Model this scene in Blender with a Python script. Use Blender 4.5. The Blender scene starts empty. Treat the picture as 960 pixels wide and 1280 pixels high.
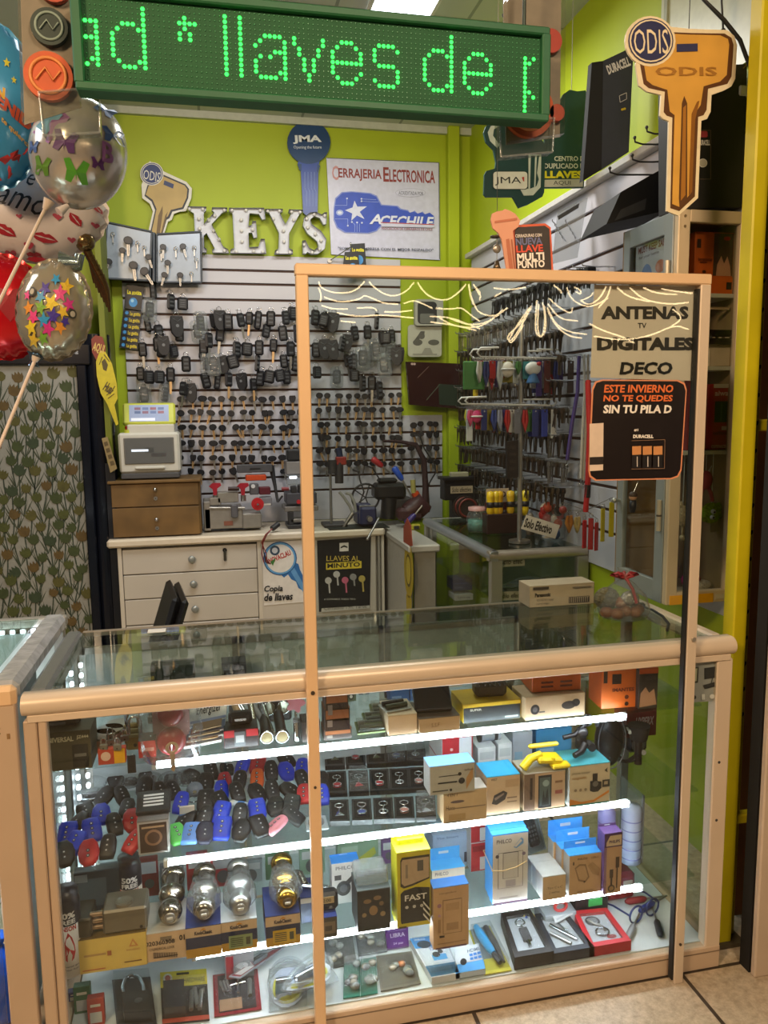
import bpy,math,random
from mathutils import Vector,Matrix
R = random.Random(7)
sc = bpy.context.scene
COL = sc.collection
PI = math.pi
# ------------------------------------------------------------------ camera
F = 980.0
YAW,PITCH,ROLL = math.radians(12.2475),math.radians(7.509),math.radians(-0.7155)
CAM = Vector((0,-1.812,1.6))
_fw = Vector((math.sin(YAW)*math.cos(PITCH),math.cos(YAW)*math.cos(PITCH),-math.sin(PITCH)))
_r0 = Vector((math.cos(YAW),-math.sin(YAW),0));_u0 = _r0.cross(_fw)
_r = math.cos(ROLL)*_r0 + math.sin(ROLL)*_u0
_u = math.cos(ROLL)*_u0 - math.sin(ROLL)*_r0
cd = bpy.data.cameras.new('camera');cam = bpy.data.objects.new('camera',cd);COL.objects.link(cam)
cd.sensor_fit = 'VERTICAL';cd.sensor_height = 36;cd.lens = F*36/1280;cd.clip_start = .05
cam.matrix_world = Matrix(((_r.x,_u.x,-_fw.x,CAM.x),(_r.y,_u.y,-_fw.y,CAM.y),(_r.z,_u.z,-_fw.z,CAM.z),(0,0,0,1)))
sc.camera = cam
# ------------------------------------------------------------------ exposure,world,lights
sc.view_settings.view_transform = 'Standard';sc.view_settings.look = 'None'
sc.view_settings.gamma = 1;sc.view_settings.use_curve_mapping = False
sc.view_settings.exposure = 0.0
try:
    sc.cycles.use_denoising = True
    sc.cycles.max_bounces = 10;sc.cycles.transparent_max_bounces = 24
    sc.cycles.caustics_reflective = False;sc.cycles.caustics_refractive = False
    sc.cycles.sample_clamp_indirect = 6
except Exception: pass
w = bpy.data.worlds.new('world');sc.world = w;w.use_nodes = True
w.node_tree.nodes['Background'].inputs[0].default_value = (.95,.9,.84,1)
w.node_tree.nodes['Background'].inputs[1].default_value = .10
def area(name,loc,target,size,power,color,sy=None):
    l = bpy.data.lights.new(name,'AREA');l.energy = power;l.color = color;l.size = size
    if sy: l.shape = 'RECTANGLE';l.size_y = sy
    o = bpy.data.objects.new(name,l);COL.objects.link(o);o.location = loc
    o.rotation_euler = (Vector(target)-Vector(loc)).to_track_quat('-Z','Y').to_euler();return o
WARM = (1,.70,.42)
area('hall_lamp',(-1.7,-2.2,3.1),(.0,0,1.0),.5,84,WARM)
area('hall_lamp',(.72,-2.4,3.15),(1.0,0,.9),.45,48,(1,.76,.52))
area('shop_ceiling_lamp',(.85,1.75,3.22),(.85,1.75,0),.55,25,(1,.97,.9),.3)
area('shop_ceiling_lamp',(-.1,1.4,3.22),(-.1,2.2,0),.55,20,(.95,.98,1),.3)
area('neighbour_stall_lamp',(-1.7,.6,2.9),(-.9,.9,1),.6,12,(.92,.97,1))
# ------------------------------------------------------------------ helpers
def ray(px,py): return _r*((px-480)/F) - _u*((py-640)/F) + _fw
def at(px,py,X=None,Y=None,Z=None):
    d = ray(px,py)
    t = (X-CAM.x)/d.x if X is not None else (Y-CAM.y)/d.y if Y is not None else (Z-CAM.z)/d.z
    return CAM + d*t
def mpp(p): return (Vector(p)-CAM).dot(_fw)/F          # metres per photo pixel at a point
def lin(h):
    h = h.lstrip('#');h = h if len(h) == 6 else ''.join(c*2 for c in h);o = []
    for i in (0,2,4):
        c = int(h[i:i+2],16)/255;o.append(c/12.92 if c <= .04045 else ((c+.055)/1.055)**2.4)
    return o
_M = {}
def mat(hexc,rough=.5,metal=0.,var=.06,scale=30,bump=0.,emit=0.,coat=0.):
    k = (hexc,rough,metal,var,scale,bump,emit,coat)
    if k in _M: return _M[k]
    m = bpy.data.materials.new('paint_'+hexc.strip('#'));m.use_nodes = True;nt = m.node_tree;b = nt.nodes['Principled BSDF']
    c = lin(hexc);b.inputs['Roughness'].default_value = rough;b.inputs['Metallic'].default_value = metal
    b.inputs['Coat Weight'].default_value = coat
    tc = nt.nodes.new('ShaderNodeTexCoord');n = nt.nodes.new('ShaderNodeTexNoise');n.inputs['Scale'].default_value = scale
    nt.links.new(tc.outputs['Object'],n.inputs['Vector'])
    r = nt.nodes.new('ShaderNodeValToRGB');r.color_ramp.elements[0].position = .3;r.color_ramp.elements[1].position = .7
    r.color_ramp.elements[0].color = [max(0,x*(1-var)) for x in c]+[1];r.color_ramp.elements[1].color = [min(1,x*(1+var)) for x in c]+[1]
    nt.links.new(n.outputs['Fac'],r.inputs[0]);nt.links.new(r.outputs[0],b.inputs['Base Color'])
    if bump:
        bp = nt.nodes.new('ShaderNodeBump');bp.inputs['Strength'].default_value = bump;bp.inputs['Distance'].default_value = .01
        nt.links.new(n.outputs['Fac'],bp.inputs['Height']);nt.links.new(bp.outputs[0],b.inputs['Normal'])
    if emit:
        b.inputs['Emission Color'].default_value = c+[1];b.inputs['Emission Strength'].default_value = emit
    _M[k] = m;return m
def glow(hexc,s):
    k = ('glow',hexc,s)
    if k in _M: return _M[k]
    m = bpy.data.materials.new('light_'+hexc.strip('#'));m.use_nodes = True;nt = m.node_tree;nt.nodes.clear()
    e = nt.nodes.new('ShaderNodeEmission');e.inputs[0].default_value = lin(hexc)+[1];e.inputs[1].default_value = s
    o = nt.nodes.new('ShaderNodeOutputMaterial');nt.links.new(e.outputs[0],o.inputs[0]);_M[k] = m;return m
def clear(tint='#f2f7f5',ior=1.45,rough=0.02,haze=0.,bump=0.,bscale=40,hazec='#d8dcdc'):
    k = ('clear',tint,ior,rough,haze,bump,bscale,hazec)
    if k in _M: return _M[k]
    m = bpy.data.materials.new('clear_sheet');m.use_nodes = True;nt = m.node_tree;nt.nodes.clear()
    N = nt.nodes.new;L = nt.links.new
    t = N('ShaderNodeBsdfTransparent');t.inputs[0].default_value = lin(tint)+[1]
    g = N('ShaderNodeBsdfGlossy');g.inputs['Roughness'].default_value = rough
    ge = N('ShaderNodeNewGeometry');dt = N('ShaderNodeVectorMath');dt.operation = 'DOT_PRODUCT';L(ge.outputs['Incoming'],dt.inputs[1])
    f0 = ((ior-1)/(ior+1))**2;prev = dt.outputs['Value']
    for op,b_ in (('ABSOLUTE',None),('SUBTRACT',1.),('POWER',5.),('MULTIPLY',1-f0),('ADD',f0)):
        q = N('ShaderNodeMath');q.operation = op
        if op == 'SUBTRACT': q.inputs[0].default_value = 1.;L(prev,q.inputs[1])
        else:
            L(prev,q.inputs[0])
            if b_ is not None: q.inputs[1].default_value = b_
        prev = q.outputs[0]
    fr = q
    mx = N('ShaderNodeMixShader');L(fr.outputs[0],mx.inputs[0]);L(t.outputs[0],mx.inputs[1]);L(g.outputs[0],mx.inputs[2])
    last = mx
    if haze:
        d = N('ShaderNodeBsdfDiffuse');d.inputs[0].default_value = lin(hazec)+[1]
        m2 = N('ShaderNodeMixShader');m2.inputs[0].default_value = haze;L(mx.outputs[0],m2.inputs[1]);L(d.outputs[0],m2.inputs[2]);last = m2
    if not bump: L(ge.outputs['Normal'],dt.inputs[0])
    else:
        tc = N('ShaderNodeTexCoord');n = N('ShaderNodeTexNoise');n.inputs['Scale'].default_value = bscale;n.inputs['Detail'].default_value = 3
        L(tc.outputs['Object'],n.inputs['Vector'])
        b = N('ShaderNodeBump');b.inputs['Strength'].default_value = bump;b.inputs['Distance'].default_value = .02
        L(n.outputs['Fac'],b.inputs['Height']);L(b.outputs[0],g.inputs['Normal']);L(b.outputs[0],dt.inputs[0])
    o = N('ShaderNodeOutputMaterial');L(last.outputs[0],o.inputs[0]);_M[k] = m;return m
GLASS = clear('#f5f8f7',1.45,.0)
SHELFGLASS = clear('#eef6f4',1.4,.02)
BAG = clear('#f4f6f6',1.5,.08,.10,.6,35)
BLISTER = clear('#f6f8f8',1.5,.04,.04,.15,20)
_TX = {}
def textdata(s,bold,shear=0.):
    k = (s,bold,shear)
    if k in _TX: return _TX[k]
    c = bpy.data.curves.new('t','FONT');c.body = s;c.size = 1;c.resolution_u = 2;c.offset = bold;c.shear = shear
    o = bpy.data.objects.new('t',c);me = bpy.data.meshes.new_from_object(o)
    vs = [v.co.copy() for v in me.vertices];fs = [list(p.vertices) for p in me.polygons]
    bpy.data.meshes.remove(me);bpy.data.objects.remove(o);bpy.data.curves.remove(c)
    x0 = min(v.x for v in vs);x1 = max(v.x for v in vs);y0 = min(v.y for v in vs);y1 = max(v.y for v in vs)
    vs = [((v.x-x0)/(x1-x0)-.5,(v.y-y0)/(y1-y0)-.5) for v in vs]
    _TX[k] = (vs,fs);return _TX[k]
class MB:
    def __init__(s,T=None): s.v = [];s.f = [];s.m = [];s.s = [];s.ms = [];s.T = T
    def mi(s,m):
        if m not in s.ms: s.ms.append(m)
        return s.ms.index(m)
    def add(s,vs,fs,m,smooth=False,T=None):
        b = len(s.v)
        for v in vs:
            v = Vector(v)
            if T is not None: v = T @ v
            if s.T is not None: v = s.T @ v
            s.v.append(v)
        i = s.mi(m)
        for f in fs: s.f.append([b+j for j in f]);s.m.append(i);s.s.append(smooth)
        return s
    def box(s,c,d,m,bev=0.,T=None):
        hx,hy,hz = d[0]/2,d[1]/2,d[2]/2;cx,cy,cz = c
        if bev <= 0:
            vs = [(cx+a*hx,cy+b*hy,cz+e*hz) for a in (-1,1) for b in (-1,1) for e in (-1,1)]
            fs = [(0,1,3,2),(4,6,7,5),(0,4,5,1),(2,3,7,6),(0,2,6,4),(1,5,7,3)]
            return s.add(vs,fs,m,T=T)
        bev = min(bev,hx*.95,hy*.95,hz*.95);vs = [];I = {}
        for a in (-1,1):
            for b in (-1,1):
                for e in (-1,1):
                    for ax in range(3):
                        p = [a*(hx-bev),b*(hy-bev),e*(hz-bev)];p[ax] += (a,b,e)[ax]*bev
                        I[a,b,e,ax] = len(vs);vs.append((cx+p[0],cy+p[1],cz+p[2]))
        q = [(-1,-1),(1,-1),(1,1),(-1,1)];fs = []
        for ax in range(3):
            for sg in (-1,1):
                f = []
                for (u,v) in q:
                    k = [u,v];k.insert(ax,sg);f.append(I[k[0],k[1],k[2],ax])
                if (sg > 0) != (ax != 1): f.reverse()
                fs.append(f)
        for ax in range(3):
            o = [i for i in range(3) if i != ax]
            for s1 in (-1,1):
                for s2 in (-1,1):
                    def K(e): k = [0,0,0];k[ax] = e;k[o[0]] = s1;k[o[1]] = s2;return tuple(k)
                    f = [I[K(-1)+(o[0],)],I[K(1)+(o[0],)],I[K(1)+(o[1],)],I[K(-1)+(o[1],)]]
                    fs.append(f)
        for a in (-1,1):
            for b in (-1,1):
                for e in (-1,1): fs.append([I[a,b,e,0],I[a,b,e,1],I[a,b,e,2]])
        return s.add(vs,fs,m,T=T)
    def cyl(s,p0,p1,r0,m,r1=None,n=12,caps=True,T=None):
        r1 = r0 if r1 is None else r1;p0 = Vector(p0);p1 = Vector(p1);d = (p1-p0).normalized()
        a = d.orthogonal().normalized();b = d.cross(a);vs = []
        for p,r in ((p0,r0),(p1,r1)):
            for i in range(n): t = 2*PI*i/n;vs.append(p+(a*math.cos(t)+b*math.sin(t))*r)
        s.add(vs,[(i,(i+1) % n,n+(i+1) % n,n+i) for i in range(n)],m,True,T)
        if caps: s.add(vs,[list(range(n))[::-1],list(range(n,2*n))],m,False,T)
        return s
    def tube(s,pts,r,m,n=6,closed=False,T=None):
        pts = [Vector(p) for p in pts];vs = [];N = len(pts);a = None
        for i,p in enumerate(pts):
            if closed: d = pts[(i+1) % N]-pts[i-1]
            else: d = pts[min(i+1,N-1)]-pts[max(i-1,0)]
            if d.length < 1e-9: d = Vector((0,0,1))
            d.normalize()
            a = d.orthogonal().normalized() if a is None else (a-d*a.dot(d))
            if a.length < 1e-6: a = d.orthogonal()
            a.normalize();b = d.cross(a);rr = r[i] if isinstance(r,(list,tuple)) else r
            for k in range(n): t = 2*PI*k/n;vs.append(p+(a*math.cos(t)+b*math.sin(t))*rr)
        fs = []
        for i in range(N if closed else N-1):
            j = (i+1) % N
            for k in range(n): fs.append((i*n+k,i*n+(k+1) % n,j*n+(k+1) % n,j*n+k))
        s.add(vs,fs,m,True,T)
        if not closed: s.add(vs,[list(range(n))[::-1],list(range((N-1)*n,N*n))],m,False,T)
        return s
    def ring(s,c,R_,r,m,axis='y',n=16,k=6,T=None):
        pts = []
        for i in range(n):
            t = 2*PI*i/n;a,b = R_*math.cos(t),R_*math.sin(t)
            pts.append(Vector(c)+Vector((a,0,b) if axis == 'y' else (a,b,0) if axis == 'z' else (0,a,b)))
        return s.tube(pts,r,m,k,True,T)
    def prism(s,pts,y0,y1,m,side=None,T=None):
        "outline in the xz plane, front (towards -y) at y0, back at y1"
        n = len(pts);A = sum(pts[i][0]*pts[(i+1) % n][1]-pts[(i+1) % n][0]*pts[i][1] for i in range(n))
        if A < 0: pts = pts[::-1]
        vs = [(p[0],y0,p[1]) for p in pts]+[(p[0],y1,p[1]) for p in pts]
        s.add(vs,[list(range(n)),list(range(2*n-1,n-1,-1))],m,T=T)
        s.add(vs,[(i,n+i,n+(i+1) % n,(i+1) % n) for i in range(n)],side or m,T=T)
        return s
    def lathe(s,prof,m,n=16,c=(0,0,0),T=None):
        vs = [];c = Vector(c)
        for r,z in prof:
            for i in range(n): t = 2*PI*i/n;vs.append(c+Vector((r*math.cos(t),r*math.sin(t),z)))
        fs = [(j*n+i,j*n+(i+1) % n,(j+1)*n+(i+1) % n,(j+1)*n+i) for j in range(len(prof)-1) for i in range(n)]
        return s.add(vs,fs,m,True,T)
    def sph(s,c,r,m,n=12,T=None,fn=None):
        if not isinstance(r,(tuple,list)): r = (r,r,r)
        vs = [];k = n//2+1;c = Vector(c)
        for j in range(k+1):
            a = PI*j/k
            for i in range(n):
                t = 2*PI*i/n;v = Vector((r[0]*math.sin(a)*math.cos(t),r[1]*math.sin(a)*math.sin(t),r[2]*math.cos(a)))
                if fn: v = fn(v)
                vs.append(c+v)
        fs = [(j*n+i,(j+1)*n+i,(j+1)*n+(i+1) % n,j*n+(i+1) % n) for j in range(k) for i in range(n)]
        return s.add(vs,fs,m,True,T)
    def text(s,t,cx,cz,wd,ht,m,y=0.,bold=.0,shear=0.,rot=0.,T=None):
        vs,fs = textdata(t,bold,shear);c,sn = math.cos(rot),math.sin(rot)
        return s.add([(cx+a*wd*c-b*ht*sn,y,cz+a*wd*sn+b*ht*c) for a,b in vs],fs,m,T=T)
    def rect(s,x0,z0,x1,z1,m,y=0.,T=None): return s.add([(x0,y,z0),(x1,y,z0),(x1,y,z1),(x0,y,z1)],[(0,1,2,3)],m,T=T)
    def disc(s,cx,cz,rx,m,y=0.,rz=None,n=20,T=None):
        rz = rx if rz is None else rz
        return s.add([(cx+rx*math.cos(2*PI*i/n),y,cz+rz*math.sin(2*PI*i/n)) for i in range(n)],[list(range(n))],m,T=T)
    def flat(s,pts,m,y=0.,T=None):
        n = len(pts);A = sum(pts[i][0]*pts[(i+1) % n][1]-pts[(i+1) % n][0]*pts[i][1] for i in range(n))
        if A < 0: pts = pts[::-1]
        return s.add([(p[0],y,p[1]) for p in pts],[list(range(n))],m,T=T)
    def build(s,name,parent=None,loc=None):
        me = bpy.data.meshes.new(name);o = bpy.data.objects.new(name,me)
        off = Vector(loc) if loc is not None else Vector()
        me.from_pydata([v-off for v in s.v],[],s.f)
        for m in s.ms: me.materials.append(m)
        me.polygons.foreach_set('material_index',s.m);me.polygons.foreach_set('use_smooth',s.s);me.update()
        COL.objects.link(o);o.location = off
        if parent is not None: o.parent = parent
        return o
def tag(o,label=None,cat=None,group=None,kind=None):
    for k,v in (('label',label),('category',cat),('group',group),('kind',kind)):
        if v: o[k] = v
    return o
def thing(name,label,cat,loc=(0,0,0),rz=0.,group=None):
    o = bpy.data.objects.new(name,None);o.empty_display_size = .02;COL.objects.link(o);o.location = loc;o.rotation_euler = (0,0,rz)
    return tag(o,label,cat,group)
def struct(name,mb): return tag(mb.build(name),kind='structure')
_KIDS = {}
def part(name,mb,parent,label=None):
    o = mb.build(name,parent);_KIDS.setdefault(parent.name,[]).append(o)
    if label: o['label'] = label
    return o
def kids(o): return [c for c in _KIDS.get(o.name,[])]
def dup(root,loc,rot,label,group=None,scale=None):
    r = root.copy();COL.objects.link(r);r.location = loc;r.rotation_euler = rot;r['label'] = label
    if group: r['group'] = group
    if scale: r.scale = (scale,)*3
    for ch in kids(root):
        c = ch.copy();COL.objects.link(c);c.parent = r;_KIDS.setdefault(r.name,[]).append(c)
        for g in kids(ch):
            d = g.copy();COL.objects.link(d);d.parent = c
    return r
NTH = 'first second third fourth fifth sixth seventh eighth ninth tenth eleventh twelfth thirteenth fourteenth fifteenth sixteenth seventeenth eighteenth nineteenth twentieth'.split()
def nth(i): return NTH[i] if i < 20 else 'twenty-'+NTH[i-20] if i < 29 else 'thirtieth' if i == 29 else 'thirty-'+NTH[i-30]
def art(mb,W,H,specs,y0,m_=None,x0=None,z0=0.):
    """print on an upright face W x H whose lower middle is the origin; layers step towards -y.
    r: u0 v0 u1 v1 colour | t: text u v w h colour [bold shear rot] | c: u v ru colour [rv/ru] | p: points colour; fractions, v up"""
    X = lambda u: (u-.5)*W
    for i,a in enumerate(specs):
        y = y0-.0004*(i+1);k = a[0]
        cm = lambda h: mat(h,.45) if isinstance(h,str) else h
        if k == 'r': mb.rect(X(a[1]),a[2]*H+z0,X(a[3]),a[4]*H+z0,cm(a[5]),y)
        elif k == 't': mb.text(a[1],X(a[2]),a[3]*H+z0,a[4]*W,a[5]*H,cm(a[6]),y,*(a[7:]))
        elif k == 'c': mb.disc(X(a[1]),a[2]*H+z0,a[3]*W,cm(a[4]),y,a[3]*W*(a[5] if len(a) > 5 else 1))
        elif k == 'p': mb.flat([(X(u),v*H+z0) for u,v in a[1]],cm(a[2]),y)

# ------------------------------------------------------------------ structure
YB = 3.15            # back wall
XR = 1.66            # side wall
ZC = 3.33            # ceiling
LIME = mat('#a2b414',.55,var=.05,scale=3)
def tiled(name,c1,c2,mort,scale,bw,rh,rough,ms=.01,noise=None):
    m = bpy.data.materials.new(name);m.use_nodes = True;nt = m.node_tree;b = nt.nodes['Principled BSDF'];b.inputs['Roughness'].default_value = rough
    N = nt.nodes.new;L = nt.links.new
    tc = N('ShaderNodeTexCoord');br = N('ShaderNodeTexBrick');L(tc.outputs['Object'],br.inputs['Vector'])
    br.offset = 0;br.inputs['Color1'].default_value = lin(c1)+[1];br.inputs['Color2'].default_value = lin(c2)+[1];br.inputs['Mortar'].default_value = lin(mort)+[1]
    br.inputs['Scale'].default_value = scale;br.inputs['Mortar Size'].default_value = ms;br.inputs['Brick Width'].default_value = bw;br.inputs['Row Height'].default_value = rh
    col = br.outputs['Color']
    if noise:
        n = N('ShaderNodeTexNoise');n.inputs['Scale'].default_value = noise;n.inputs['Detail'].default_value = 8;n.inputs['Roughness'].default_value = .75;L(tc.outputs['Object'],n.inputs['Vector'])
        r = N('ShaderNodeValToRGB');r.color_ramp.elements[0].position = .35;r.color_ramp.elements[0].color = (.5,.47,.42,1);r.color_ramp.elements[1].position = .62;r.color_ramp.elements[1].color = (1,1,1,1)
        L(n.outputs['Fac'],r.inputs[0]);mx = N('ShaderNodeMixRGB');mx.blend_type = 'MULTIPLY';mx.inputs[0].default_value = .8;L(col,mx.inputs[1]);L(r.outputs[0],mx.inputs[2]);col = mx.outputs[0]
    L(col,b.inputs['Base Color']);return m
FLOOR = tiled('terrazzo_floor','#c9b79c','#c2ae92','#4a4036',1,.62,.62,.38,.006,45)
CEIL = tiled('ceiling_tiles','#c4c9bd','#bfc4b8','#8f958a',1,.6,.6,.7,.008)
struct('floor',MB().box((0,.3,-.03),(6.4,8,.06),FLOOR))
fl = bpy.data.objects['floor']
struct('wall_hall',MB().box((.2,-4.3,1.7),(7,.1,3.4),mat('#8f8375',.6,var=.2,scale=2)))
struct('ceiling',MB().box((-.2,1.5,ZC+.03),(4.4,3.6,.06),CEIL))
struct('wall_back',MB().box((.2,YB+.05,ZC/2),(3.4,.1,ZC),LIME))
struct('wall_side',MB().box((XR+.05,1.72,ZC/2),(.1,2.96,ZC),LIME))
struct('trim_1',MB().box((XR-.008,.52,2.98),(.016,.84,.68),mat('#b9bda0',.35)).box((XR-.012,.9,2.98),(.024,.02,.68),mat('#8e9279',.5)))
struct('trim_2',MB().box((.3,YB-.015,ZC-.02),(2.8,.03,.04),mat('#b7bdb0',.6)))
p0 = at(556,250,Y=YB-.06)
struct('trim_3',MB().box(((p0.x+1.6)/2+.0,YB-.03,ZC/2),(1.6-p0.x-.05,.06,ZC),LIME,.004))
struct('wall_left',MB().box((-.555,2.94,ZC/2),(.03,.42,ZC),mat('#6d7414',.6,var=.08,scale=3)))  # lime wall in darker olive, its shade put into the colour
def slatwall(name,x0,x1,z0,z1,zs,axis,pos,thick=.018,col='#bcbbc2'):
    """slat panel: boards with dark grooves between; zs the groove heights"""
    mb = MB();W_ = mat(col,.42,var=.02,scale=4);G = mat('#4a3227',.7)
    ed = [z0]+sorted(zs)+[z1];g = .007
    for a,b in zip(ed[:-1],ed[1:]):
        lo = a+(g if a != z0 else 0);hi = b-(g if b != z1 else 0)
        if axis == 'y': mb.box(((x0+x1)/2,pos-thick/2,(lo+hi)/2),(x1-x0,thick,hi-lo),W_,.002)
        else: mb.box((pos-thick/2,(x0+x1)/2,(lo+hi)/2),(thick,x1-x0,hi-lo),W_,.002)
    if axis == 'y': mb.box(((x0+x1)/2,pos-.003,(z0+z1)/2),(x1-x0-.002,.006,z1-z0-.002),G)
    else: mb.box((pos-.003,(x0+x1)/2,(z0+z1)/2),(.006,x1-x0-.002,z1-z0-.002),G)
    return struct(name,mb)
YS = YB-.018        
zt = at(300,319,Y=YS).z
grooves = [at(300,y,Y=YS).z for y in (338,355,375,394,413,432,451,469,487.5,507,526,544.5,562.5,580,598,616)]
xl = at(160,500,Y=YS).x;xr_ = at(502,500,Y=YS).x
slatwall('wall_slat_back',xl,xr_,.9,zt,grooves,'y',YB)
xs2 = at(553,560,Y=YS-.0).x;zs2 = at(530,519,Y=YS).z
slatwall('wall_slat_small',xr_+.004,xs2,.88,zs2,[g for g in grooves if g < zs2-.03],'y',YB)
XS = XR-.018
ztr = at(700,258,X=XS).z
slatwall('wall_slat_side',.42,3.06,.9,ztr,[ztr-.1-.098*i for i in range(15)],'x',XR)
struct('trim_4',MB().box((XS-.012,1.75,ztr+.012),(.05,2.66,.03),mat('#c4c0b8',.4),.004))
struct('trim_7',MB().box((-.536,2.94,.6),(.006,.40,1.2),mat('#14161c',.35)).box((-.44,YB-.006,.46),(.2,.01,.92),mat('#14161c',.35)).box((-.556,2.722,.66),(.05,.012,1.32),mat('#14161c',.35)))
NAVY = mat('#11141d',.16,var=.1)
YN = 2.76
def wx(px,py,y): return at(px,py,Y=y).x
cx0 = wx(111,620,YN);cx1 = wx(148,620,YN+.05)
mbc = MB();rr = (cx1-cx0)/2
mbc.cyl(((cx0+cx1)/2,YN+.06,0),((cx0+cx1)/2,YN+.06,2.02),rr,NAVY,n=24)
struct('column_dark',mbc)

# ------------------------------------------------------------------ display counter
ALU = mat('#d3bfa6',.36,.12,var=.03,scale=6)
ALU2 = mat('#aaa79f',.35,.5,var=.03,scale=6)
BEIGE = mat('#c4ab90',.45,var=.05,scale=5)
WHITE = mat('#d9d9d4',.5,var=.03)
DECK = mat('#cfd6d6',.35,var=.03)
LEDW = glow('#eef5ff',34)
HC = .97
def bull(mb,x0,x1,y,z,r,m,axis='x'):
    "rounded rail: half-round nose towards -y (axis x) or towards -x (axis y)"
    pr = [(-r*math.cos(a),r*math.sin(a)) for a in [(-90+15*i)*PI/180 for i in range(13)]]
    pr = [(r*.9,-r)]+pr+[(r*.9,r)]
    n = len(pr);vs = []
    for xx in (x0,x1):
        for a,b in pr: vs.append((xx,y+a,z+b) if axis == 'x' else (y+a,xx,z+b))
    mb.add(vs,[(i,(i+1) % n,n+(i+1) % n,n+i) for i in range(n)],m,True)
    mb.add(vs,[list(range(n)),list(range(n,2*n))],m)
S0,S1,S2,S3 = .0728,.753,.494,.229
CX0,CX1,CD = -.44,1.362,.545
ct = thing('display_counter','long aluminium framed glass display counter with three white lit shelves','counter',(0,0,0))
part('base',MB().box(((CX0+CX1)/2,.015,.034),(CX1-CX0,.03,.068),BEIGE,.003).box(((CX0+CX1)/2,CD-.015,.034),(CX1-CX0,.03,.068),BEIGE)
     .box((CX0+.015,CD/2,.034),(.03,CD-.06,.068),BEIGE).box((CX1-.015,CD/2,.034),(.03,CD-.06,.068),BEIGE)
     .box(((CX0+CX1)/2,.0005,.052),(CX1-CX0,.003,.003),mat('#7d6a55')),ct)
part('deck',MB().box(((CX0+CX1)/2,CD/2,.069),(CX1-CX0-.07,CD-.05,.006),DECK),ct)
mb = MB();bull(mb,CX0,CX1,.012,.95,.024,ALU);mb.box(((CX0+CX1)/2,.008,.92),(CX1-CX0-.02,.02,.018),ALU,.002);part('front_rail',mb,ct)
mb = MB();mb.box((CX0+.028,.29,.948),(.056,.51,.05),mat('#8f9392',.25,.6),.014);part('end_rail',mb,ct)
mb = MB();mb.box((CX1-.024,.29,.948),(.048,.51,.046),ALU,.014);part('end_rail',mb,ct)
part('rear_rail',MB().box(((CX0+CX1)/2,CD-.008,.962),(CX1-CX0-.1,.014,.016),mat('#8b8274',.4,.4),.003),ct)
for x0,x1 in ((CX0,CX0+.029),(CX0+.031,CX0+.050)): part('post',MB().box(((x0+x1)/2,.014,.49),(x1-x0,.026,.85),mat('#bfa68c',.42,.1,var=.04,scale=6),.003),ct)  # posts toned duller than the rail, weaker top light put into the colour
part('post',MB().box((CX1-.024,.02,.49),(.048,.036,.85),ALU,.003).cyl((CX1-.03,.003,.62),(CX1-.03,.001,.62),.004,mat('#555',.4,.8)).cyl((CX1-.03,.003,.45),(CX1-.03,.001,.45),.004,mat('#555',.4,.8)),ct)
for x in (CX0+.02,CX1-.02): part('post',MB().box((x,CD-.015,.49),(.03,.03,.85),ALU2,.003),ct)
part('front_glass',MB().box(((CX0+CX1)/2+.001,.008,.49),(CX1-CX0-.1,.004,.85),GLASS),ct)
part('top_glass',MB().box(((CX0+CX1)/2+.004,.278,.9655),(CX1-CX0-.1,.49,.006),clear('#eff5f2',1.52,0.)),ct)
part('side_glass',MB().box((CX0+.012,CD/2,.49),(.005,CD-.07,.85),GLASS),ct)
part('side_glass',MB().box((CX1-.012,CD/2,.49),(.005,CD-.07,.85),GLASS),ct)
for z in (S1,S2,S3):
    part('shelf',MB().box(((CX0+CX1)/2,.29,z-.004),(CX1-CX0-.05,.385,.007),SHELFGLASS),ct)
for z,xa,xb in ((S1,at(190,953,Y=.095).x,at(781,895,Y=.095).x),(S2,at(205,1077,Y=.095).x,at(785,1003,Y=.095).x),(S3,at(240,1193,Y=.095).x,at(801,1110,Y=.095).x)):
    l = part('led_tube',MB().box(((xa+xb)/2,.095,z-.013),(xb-xa,.012,.017),LEDW,.004).box((xb-.012,.0945,z-.013),(.03,.015,.021),clear('#ffffff',1.4,.1,.25),.002)
             .box((xa+.005,.0945,z-.013),(.012,.015,.021),mat('#cfd4d4',.4),.002),ct,'glowing white light tube under the shelf edge')
DP = mat('#b4bcbb',.5,var=.08)
for i,(xa,xb) in enumerate(((-.40,.05),(.055,.50),(.505,.95))):
    m_ = MB().box(((xa+xb)/2,CD-.02,.5),(xb-xa-.03,.006,.84),DP)
    for x in (xa+.008,xb-.008): m_.box((x,CD-.02,.5),(.016,.014,.85),ALU2)
    m_.box(((xa+xb)/2,CD-.02,.915),(xb-xa,.014,.02),ALU2);part('sliding_door',m_,ct)
for xx,yy in ((CX0+.036,.40),(CX0+.05,.47)):
    lm = MB()
    for i in range(26): lm.box((xx,yy,.14+i*.030),(.010,.012,.013),glow('#eef6ff',9),.002)
    part('upright_led_strip',lm,ct,'dotted bright light strip in the rear corner')['kind'] = 'stuff'
part('corner_panel',MB().box((CX0+.022,.44,.52),(.006,.13,.84),mat('#a5b0b2',.3,.3)),ct)
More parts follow.
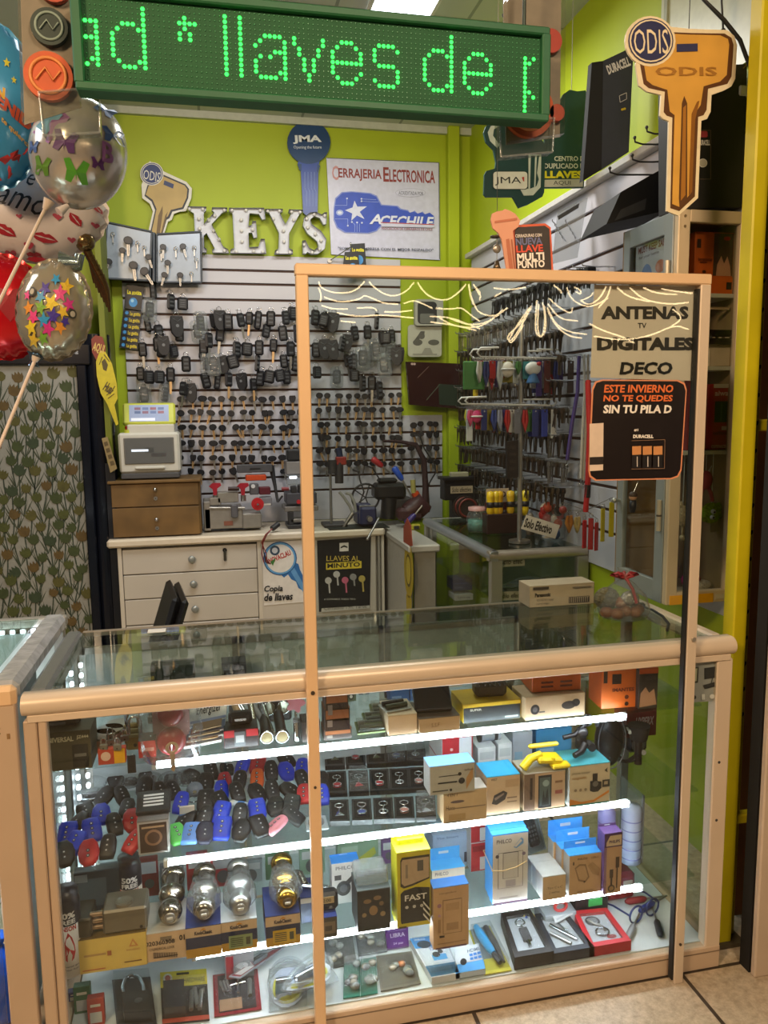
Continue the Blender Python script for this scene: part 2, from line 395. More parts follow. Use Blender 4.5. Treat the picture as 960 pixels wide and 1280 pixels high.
# ------------------------------------------------------------------ partition standing in front of the counter
YP = -.02
OR = mat('#e2bd92',.38,.08,var=.03,scale=6)
lp = at(390,345,Y=YP);rp = at(877,355,Y=YP);ptop = lp.z
rpx = at(862,785,Y=YP).x;lpx = at(389.7,850,Y=YP).x
gp = thing('glass_partition','tall aluminium framed glass screen standing before the display counter','partition',(0,YP,0))
def lb(mb,c,d,m,b=.002): return mb.box(c,d,m,b)
bolt = mat('#5c5248',.4,.7)
part('post',lb(MB(),(lpx,0,ptop/2),(.027,.028,ptop),OR).cyl((lpx,-.0145,.936),(lpx,-.0165,.936),.005,bolt).cyl((lpx,-.0145,.70),(lpx,-.0165,.70),.0035,bolt),gp)
part('post',lb(MB(),(rpx,0,ptop/2),(.028,.028,ptop),ALU).cyl((rpx+.003,-.0145,.99),(rpx+.003,-.018,.99),.006,mat('#c9c0b0',.3,.8)).cyl((rpx,-.0145,.12),(rpx,-.017,.12),.004,bolt),gp)
part('gasket',MB().box((rpx-.0165,0,ptop/2),(.005,.018,ptop-.02),mat('#171614',.6)),gp,'black rubber gasket along the post')
part('top_beam',lb(MB(),((lpx+rpx)/2,0,ptop+.012),(rpx-lpx+.03,.03,.026),OR,.003),gp)
part('pane',MB().box(((lpx+.0135+rpx-.019)/2,.004,(ptop+.985)/2),(rpx-lpx-.034,.004,ptop-.985),clear('#f0f4f1',1.55,0.)),gp)
# ------------------------------------------------------------------ tall wall cabinet at the end of the counter
KW = mat('#d3bd9c',.42,.15,var=.03,scale=5)
KB = mat('#99a0a0',.4,.3,var=.04,scale=5)  # side door frame in grey-blue, its shade put into the colour
KY = .40
kx0 = at(845,300,Y=KY).x;kx1 = at(937,300,Y=KY).x;kz0 = at(828,756,Y=KY).z;kz1 = at(845,262,Y=KY).z;kd = .31
kc = thing('wall_cabinet','tall cream framed glass cabinet fixed to the side wall above the counter end','cabinet',(0,0,0))
xm = (kx0+kx1)/2;zm = (kz0+kz1)/2;kw = kx1-kx0;kh = kz1-kz0
part('front_frame',MB().box((kx0+.02,KY,zm),(.04,.025,kh),KW,.003).box((kx1-.02,KY,zm),(.04,.025,kh),KW,.003)
     .box((xm,KY,kz1-.018),(kw-.08,.024,.036),KW,.002).box((xm,KY,kz0+.02),(kw-.08,.024,.04),KW,.002)
     .cyl((kx0+.02,KY-.012,kz1-.02),(kx0+.02,KY-.015,kz1-.02),.004,mat('#8d7a5c',.4,.5)).cyl((kx0+.02,KY-.012,kz1-.05),(kx0+.02,KY-.015,kz1-.05),.004,mat('#8d7a5c',.4,.5)),kc)
part('front_glass',MB().box((xm,KY+.004,zm),(kw-.08,.004,kh-.076),GLASS),kc)
part('body',MB().box((kx1-.008,KY+kd/2+.01,zm),(.016,kd-.02,kh),mat('#8a7352',.5)).box((xm,KY+kd,zm),(kw,.012,kh),mat('#8c6b3d',.5,var=.1,scale=4))
     .box((xm,KY+kd/2+.005,kz1-.008),(kw-.02,kd-.02,.016),KW).box((xm,KY+kd/2+.005,kz0+.008),(kw-.02,kd-.02,.016),KW),kc)
dz = [(kz0,.03),(kz1-.03,.03)]
mb = MB();mb.box((kx0+.008,KY+.04,zm),(.018,.05,kh),KB,.002);mb.box((kx0+.008,KY+kd-.02,zm),(.018,.04,kh),KB,.002)
mb.box((kx0+.008,KY+kd/2+.012,kz1-.03),(.018,kd-.1,.06),KB,.002);mb.box((kx0+.008,KY+kd/2+.012,kz0+.035),(.018,kd-.1,.07),KB,.002)
dr = part('side_door',mb,kc)
part('hinge',MB().cyl((kx0-.008,KY+.03,1.20),(kx0-.008,KY+.03,1.30),.008,mat('#cbbfa8',.35,.5)).cyl((kx0-.008,KY+.03,1.247),(kx0-.008,KY+.03,1.253),.0085,mat('#4a3d2c')),dr)
part('hinge',MB().cyl((kx0-.008,KY+.03,1.93),(kx0-.008,KY+.03,2.04),.008,mat('#cbbfa8',.35,.5)).cyl((kx0-.008,KY+.03,1.982),(kx0-.008,KY+.03,1.988),.0085,mat('#4a3d2c')),dr)
part('pull',MB().cyl((kx0,KY+kd-.02,1.27),(kx0-.02,KY+kd-.02,1.27),.006,mat('#b9b9b0',.3,.8)).sph((kx0-.022,KY+kd-.02,1.27),.01,mat('#b9b9b0',.3,.8)),dr)
part('door_glass',MB().box((kx0+.008,KY+kd/2+.012,zm),(.004,kd-.1,kh-.12),GLASS),kc)
KS = []
for py in (458,563,742):
    z = at(900,py,Y=KY+.03).z;KS.append(z)
    if py != 742: part('shelf',MB().box((xm,KY+kd/2+.01,z-.006),(kw-.04,kd-.03,.012),mat('#c9c4b4',.4)),kc)
zk2 = at(890,367,Y=KY+.03).z
part('shelf',MB().box((xm,KY+kd/2+.01,zk2-.006),(kw-.04,kd-.03,.012),mat('#c9c4b4',.4)),kc);KS.append(zk2)
part('tape',MB().box(((kx0+kx1)/2-.035,KY-.0135,kz0+.016),(kw*.62,.002,.03),mat('#e7a51b',.4)).box((kx1-.05,KY-.0137,kz0+.018),(.05,.002,.016),mat('#cdbfa2',.6)),kc,'orange tape strip on the bottom frame')
# ------------------------------------------------------------------ inner display case
IX0,IY0,IY1,IX1,IH = 1.17,1.40,2.52,XS-.004,.97
ic = thing('display_case','low aluminium glass case inside the shop carrying tools and keyring racks','display case',(0,0,0))
mb = MB();bull(mb,IX0,IX1,IY0+.02,IH-.022,.022,mat('#b5aa9c',.35,.5));part('front_rail',mb,ic)
mb = MB();bull(mb,IY0,IY1,IX0+.02,IH-.022,.022,mat('#a9adb3',.3,.6),'y');part('end_rail',mb,ic)
part('rear_rail',MB().box(((IX0+IX1)/2,IY1-.012,IH-.02),(IX1-IX0,.024,.036),ALU2,.004),ic)
for x,y in ((IX0+.035,IY0+.02),(IX0+.02,IY1-.02),(IX0+.03,(IY0+IY1)/2+.45),(IX1-.02,IY0+.02)): part('post',MB().box((x,y,.465),(.055 if y < 1.5 else .03,.035,.93),ALU2,.003),ic)
part('top_glass',MB().box(((IX0+IX1)/2+.01,(IY0+IY1)/2,IH-.006),(IX1-IX0-.06,IY1-IY0-.06,.006),clear('#d3dfda',1.52,0.)),ic)
part('front_glass',MB().box(((IX0+IX1)/2+.01,IY0+.02,.52),(IX1-IX0-.08,.004,.84),GLASS),ic)
part('side_glass',MB().box((IX0+.02,(IY0+IY1)/2,.52),(.004,IY1-IY0-.08,.84),GLASS),ic)
ISH = at(660,745,Y=IY0+.06).z
part('shelf',MB().box(((IX0+IX1)/2,(IY0+IY1)/2,ISH-.004),(IX1-IX0-.08,IY1-IY0-.1,.007),SHELFGLASS),ic)
ISH2 = .20
part('floor_panel',MB().box(((IX0+IX1)/2,(IY0+IY1)/2,.1),(IX1-IX0-.02,IY1-IY0-.02,.2),mat('#b7b2a6',.5)),ic)
part('back_panel',MB().box((IX1-.006,(IY0+IY1)/2,.52),(.006,IY1-IY0-.08,.82),mat('#5f665c',.5)),ic)
# ------------------------------------------------------------------ back counter,drawers,side bench
WC = mat('#c3bcae',.42,var=.04,scale=4)
WL = mat('#b9b3a8',.45,var=.03,scale=4)
BY = 2.66;BZ = .9
bx0 = at(133,676,Z=BZ).x;bx1 = at(484,662,Z=BZ).x
bc = thing('back_counter','white workbench of drawers and cupboards under the key wall','counter',(0,0,0))
part('worktop',MB().box(((bx0+bx1)/2,(BY+YB)/2-.01,BZ-.022),(bx1-bx0,YB-BY-.02,.044),mat('#d1c6b2',.4,var=.06,scale=12),.01),bc)
FY = BY+.035
def bxw(px,py): return at(px,py,Y=FY).x
def bzw(px,py): return at(px,py,Y=FY).z
dx0 = bxw(154,720);dx1 = bxw(322,715)
xe = bxw(478,700)
part('carcass',MB().box(((dx0+xe)/2,(FY+.02+YB)/2,.43),(xe-dx0,YB-FY-.04,.85),WC),bc)
for xx in (dx0-.012,dx1+.012): part('stile',MB().box((xx,FY,.43),(.022,.02,.85),WC,.002),bc)
zl = [bzw(240,y) for y in (683,714.5,745,777,809)]
for i in range(4):
    d_ = part('drawer',MB().box(((dx0+dx1)/2,FY+.002,(zl[i]+zl[i+1])/2),(dx1-dx0-.004,.02,zl[i]-zl[i+1]-.006),WL,.003),bc)
    zz = (zl[i]+zl[i+1])/2+.003;xk = bxw(240+i*.6,700)
    part('knob',MB().cyl((xk,FY-.008,zz),(xk,FY-.02,zz),.008,mat('#8f9492',.35,.4)).sph((xk,FY-.026,zz),(.021,.012,.021),mat('#8f9492',.3,.4)),d_)
    if i == 0:
        xk = bxw(281,690);zk = bzw(281,687)
        part('lock',MB().cyl((xk,FY-.008,zk),(xk,FY-.018,zk),.012,mat('#3b3a38',.3,.8)).box((xk,FY-.03,zk-.002),(.003,.03,.01),mat('#8a857c',.3,.9)).box((xk,FY-.022,zk-.035),(.016,.002,.05),mat('#5a564e',.35,.8)),d_)
pd = MB().box(((bxw(325,700)+bxw(388,700))/2,FY+.002,.5),(bxw(388,700)-bxw(325,700)-.006,.02,.72),WL,.003)
part('cupboard_door',pd,bc)
x0,x1 = bxw(392,700),bxw(470,700)
part('cupboard_door',MB().box(((x0+x1)/2,FY+.002,.5),(x1-x0-.004,.02,.72),WL,.003),bc)
part('end_frame',MB().box((bxw(472,700)+.006,FY-.004,.43),(.012,.024,.86),ALU2,.002).box((bxw(478,700),FY-.004,.43),(.016,.024,.86),WC,.002),bc)
sb = thing('side_bench','narrow white side bench with a round yellow sticker beside the inner case','bench',(0,0,0))
bz2 = .88;sx0 = at(492,672,Z=bz2).x;sy0 = 2.14
part('worktop',MB().box(((sx0+IX0)/2+.005,(sy0+YB)/2-.02,bz2-.02),(IX0-sx0-.02,YB-sy0-.05,.04),mat('#b9b5ad',.35,var=.05),.008),sb)
part('side_panel',MB().box((sx0+.035,(sy0+YB)/2,.42),(.02,YB-sy0-.1,.84),mat('#b4afa6',.5)),sb)
part('front_panel',MB().box(((sx0+IX0)/2+.01,sy0+.03,.42),(IX0-sx0-.08,.02,.84),mat('#8f897f',.5)),sb)

# ------------------------------------------------------------------ flat boards traced at their own distance
class Board:
    """an upright board on plane Y; outlines are given in photo pixels and turned into metres there"""
    def __init__(s,name,label,cat,Y,px,py,group=None,z=None):
        s.o = at(px,py,Y=Y)
        s.Y = Y;s.t = thing(name,label,cat,s.o,0,group);s.mb = None;s.n = 0
    def q(s,pts): return [((p := at(a,b,Y=s.Y)-s.o).x,p.z) for a,b in pts]
    def start(s,th=.004): s.mb = MB();s.n = 0;s.th = th;return s
    def body(s,pts,m,th=.004,side=None,front=0.): s.mb = s.mb or MB();s.mb.prism(s.q(pts),front,front+th,m,side);return s
    def y(s): s.n += 1;return -.0004*s.n
    def lay(s,pts,m): s.mb = s.mb or MB();s.mb.flat(s.q(pts),cmat(m),s.y());return s
    def rect(s,x0,y0,x1,y1,m,sl=0.): return s.lay([(x0,y0),(x1,y0+sl*(x1-x0)),(x1,y1+sl*(x1-x0)),(x0,y1)],m)
    def disc(s,cx,cy,r,m,ry=None):
        ry = ry or r;return s.lay([(cx+r*math.cos(2*PI*i/28),cy+ry*math.sin(2*PI*i/28)) for i in range(28)],m)
    def line(s,pts,wd,m):
        s.mb = s.mb or MB();y = s.y();p = [Vector((a,b)) for a,b in pts];cm = cmat(m)
        for a,b in zip(p[:-1],p[1:]):
            d = (b-a).normalized();n = Vector((-d.y,d.x))*wd/2
            s.mb.flat(s.q([a+n,b+n,b-n,a-n]),cm,y)
        return s
    def text(s,t,x0,y0,x1,y1,m,bold=.0,sl=.0,shear=0.):
        "box x0..x1 / y0..y1 in photo pixels, baseline slope sl"
        a,b = s.q([(x0,(y0+y1)/2),(x1,(y0+y1)/2+sl*(x1-x0))]);h = (s.q([(x0,y0)])[0][1]-s.q([(x0,y1)])[0][1])
        rot = math.atan2(b[1]-a[1],b[0]-a[0]);wd = math.hypot(b[0]-a[0],b[1]-a[1])
        s.mb = s.mb or MB();s.mb.text(t,(a[0]+b[0])/2,(a[1]+b[1])/2,wd,h,cmat(m),s.y(),bold,shear,rot);return s
    def part(s,name,label=None):
        o = part(name,s.mb,s.t,label);s.mb = None;return o
def cmat(m): return mat(m,.5) if isinstance(m,str) else m
def rounded(x0,y0,x1,y1,r,n=5):
    o = []
    for cx,cy,a0 in ((x1-r,y0+r,-90),(x1-r,y1-r,0),(x0+r,y1-r,90),(x0+r,y0+r,180)):
        for i in range(n+1): a = math.radians(a0+90*i/n);o.append((cx+r*math.cos(a),cy+r*math.sin(a)))
    return o
def sk(pts,sl,x0): return [(x,y+sl*(x-x0)) for x,y in pts]
# ---- LED message sign
YL = -.09
NC,NR,PT = 96,16,.01
la = at(105,100,Y=YL);lb_ = at(676,146,Y=YL)
lx0 = at(104,60,Y=YL).x;lx1 = at(677,90,Y=YL).x;PT = (lx1-lx0)/NC
zb = at(107,97,Y=YL).z     # lowest row at the near end
sg = thing('led_sign','long green scrolling message sign hanging above the counter','sign',((lx0+lx1)/2,YL,zb-.5*PT))
W_ = lx1-lx0;H_ = NR*PT
FR = mat('#1f5a38',.55)  # frame green holds the glow of the lit dots in its colour
m_ = MB().box((0,.02,-.010),(W_+.036,.05,.017),FR,.003).box((0,.02,H_+.010),(W_+.036,.05,.017),FR,.003)
for s_ in (-1,1): m_.box((s_*(W_/2+.01),.02,H_/2),(.02,.05,H_+.012),FR,.003)
part('frame',m_,sg);part('housing',MB().box((0,.027,H_/2),(W_,.034,H_),mat('#094d25',.7)),sg)  # housing made greener, the bloom of the dots put into its colour
GL = {'a0': ['','','','###','..#','..#','###','..#','..#','..#','.##','#.#'],
 'd': ['......#']*3+['..####.'[:6]+'#','.#...##','#.....#','#.....#','#.....#','#.....#','#.....#','.#...##','..###.#'],
 '*': ['','.#','####','.#','#.#','#.#','','','','','',''],
 'l': ['#']*12,
 'a': ['','','','..####','.#....#','#.....#','....###','.#.#..#','#.....#','#.....#','#....##','.####.#'],
 'v': ['','','','#.....#','#.....#','.#...#','.#...#','..#.#','..#.#','..#.#','...#','...#'],
 'e': ['','','','..###','.#...#','#.....#','#.....#','#######','#','#.....#','.#...#','..###'],
 's': ['','','','.####','#....#','#','#','.####','.....#','.....#','#....#','.####'],
 'p': ['','','','#.#','##','#','#','#','#','#','##.','#.#','#','#','#']}
GL['d'][3] = '..###.#'
lit = set()
for g,c0 in (('a0',0),('d',5),('*',18),('l',27),('l',30),('a',33),('v',41),('e',49),('s',58),('d',69),('e',78),('p',92)):
    for r_,row in enumerate(GL[g]):
        for c_,ch in enumerate(row):
            if ch == '#': lit.add((c0+c_,r_+1))
on = MB();off = MB();LON = glow('#30f04a',4.5);LOFF = mat('#5fae7c',.3)
for c_ in range(NC):
    for r_ in range(NR):
        x = -W_/2+(c_+.5)*PT;z = H_-(r_+.5)*PT;k = (c_,r_) in lit
        r0 = PT*(.44 if k else .13)
        vs = [(x+r0*math.cos(PI*i/3),.0095,z+r0*math.sin(PI*i/3)) for i in range(6)]+[(x+r0*.55*math.cos(PI*i/3),.0075,z+r0*.55*math.sin(PI*i/3)) for i in range(6)]
        (on if k else off).add(vs,[(0,1,7,6),(1,2,8,7),(2,3,9,8),(3,4,10,9),(4,5,11,10),(5,0,6,11),(6,7,8,9,10,11)],LON if k else LOFF)
part('lit_dots',on,sg,'bright green lit dots spelling words');part('dark_dots',off,sg)
for x in (-W_/2+.04,W_/2-.03):
    part('hanger',MB().cyl((x,.03,H_+.02),(x,.03,ZC-sg.location.z),.004,mat('#2d3a33',.4,.5)),sg)
# ---- big brass key cut-out
GOLD = mat('#dba548',.45,.05,var=.12,scale=8);CREAM = mat('#ecdcb8',.5);BRN = mat('#5b3614',.5);NV = mat('#2e3159',.5)
def c3(pts): return [(600+x/2.6667,y/2.6667) for x,y in pts]
bk = Board('key_sign','big brass coloured key cut-out hanging before the tall wall cabinet','sign',.24,850,140)
circ = lambda cx,cy,r,n=24: [(cx+r*math.cos(2*PI*i/n),cy+r*math.sin(2*PI*i/n)) for i in range(n)]
bow = [(590,84),(700,96),(825,100),(848,120),(857,150),(851,262),(838,288),(812,302),(772,316),(769,372),(757,396),(738,402),(727,660),(662,719),(622,703),(630,404),(610,396),(600,384),(604,316),(556,305),(530,285),(519,215),(540,130)]
bk.body(c3(bow),CREAM,.006);bk.body(c3(circ(567,138,84)),CREAM,.006,front=-.0015);bk.part('board')
inn = [(610,106),(700,110),(815,112),(838,126),(845,150),(838,255),(824,280),(760,296),(755,366),(745,384),(727,390),(716,655),(664,704),(634,694),(641,392),(622,386),(612,374),(616,306),(562,294),(545,280),(533,215),(540,150)]
bk.lay(c3(inn),BRN)
inn2 = [(612,112),(700,116),(800,118),(826,130),(830,150),(822,250),(800,272),(745,288),(735,350),(718,376),(706,640),(664,690),(640,680),(648,384),(632,372),(624,300),(575,284),(555,268),(546,215),(550,150)]
bk.lay(c3(inn2),GOLD)
bk.lay(c3([(672,345),(680,320),(690,345),(690,660),(664,690),(662,660)]),BRN).lay(c3([(676,360),(686,350),(684,650),(668,670)]),'#a56d22')
bk.lay(c3([(704,380),(722,340),(730,336),(716,400),(706,640),(694,652)]),'#8a5719')
bk.lay(c3([(654,148),(724,146),(724,172),(654,174)]),NV)
bk.text('ODIS',*c3([(583,224)])[0],*c3([(788,254)])[0],'#a4712a',.02).part('key_print')
bk.n = 4;bk.start();bk.n = 8
bk.lay(c3(circ(567,138,75)),NV).lay(c3(circ(567,138,71)),CREAM).lay(c3(circ(567,138,66)),NV)
bk.text('ODIS',*c3([(510,100)])[0],*c3([(624,182)])[0],CREAM,.0).part('badge')
part('cord',MB().cyl((.02,.003,.12),(.02,.003,ZC-bk.o.z),.0012,mat('#222')),bk.t)
# ---- smaller brass key cut-out on the back wall
def c4(pts): return [(160+x/3.692,180+y/3.692) for x,y in pts]
k2 = Board('key_sign','small brass coloured key cut-out standing behind the open key box','sign',YB-.03,205,285)
PALE = mat('#d9d7cd',.5);BR2 = mat('#b59a5c',.5,var=.1,scale=8)
o2 = [(100,78),(168,128),(270,175),(295,205),(292,250),(268,310),(240,312),(212,322),(202,350),(185,358),(165,420),(90,420),(115,310),(100,275),(66,250),(62,190)]
k2.body(c4(o2),PALE,.006).body(c4(circ(110,138,54)),PALE,.006,front=-.002).part('board')
k2.lay(c4([(90,190),(160,140),(265,186),(282,208),(278,250),(256,300),(205,312),(192,342),(178,350),(158,420),(100,420),(125,305),(108,265),(76,240)]),'#20232c')
k2.lay(c4([(95,195),(160,148),(262,192),(274,210),(270,248),(250,292),(198,304),(184,334),(170,342),(152,420),(106,420),(132,300),(114,258),(82,234)]),BR2)
k2.lay(c4([(140,330),(160,285),(160,320),(146,420),(130,420)]),'#6a5228').lay(c4([(172,330),(184,312),(162,400),(150,420)]),'#6a5228')
k2.lay(c4([(168,168),(212,186),(208,206),(164,188)]),'#2c3a66')
k2.part('key_print');k2.start();k2.n = 7
k2.lay(c4(circ(110,138,50)),'#24366b').lay(c4(circ(110,138,46)),PALE).lay(c4(circ(110,138,43)),'#24366b').text('ODIS',*c4([(72,118)])[0],*c4([(148,162)])[0],PALE,.0,.2).part('badge')
# ---- dark blue key cut-out with white lettering
k3 = Board('key_sign','tall dark blue key cut-out fixed on the lime wall above the letters','sign',YB-.02,386,180)
NB = mat('#123c6a',.35,var=.1,scale=6)
def rings(cx,cy,r,n=26): return [(cx+r*math.cos(2*PI*i/n),cy+r*math.sin(2*PI*i/n)) for i in range(n)]
k3.body(rings(386,178,27),NB,.012).body([(374,196),(400,196),(398,210),(397,266),(389,274),(379,266),(376,212),(372,206)],mat('#27479a',.35,var=.15,scale=6),.01,front=.0008).body([(372,205),(377,205),(377,214),(374,212)],NB,.008).body([(397,205),(400,207),(398,216),(396,214)],NB,.008).part('board')
k3.text('JMA',366,169,402,180,'#dfe6ec',.04).text('Opening the future',367,182,402,187,'#c8d2dc',.01)
for xx in (381,385,389,393): k3.line([(xx,215),(xx,235),(xx+2,240),(xx+2,258)],.5,'#8fa6d8')
k3.part('lettering')
# ---- poster with blue key drawing
kp = Board('poster','white poster of a blue key with a star on the lime wall','poster',YB-.012,480,260)
kp.body([(408,197),(549,203),(550,325),(414,318)],mat('#c9cbe2',.35),.008,mat('#33363c',.5)).part('sheet')
kp.line([(408.5,197.5),(548.5,203.3),(549.3,324)],.8,'#3a3d45')
RED_ = '#8c3430'
kp.text('C',415,207,423,225,'#c58f92',.02,.04);kp.text('ERRAJERIA',423,210,477,225.5,RED_,.02,.04);kp.text('E',479,209,486,227,RED_,.02,.04);kp.text('LECTRONICA',486.5,211.5,543.5,227.5,RED_,.02,.035)
kp.disc(513,241,19,'#a7a9c0',5.5).disc(513,241,18.4,'#c9cbe2',5).text('ACREDITADA POR',498,239,529,243.5,'#6a6d85',.01,.03)
BL = '#3553c0'
key_ = [(418,262),(420,249),(428,241.5),(440,240.5),(462,242.5),(470,246),(476,257),(496,258.5),(500,262),(509,264),(512,266),(517,264.5),(522,267),(527,265.5),(531,268),(537,266),(542,270),(541,281),(476,281),(470,288),(460,291),(432,290),(422,284),(418,274)]
kp.lay([(x+(-1.2 if x < 445 else 1.),y+(-1.2 if y < 266 else 1.2)) for x,y in key_],'#7f8fd2').lay(key_,BL)
st = [(443,251),(446.5,258.5),(458.5,258.2),(449.5,265),(455.5,274),(446,269.5),(439,276),(440,267),(431,263),(440.5,259.5)]
kp.lay(st,'#d5daf0').disc(424.5,266,4.6,'#9fb0e6',3.6).disc(424.5,266,2.6,'#dfe5f8',1.8)
for l_ in ([(418.5,257),(433.5,257),(433.5,249)],[(418.5,274),(434.5,274),(434.5,282)],[(452,249),(470,250)],[(452,252),(473,253)],[(443,290),(443.5,281),(439.5,278)],[(449,290),(449,280)],[(446,290),(446,279)]): kp.line(l_,.5,'#9fb4ee')
for c_ in ((433.5,248.5),(434.5,282.5),(451.5,249),(451.5,252),(439.5,278),(446,278.6),(452,279)): kp.disc(*c_,1.1,'#cfd9f8')
kp.text('A',461,268,476.5,280.5,'#e6eaf8',.03,.02,.25).text('CECHILE',474.5,269.5,542,283.5,'#d8def4',.03,.03,.25).rect(476,279.5,542,283.8,'#c9cbe2',.015)
kp.line([(475.5,278.6),(542,281.4)],1.1,'#b0433f').text('ASOCIACIÓN DE CERRAJEROS DE CHILE',476,284,540,288.3,'#8c3430',.01,.02)
kp.text('"SOMOS LA EMPRESA CON EL MEJOR RESPALDO"',422,309,541,313.5,'#3c3f55',.015,.02).part('print')
# ---- marquee letters standing on the slat panel
MQ = mat('#a9adb4',.4,var=.04);MQ2 = mat('#c9ccd2',.4);BULB = mat('#dcdad4',.2)
LET = {
 'K': [[(275,290),(362,292),(360,310),(350,318),(350,372),(398,318),(386,308),(388,295),(458,296),(456,312),(434,320),(386,372),(440,476),(462,488),(466,504),(390,502),(388,490),(400,484),(362,412),(350,426),(352,478),(364,488),(362,502),(300,500),(300,488),(312,478),(304,322),(280,308)]],
 'E': [[(466,297),(628,297),(634,350),(618,352),(604,326),(560,322),(556,380),(570,378),(574,358),(590,358),(596,434),(580,436),(572,412),(556,412),(558,478),(602,476),(612,440),(630,440),(638,506),(472,504),(472,490),(490,482),(482,322),(466,312)]],
 'Y': [[(632,302),(714,302),(714,314),(700,322),(726,372),(752,324),(740,314),(742,304),(806,306),(804,318),(790,326),(744,412),(742,482),(760,492),(760,508),(676,508),(678,494),(694,484),(696,412),(652,322),(634,314)]],
 'S': [[(905,318),(917,318),(914,372),(900,374),(884,344),(858,336),(840,350),(846,372),(890,404),(914,440),(908,484),(876,508),(848,510),(826,500),(820,508),(806,508),(804,448),(818,446),(836,482),(858,492),(878,476),(872,452),(826,414),(806,378),(812,340),(840,318),(868,316),(892,328)]]}
POS_B = {'K': [(283,299),(345,300),(327,345),(330,390),(331,440),(332,490),(372,350),(400,330),(445,305),(420,440),(445,492),(395,400)],'E': [(480,305),(545,305),(610,306),(522,350),(524,400),(526,450),(500,497),(580,495),(622,497),(575,395)],'Y': [(645,310),(700,308),(755,312),(795,314),(670,345),(765,350),(718,400),(720,450),(690,500),(748,500)],'S': [(908,330),(860,325),(825,345),(830,385),(865,415),(892,445),(885,485),(850,500),(812,465)]}
for ch,pl in LET.items():
    lb2 = Board('marquee_letter','white light-up letter %s in the word on top of the slat panel' % ch,'letter',YB-.055,*c4([(sum(p[0] for p in pl[0])/len(pl[0]),505)])[0],group='marquee letters spelling a word')
    lb2.body(c4(pl[0]),MQ2,.012,MQ,front=.012)
    mb = lb2.mb;q = lb2.q(c4(pl[0]));n = len(q)
    mb.add([(a,-.016,b) for a,b in q]+[(a,.024,b) for a,b in q],[(i,n+i,n+(i+1) % n,(i+1) % n) for i in range(n)],MQ)
    lb2.part('shell')
    mb = MB()
    for p in POS_B[ch]:
        a,b = lb2.q(c4([p]))[0];mb.sph((a,.004,b),.011,BULB,8)
    o_ = part('bulb_string',mb,lb2.t);o_['kind'] = 'stuff'
# ---- green cut-out board on the slat panel of the side wall
def c6(pts): return [(595+x/5.121,100+y/5.121) for x,y in pts]
YJ = 1.42
DG = mat('#0e3b3c',.45);WGR = '#b8c6bd'
jm = Board('key_shop_sign','dark green cut-out board advertising key copies above the side slat panel','sign',YJ,670,200)
jm.body(c6([(440,300),(560,90),(600,62),(650,72),(700,66),(722,100),(716,220),(690,690),(436,692)]),DG,.012)
jm.body(c6([(45,340),(60,300),(110,262),(330,262),(440,420),(432,720),(420,750),(330,800),(270,822),(230,752),(60,752),(46,735),(50,610),(64,585),(118,570),(124,530),(108,450),(60,400)]),DG,.012,front=-.008)
jm.part('board')
for a_,b_ in ((640,160),(715,125)): v_ = jm.q([(a_,b_)])[0];part('hanging_wire',MB().cyl((v_[0],.006,v_[1]),(v_[0],.006,ZC-jm.o.z),.0015,mat('#888')),jm.t)
jm.n = 22
jm.lay(c6([(70,340),(90,300),(140,285),(146,300),(110,320),(104,360),(146,420),(130,440),(84,395)]),WGR)
jm.lay(c6([(330,480),(412,480),(408,690),(360,742),(300,744),(276,700),(330,700)]),WGR).lay(c6([(345,490),(372,490),(366,690),(340,700)]),DG).lay(c6([(384,490),(398,490),(384,600),(396,640),(382,680),(374,690)]),DG)
jm.lay(c6(rounded(100,588,328,706,22)),'#0a2c2d').lay(c6(rounded(105,592,322,702,20)),'#cfd6cd')
jm.text('JMA',*c6([(115,625)])[0],*c6([(282,680)])[0],'#12201f',.0).lay(c6([(286,628),(302,624),(302,656),(294,652)]),'#a8362c')
jm.n = 2
jm.text('CENTRO DE',*c6([(500,488)])[0],*c6([(712,520)])[0],'#c3cac2',.025).text('DUPLICADO DE',*c6([(436,534)])[0],*c6([(712,568)])[0],'#c3cac2',.025).text('LLAVES',*c6([(436,582)])[0],*c6([(682,630)])[0],'#d8d42a',.05)
jm.lay(c6([(436,640),(684,634),(682,684),(436,686)]),'#b5b8ac').text('AQUI',*c6([(494,646)])[0],*c6([(604,676)])[0],'#22261f',0.)
jm.part('lettering')
# ---- card with peach key standing on the partition beam
mp = Board('key_card','dark orange-edged card with a peach key cut-out standing on the partition beam','sign',YP,655,343)
mp.o = Vector((mp.o.x,YP,ptop+.025));mp.t.location = mp.o
PCH = mat('#d99a7c',.5,var=.06,scale=10)
mp.body([(645,344),(642,288),(646,281),(682,279),(689,284),(692.5,343)],mat('#d8613f',.5),.004,front=.002)
mp.n = -1
mp.lay([(646,344),(643.5,289),(647,284),(681,282),(686.5,286),(689.5,343)],'#38302c')
mp.text('CERRADURAS CON',644,293,677,297,'#e2d8cc',.02,-.04).text('NUEVA',644.5,298,677.5,307,'#6b6f95',.03,-.05).text('LLAVE',645,307,678.5,316,'#e2543c',.03,-.05).text('MULTI',646,317,680,327,'#eee7dc',.04,-.05).text('PUNTO',646.5,326.5,680.5,336,'#eee7dc',.04,-.05)
mp.lay(rounded(649,337.5,681,346,3),'#d9b9a0').lay(rounded(650,338.5,680,346,3),'#7a4a38')
mp.part('card')
mp.body([(612.5,276),(614,268),(620,265),(627,264),(630,262),(636,264),(643,268),(649,276),(647,284),(640,289),(642.5,318),(644,344),(633,344),(629,318),(626,300),(622,292),(615,286)],PCH,.005,front=-.006)
mp.n = 16
mp.lay([(617,277),(645,273),(645,276),(617,280)],'#b96d4d').lay([(631,300),(635,299),(641,344),(636,344)],'#b96d4d').lay([(637,300),(639,300),(643.5,344),(642,344)],'#a85f42').part('peach_key')
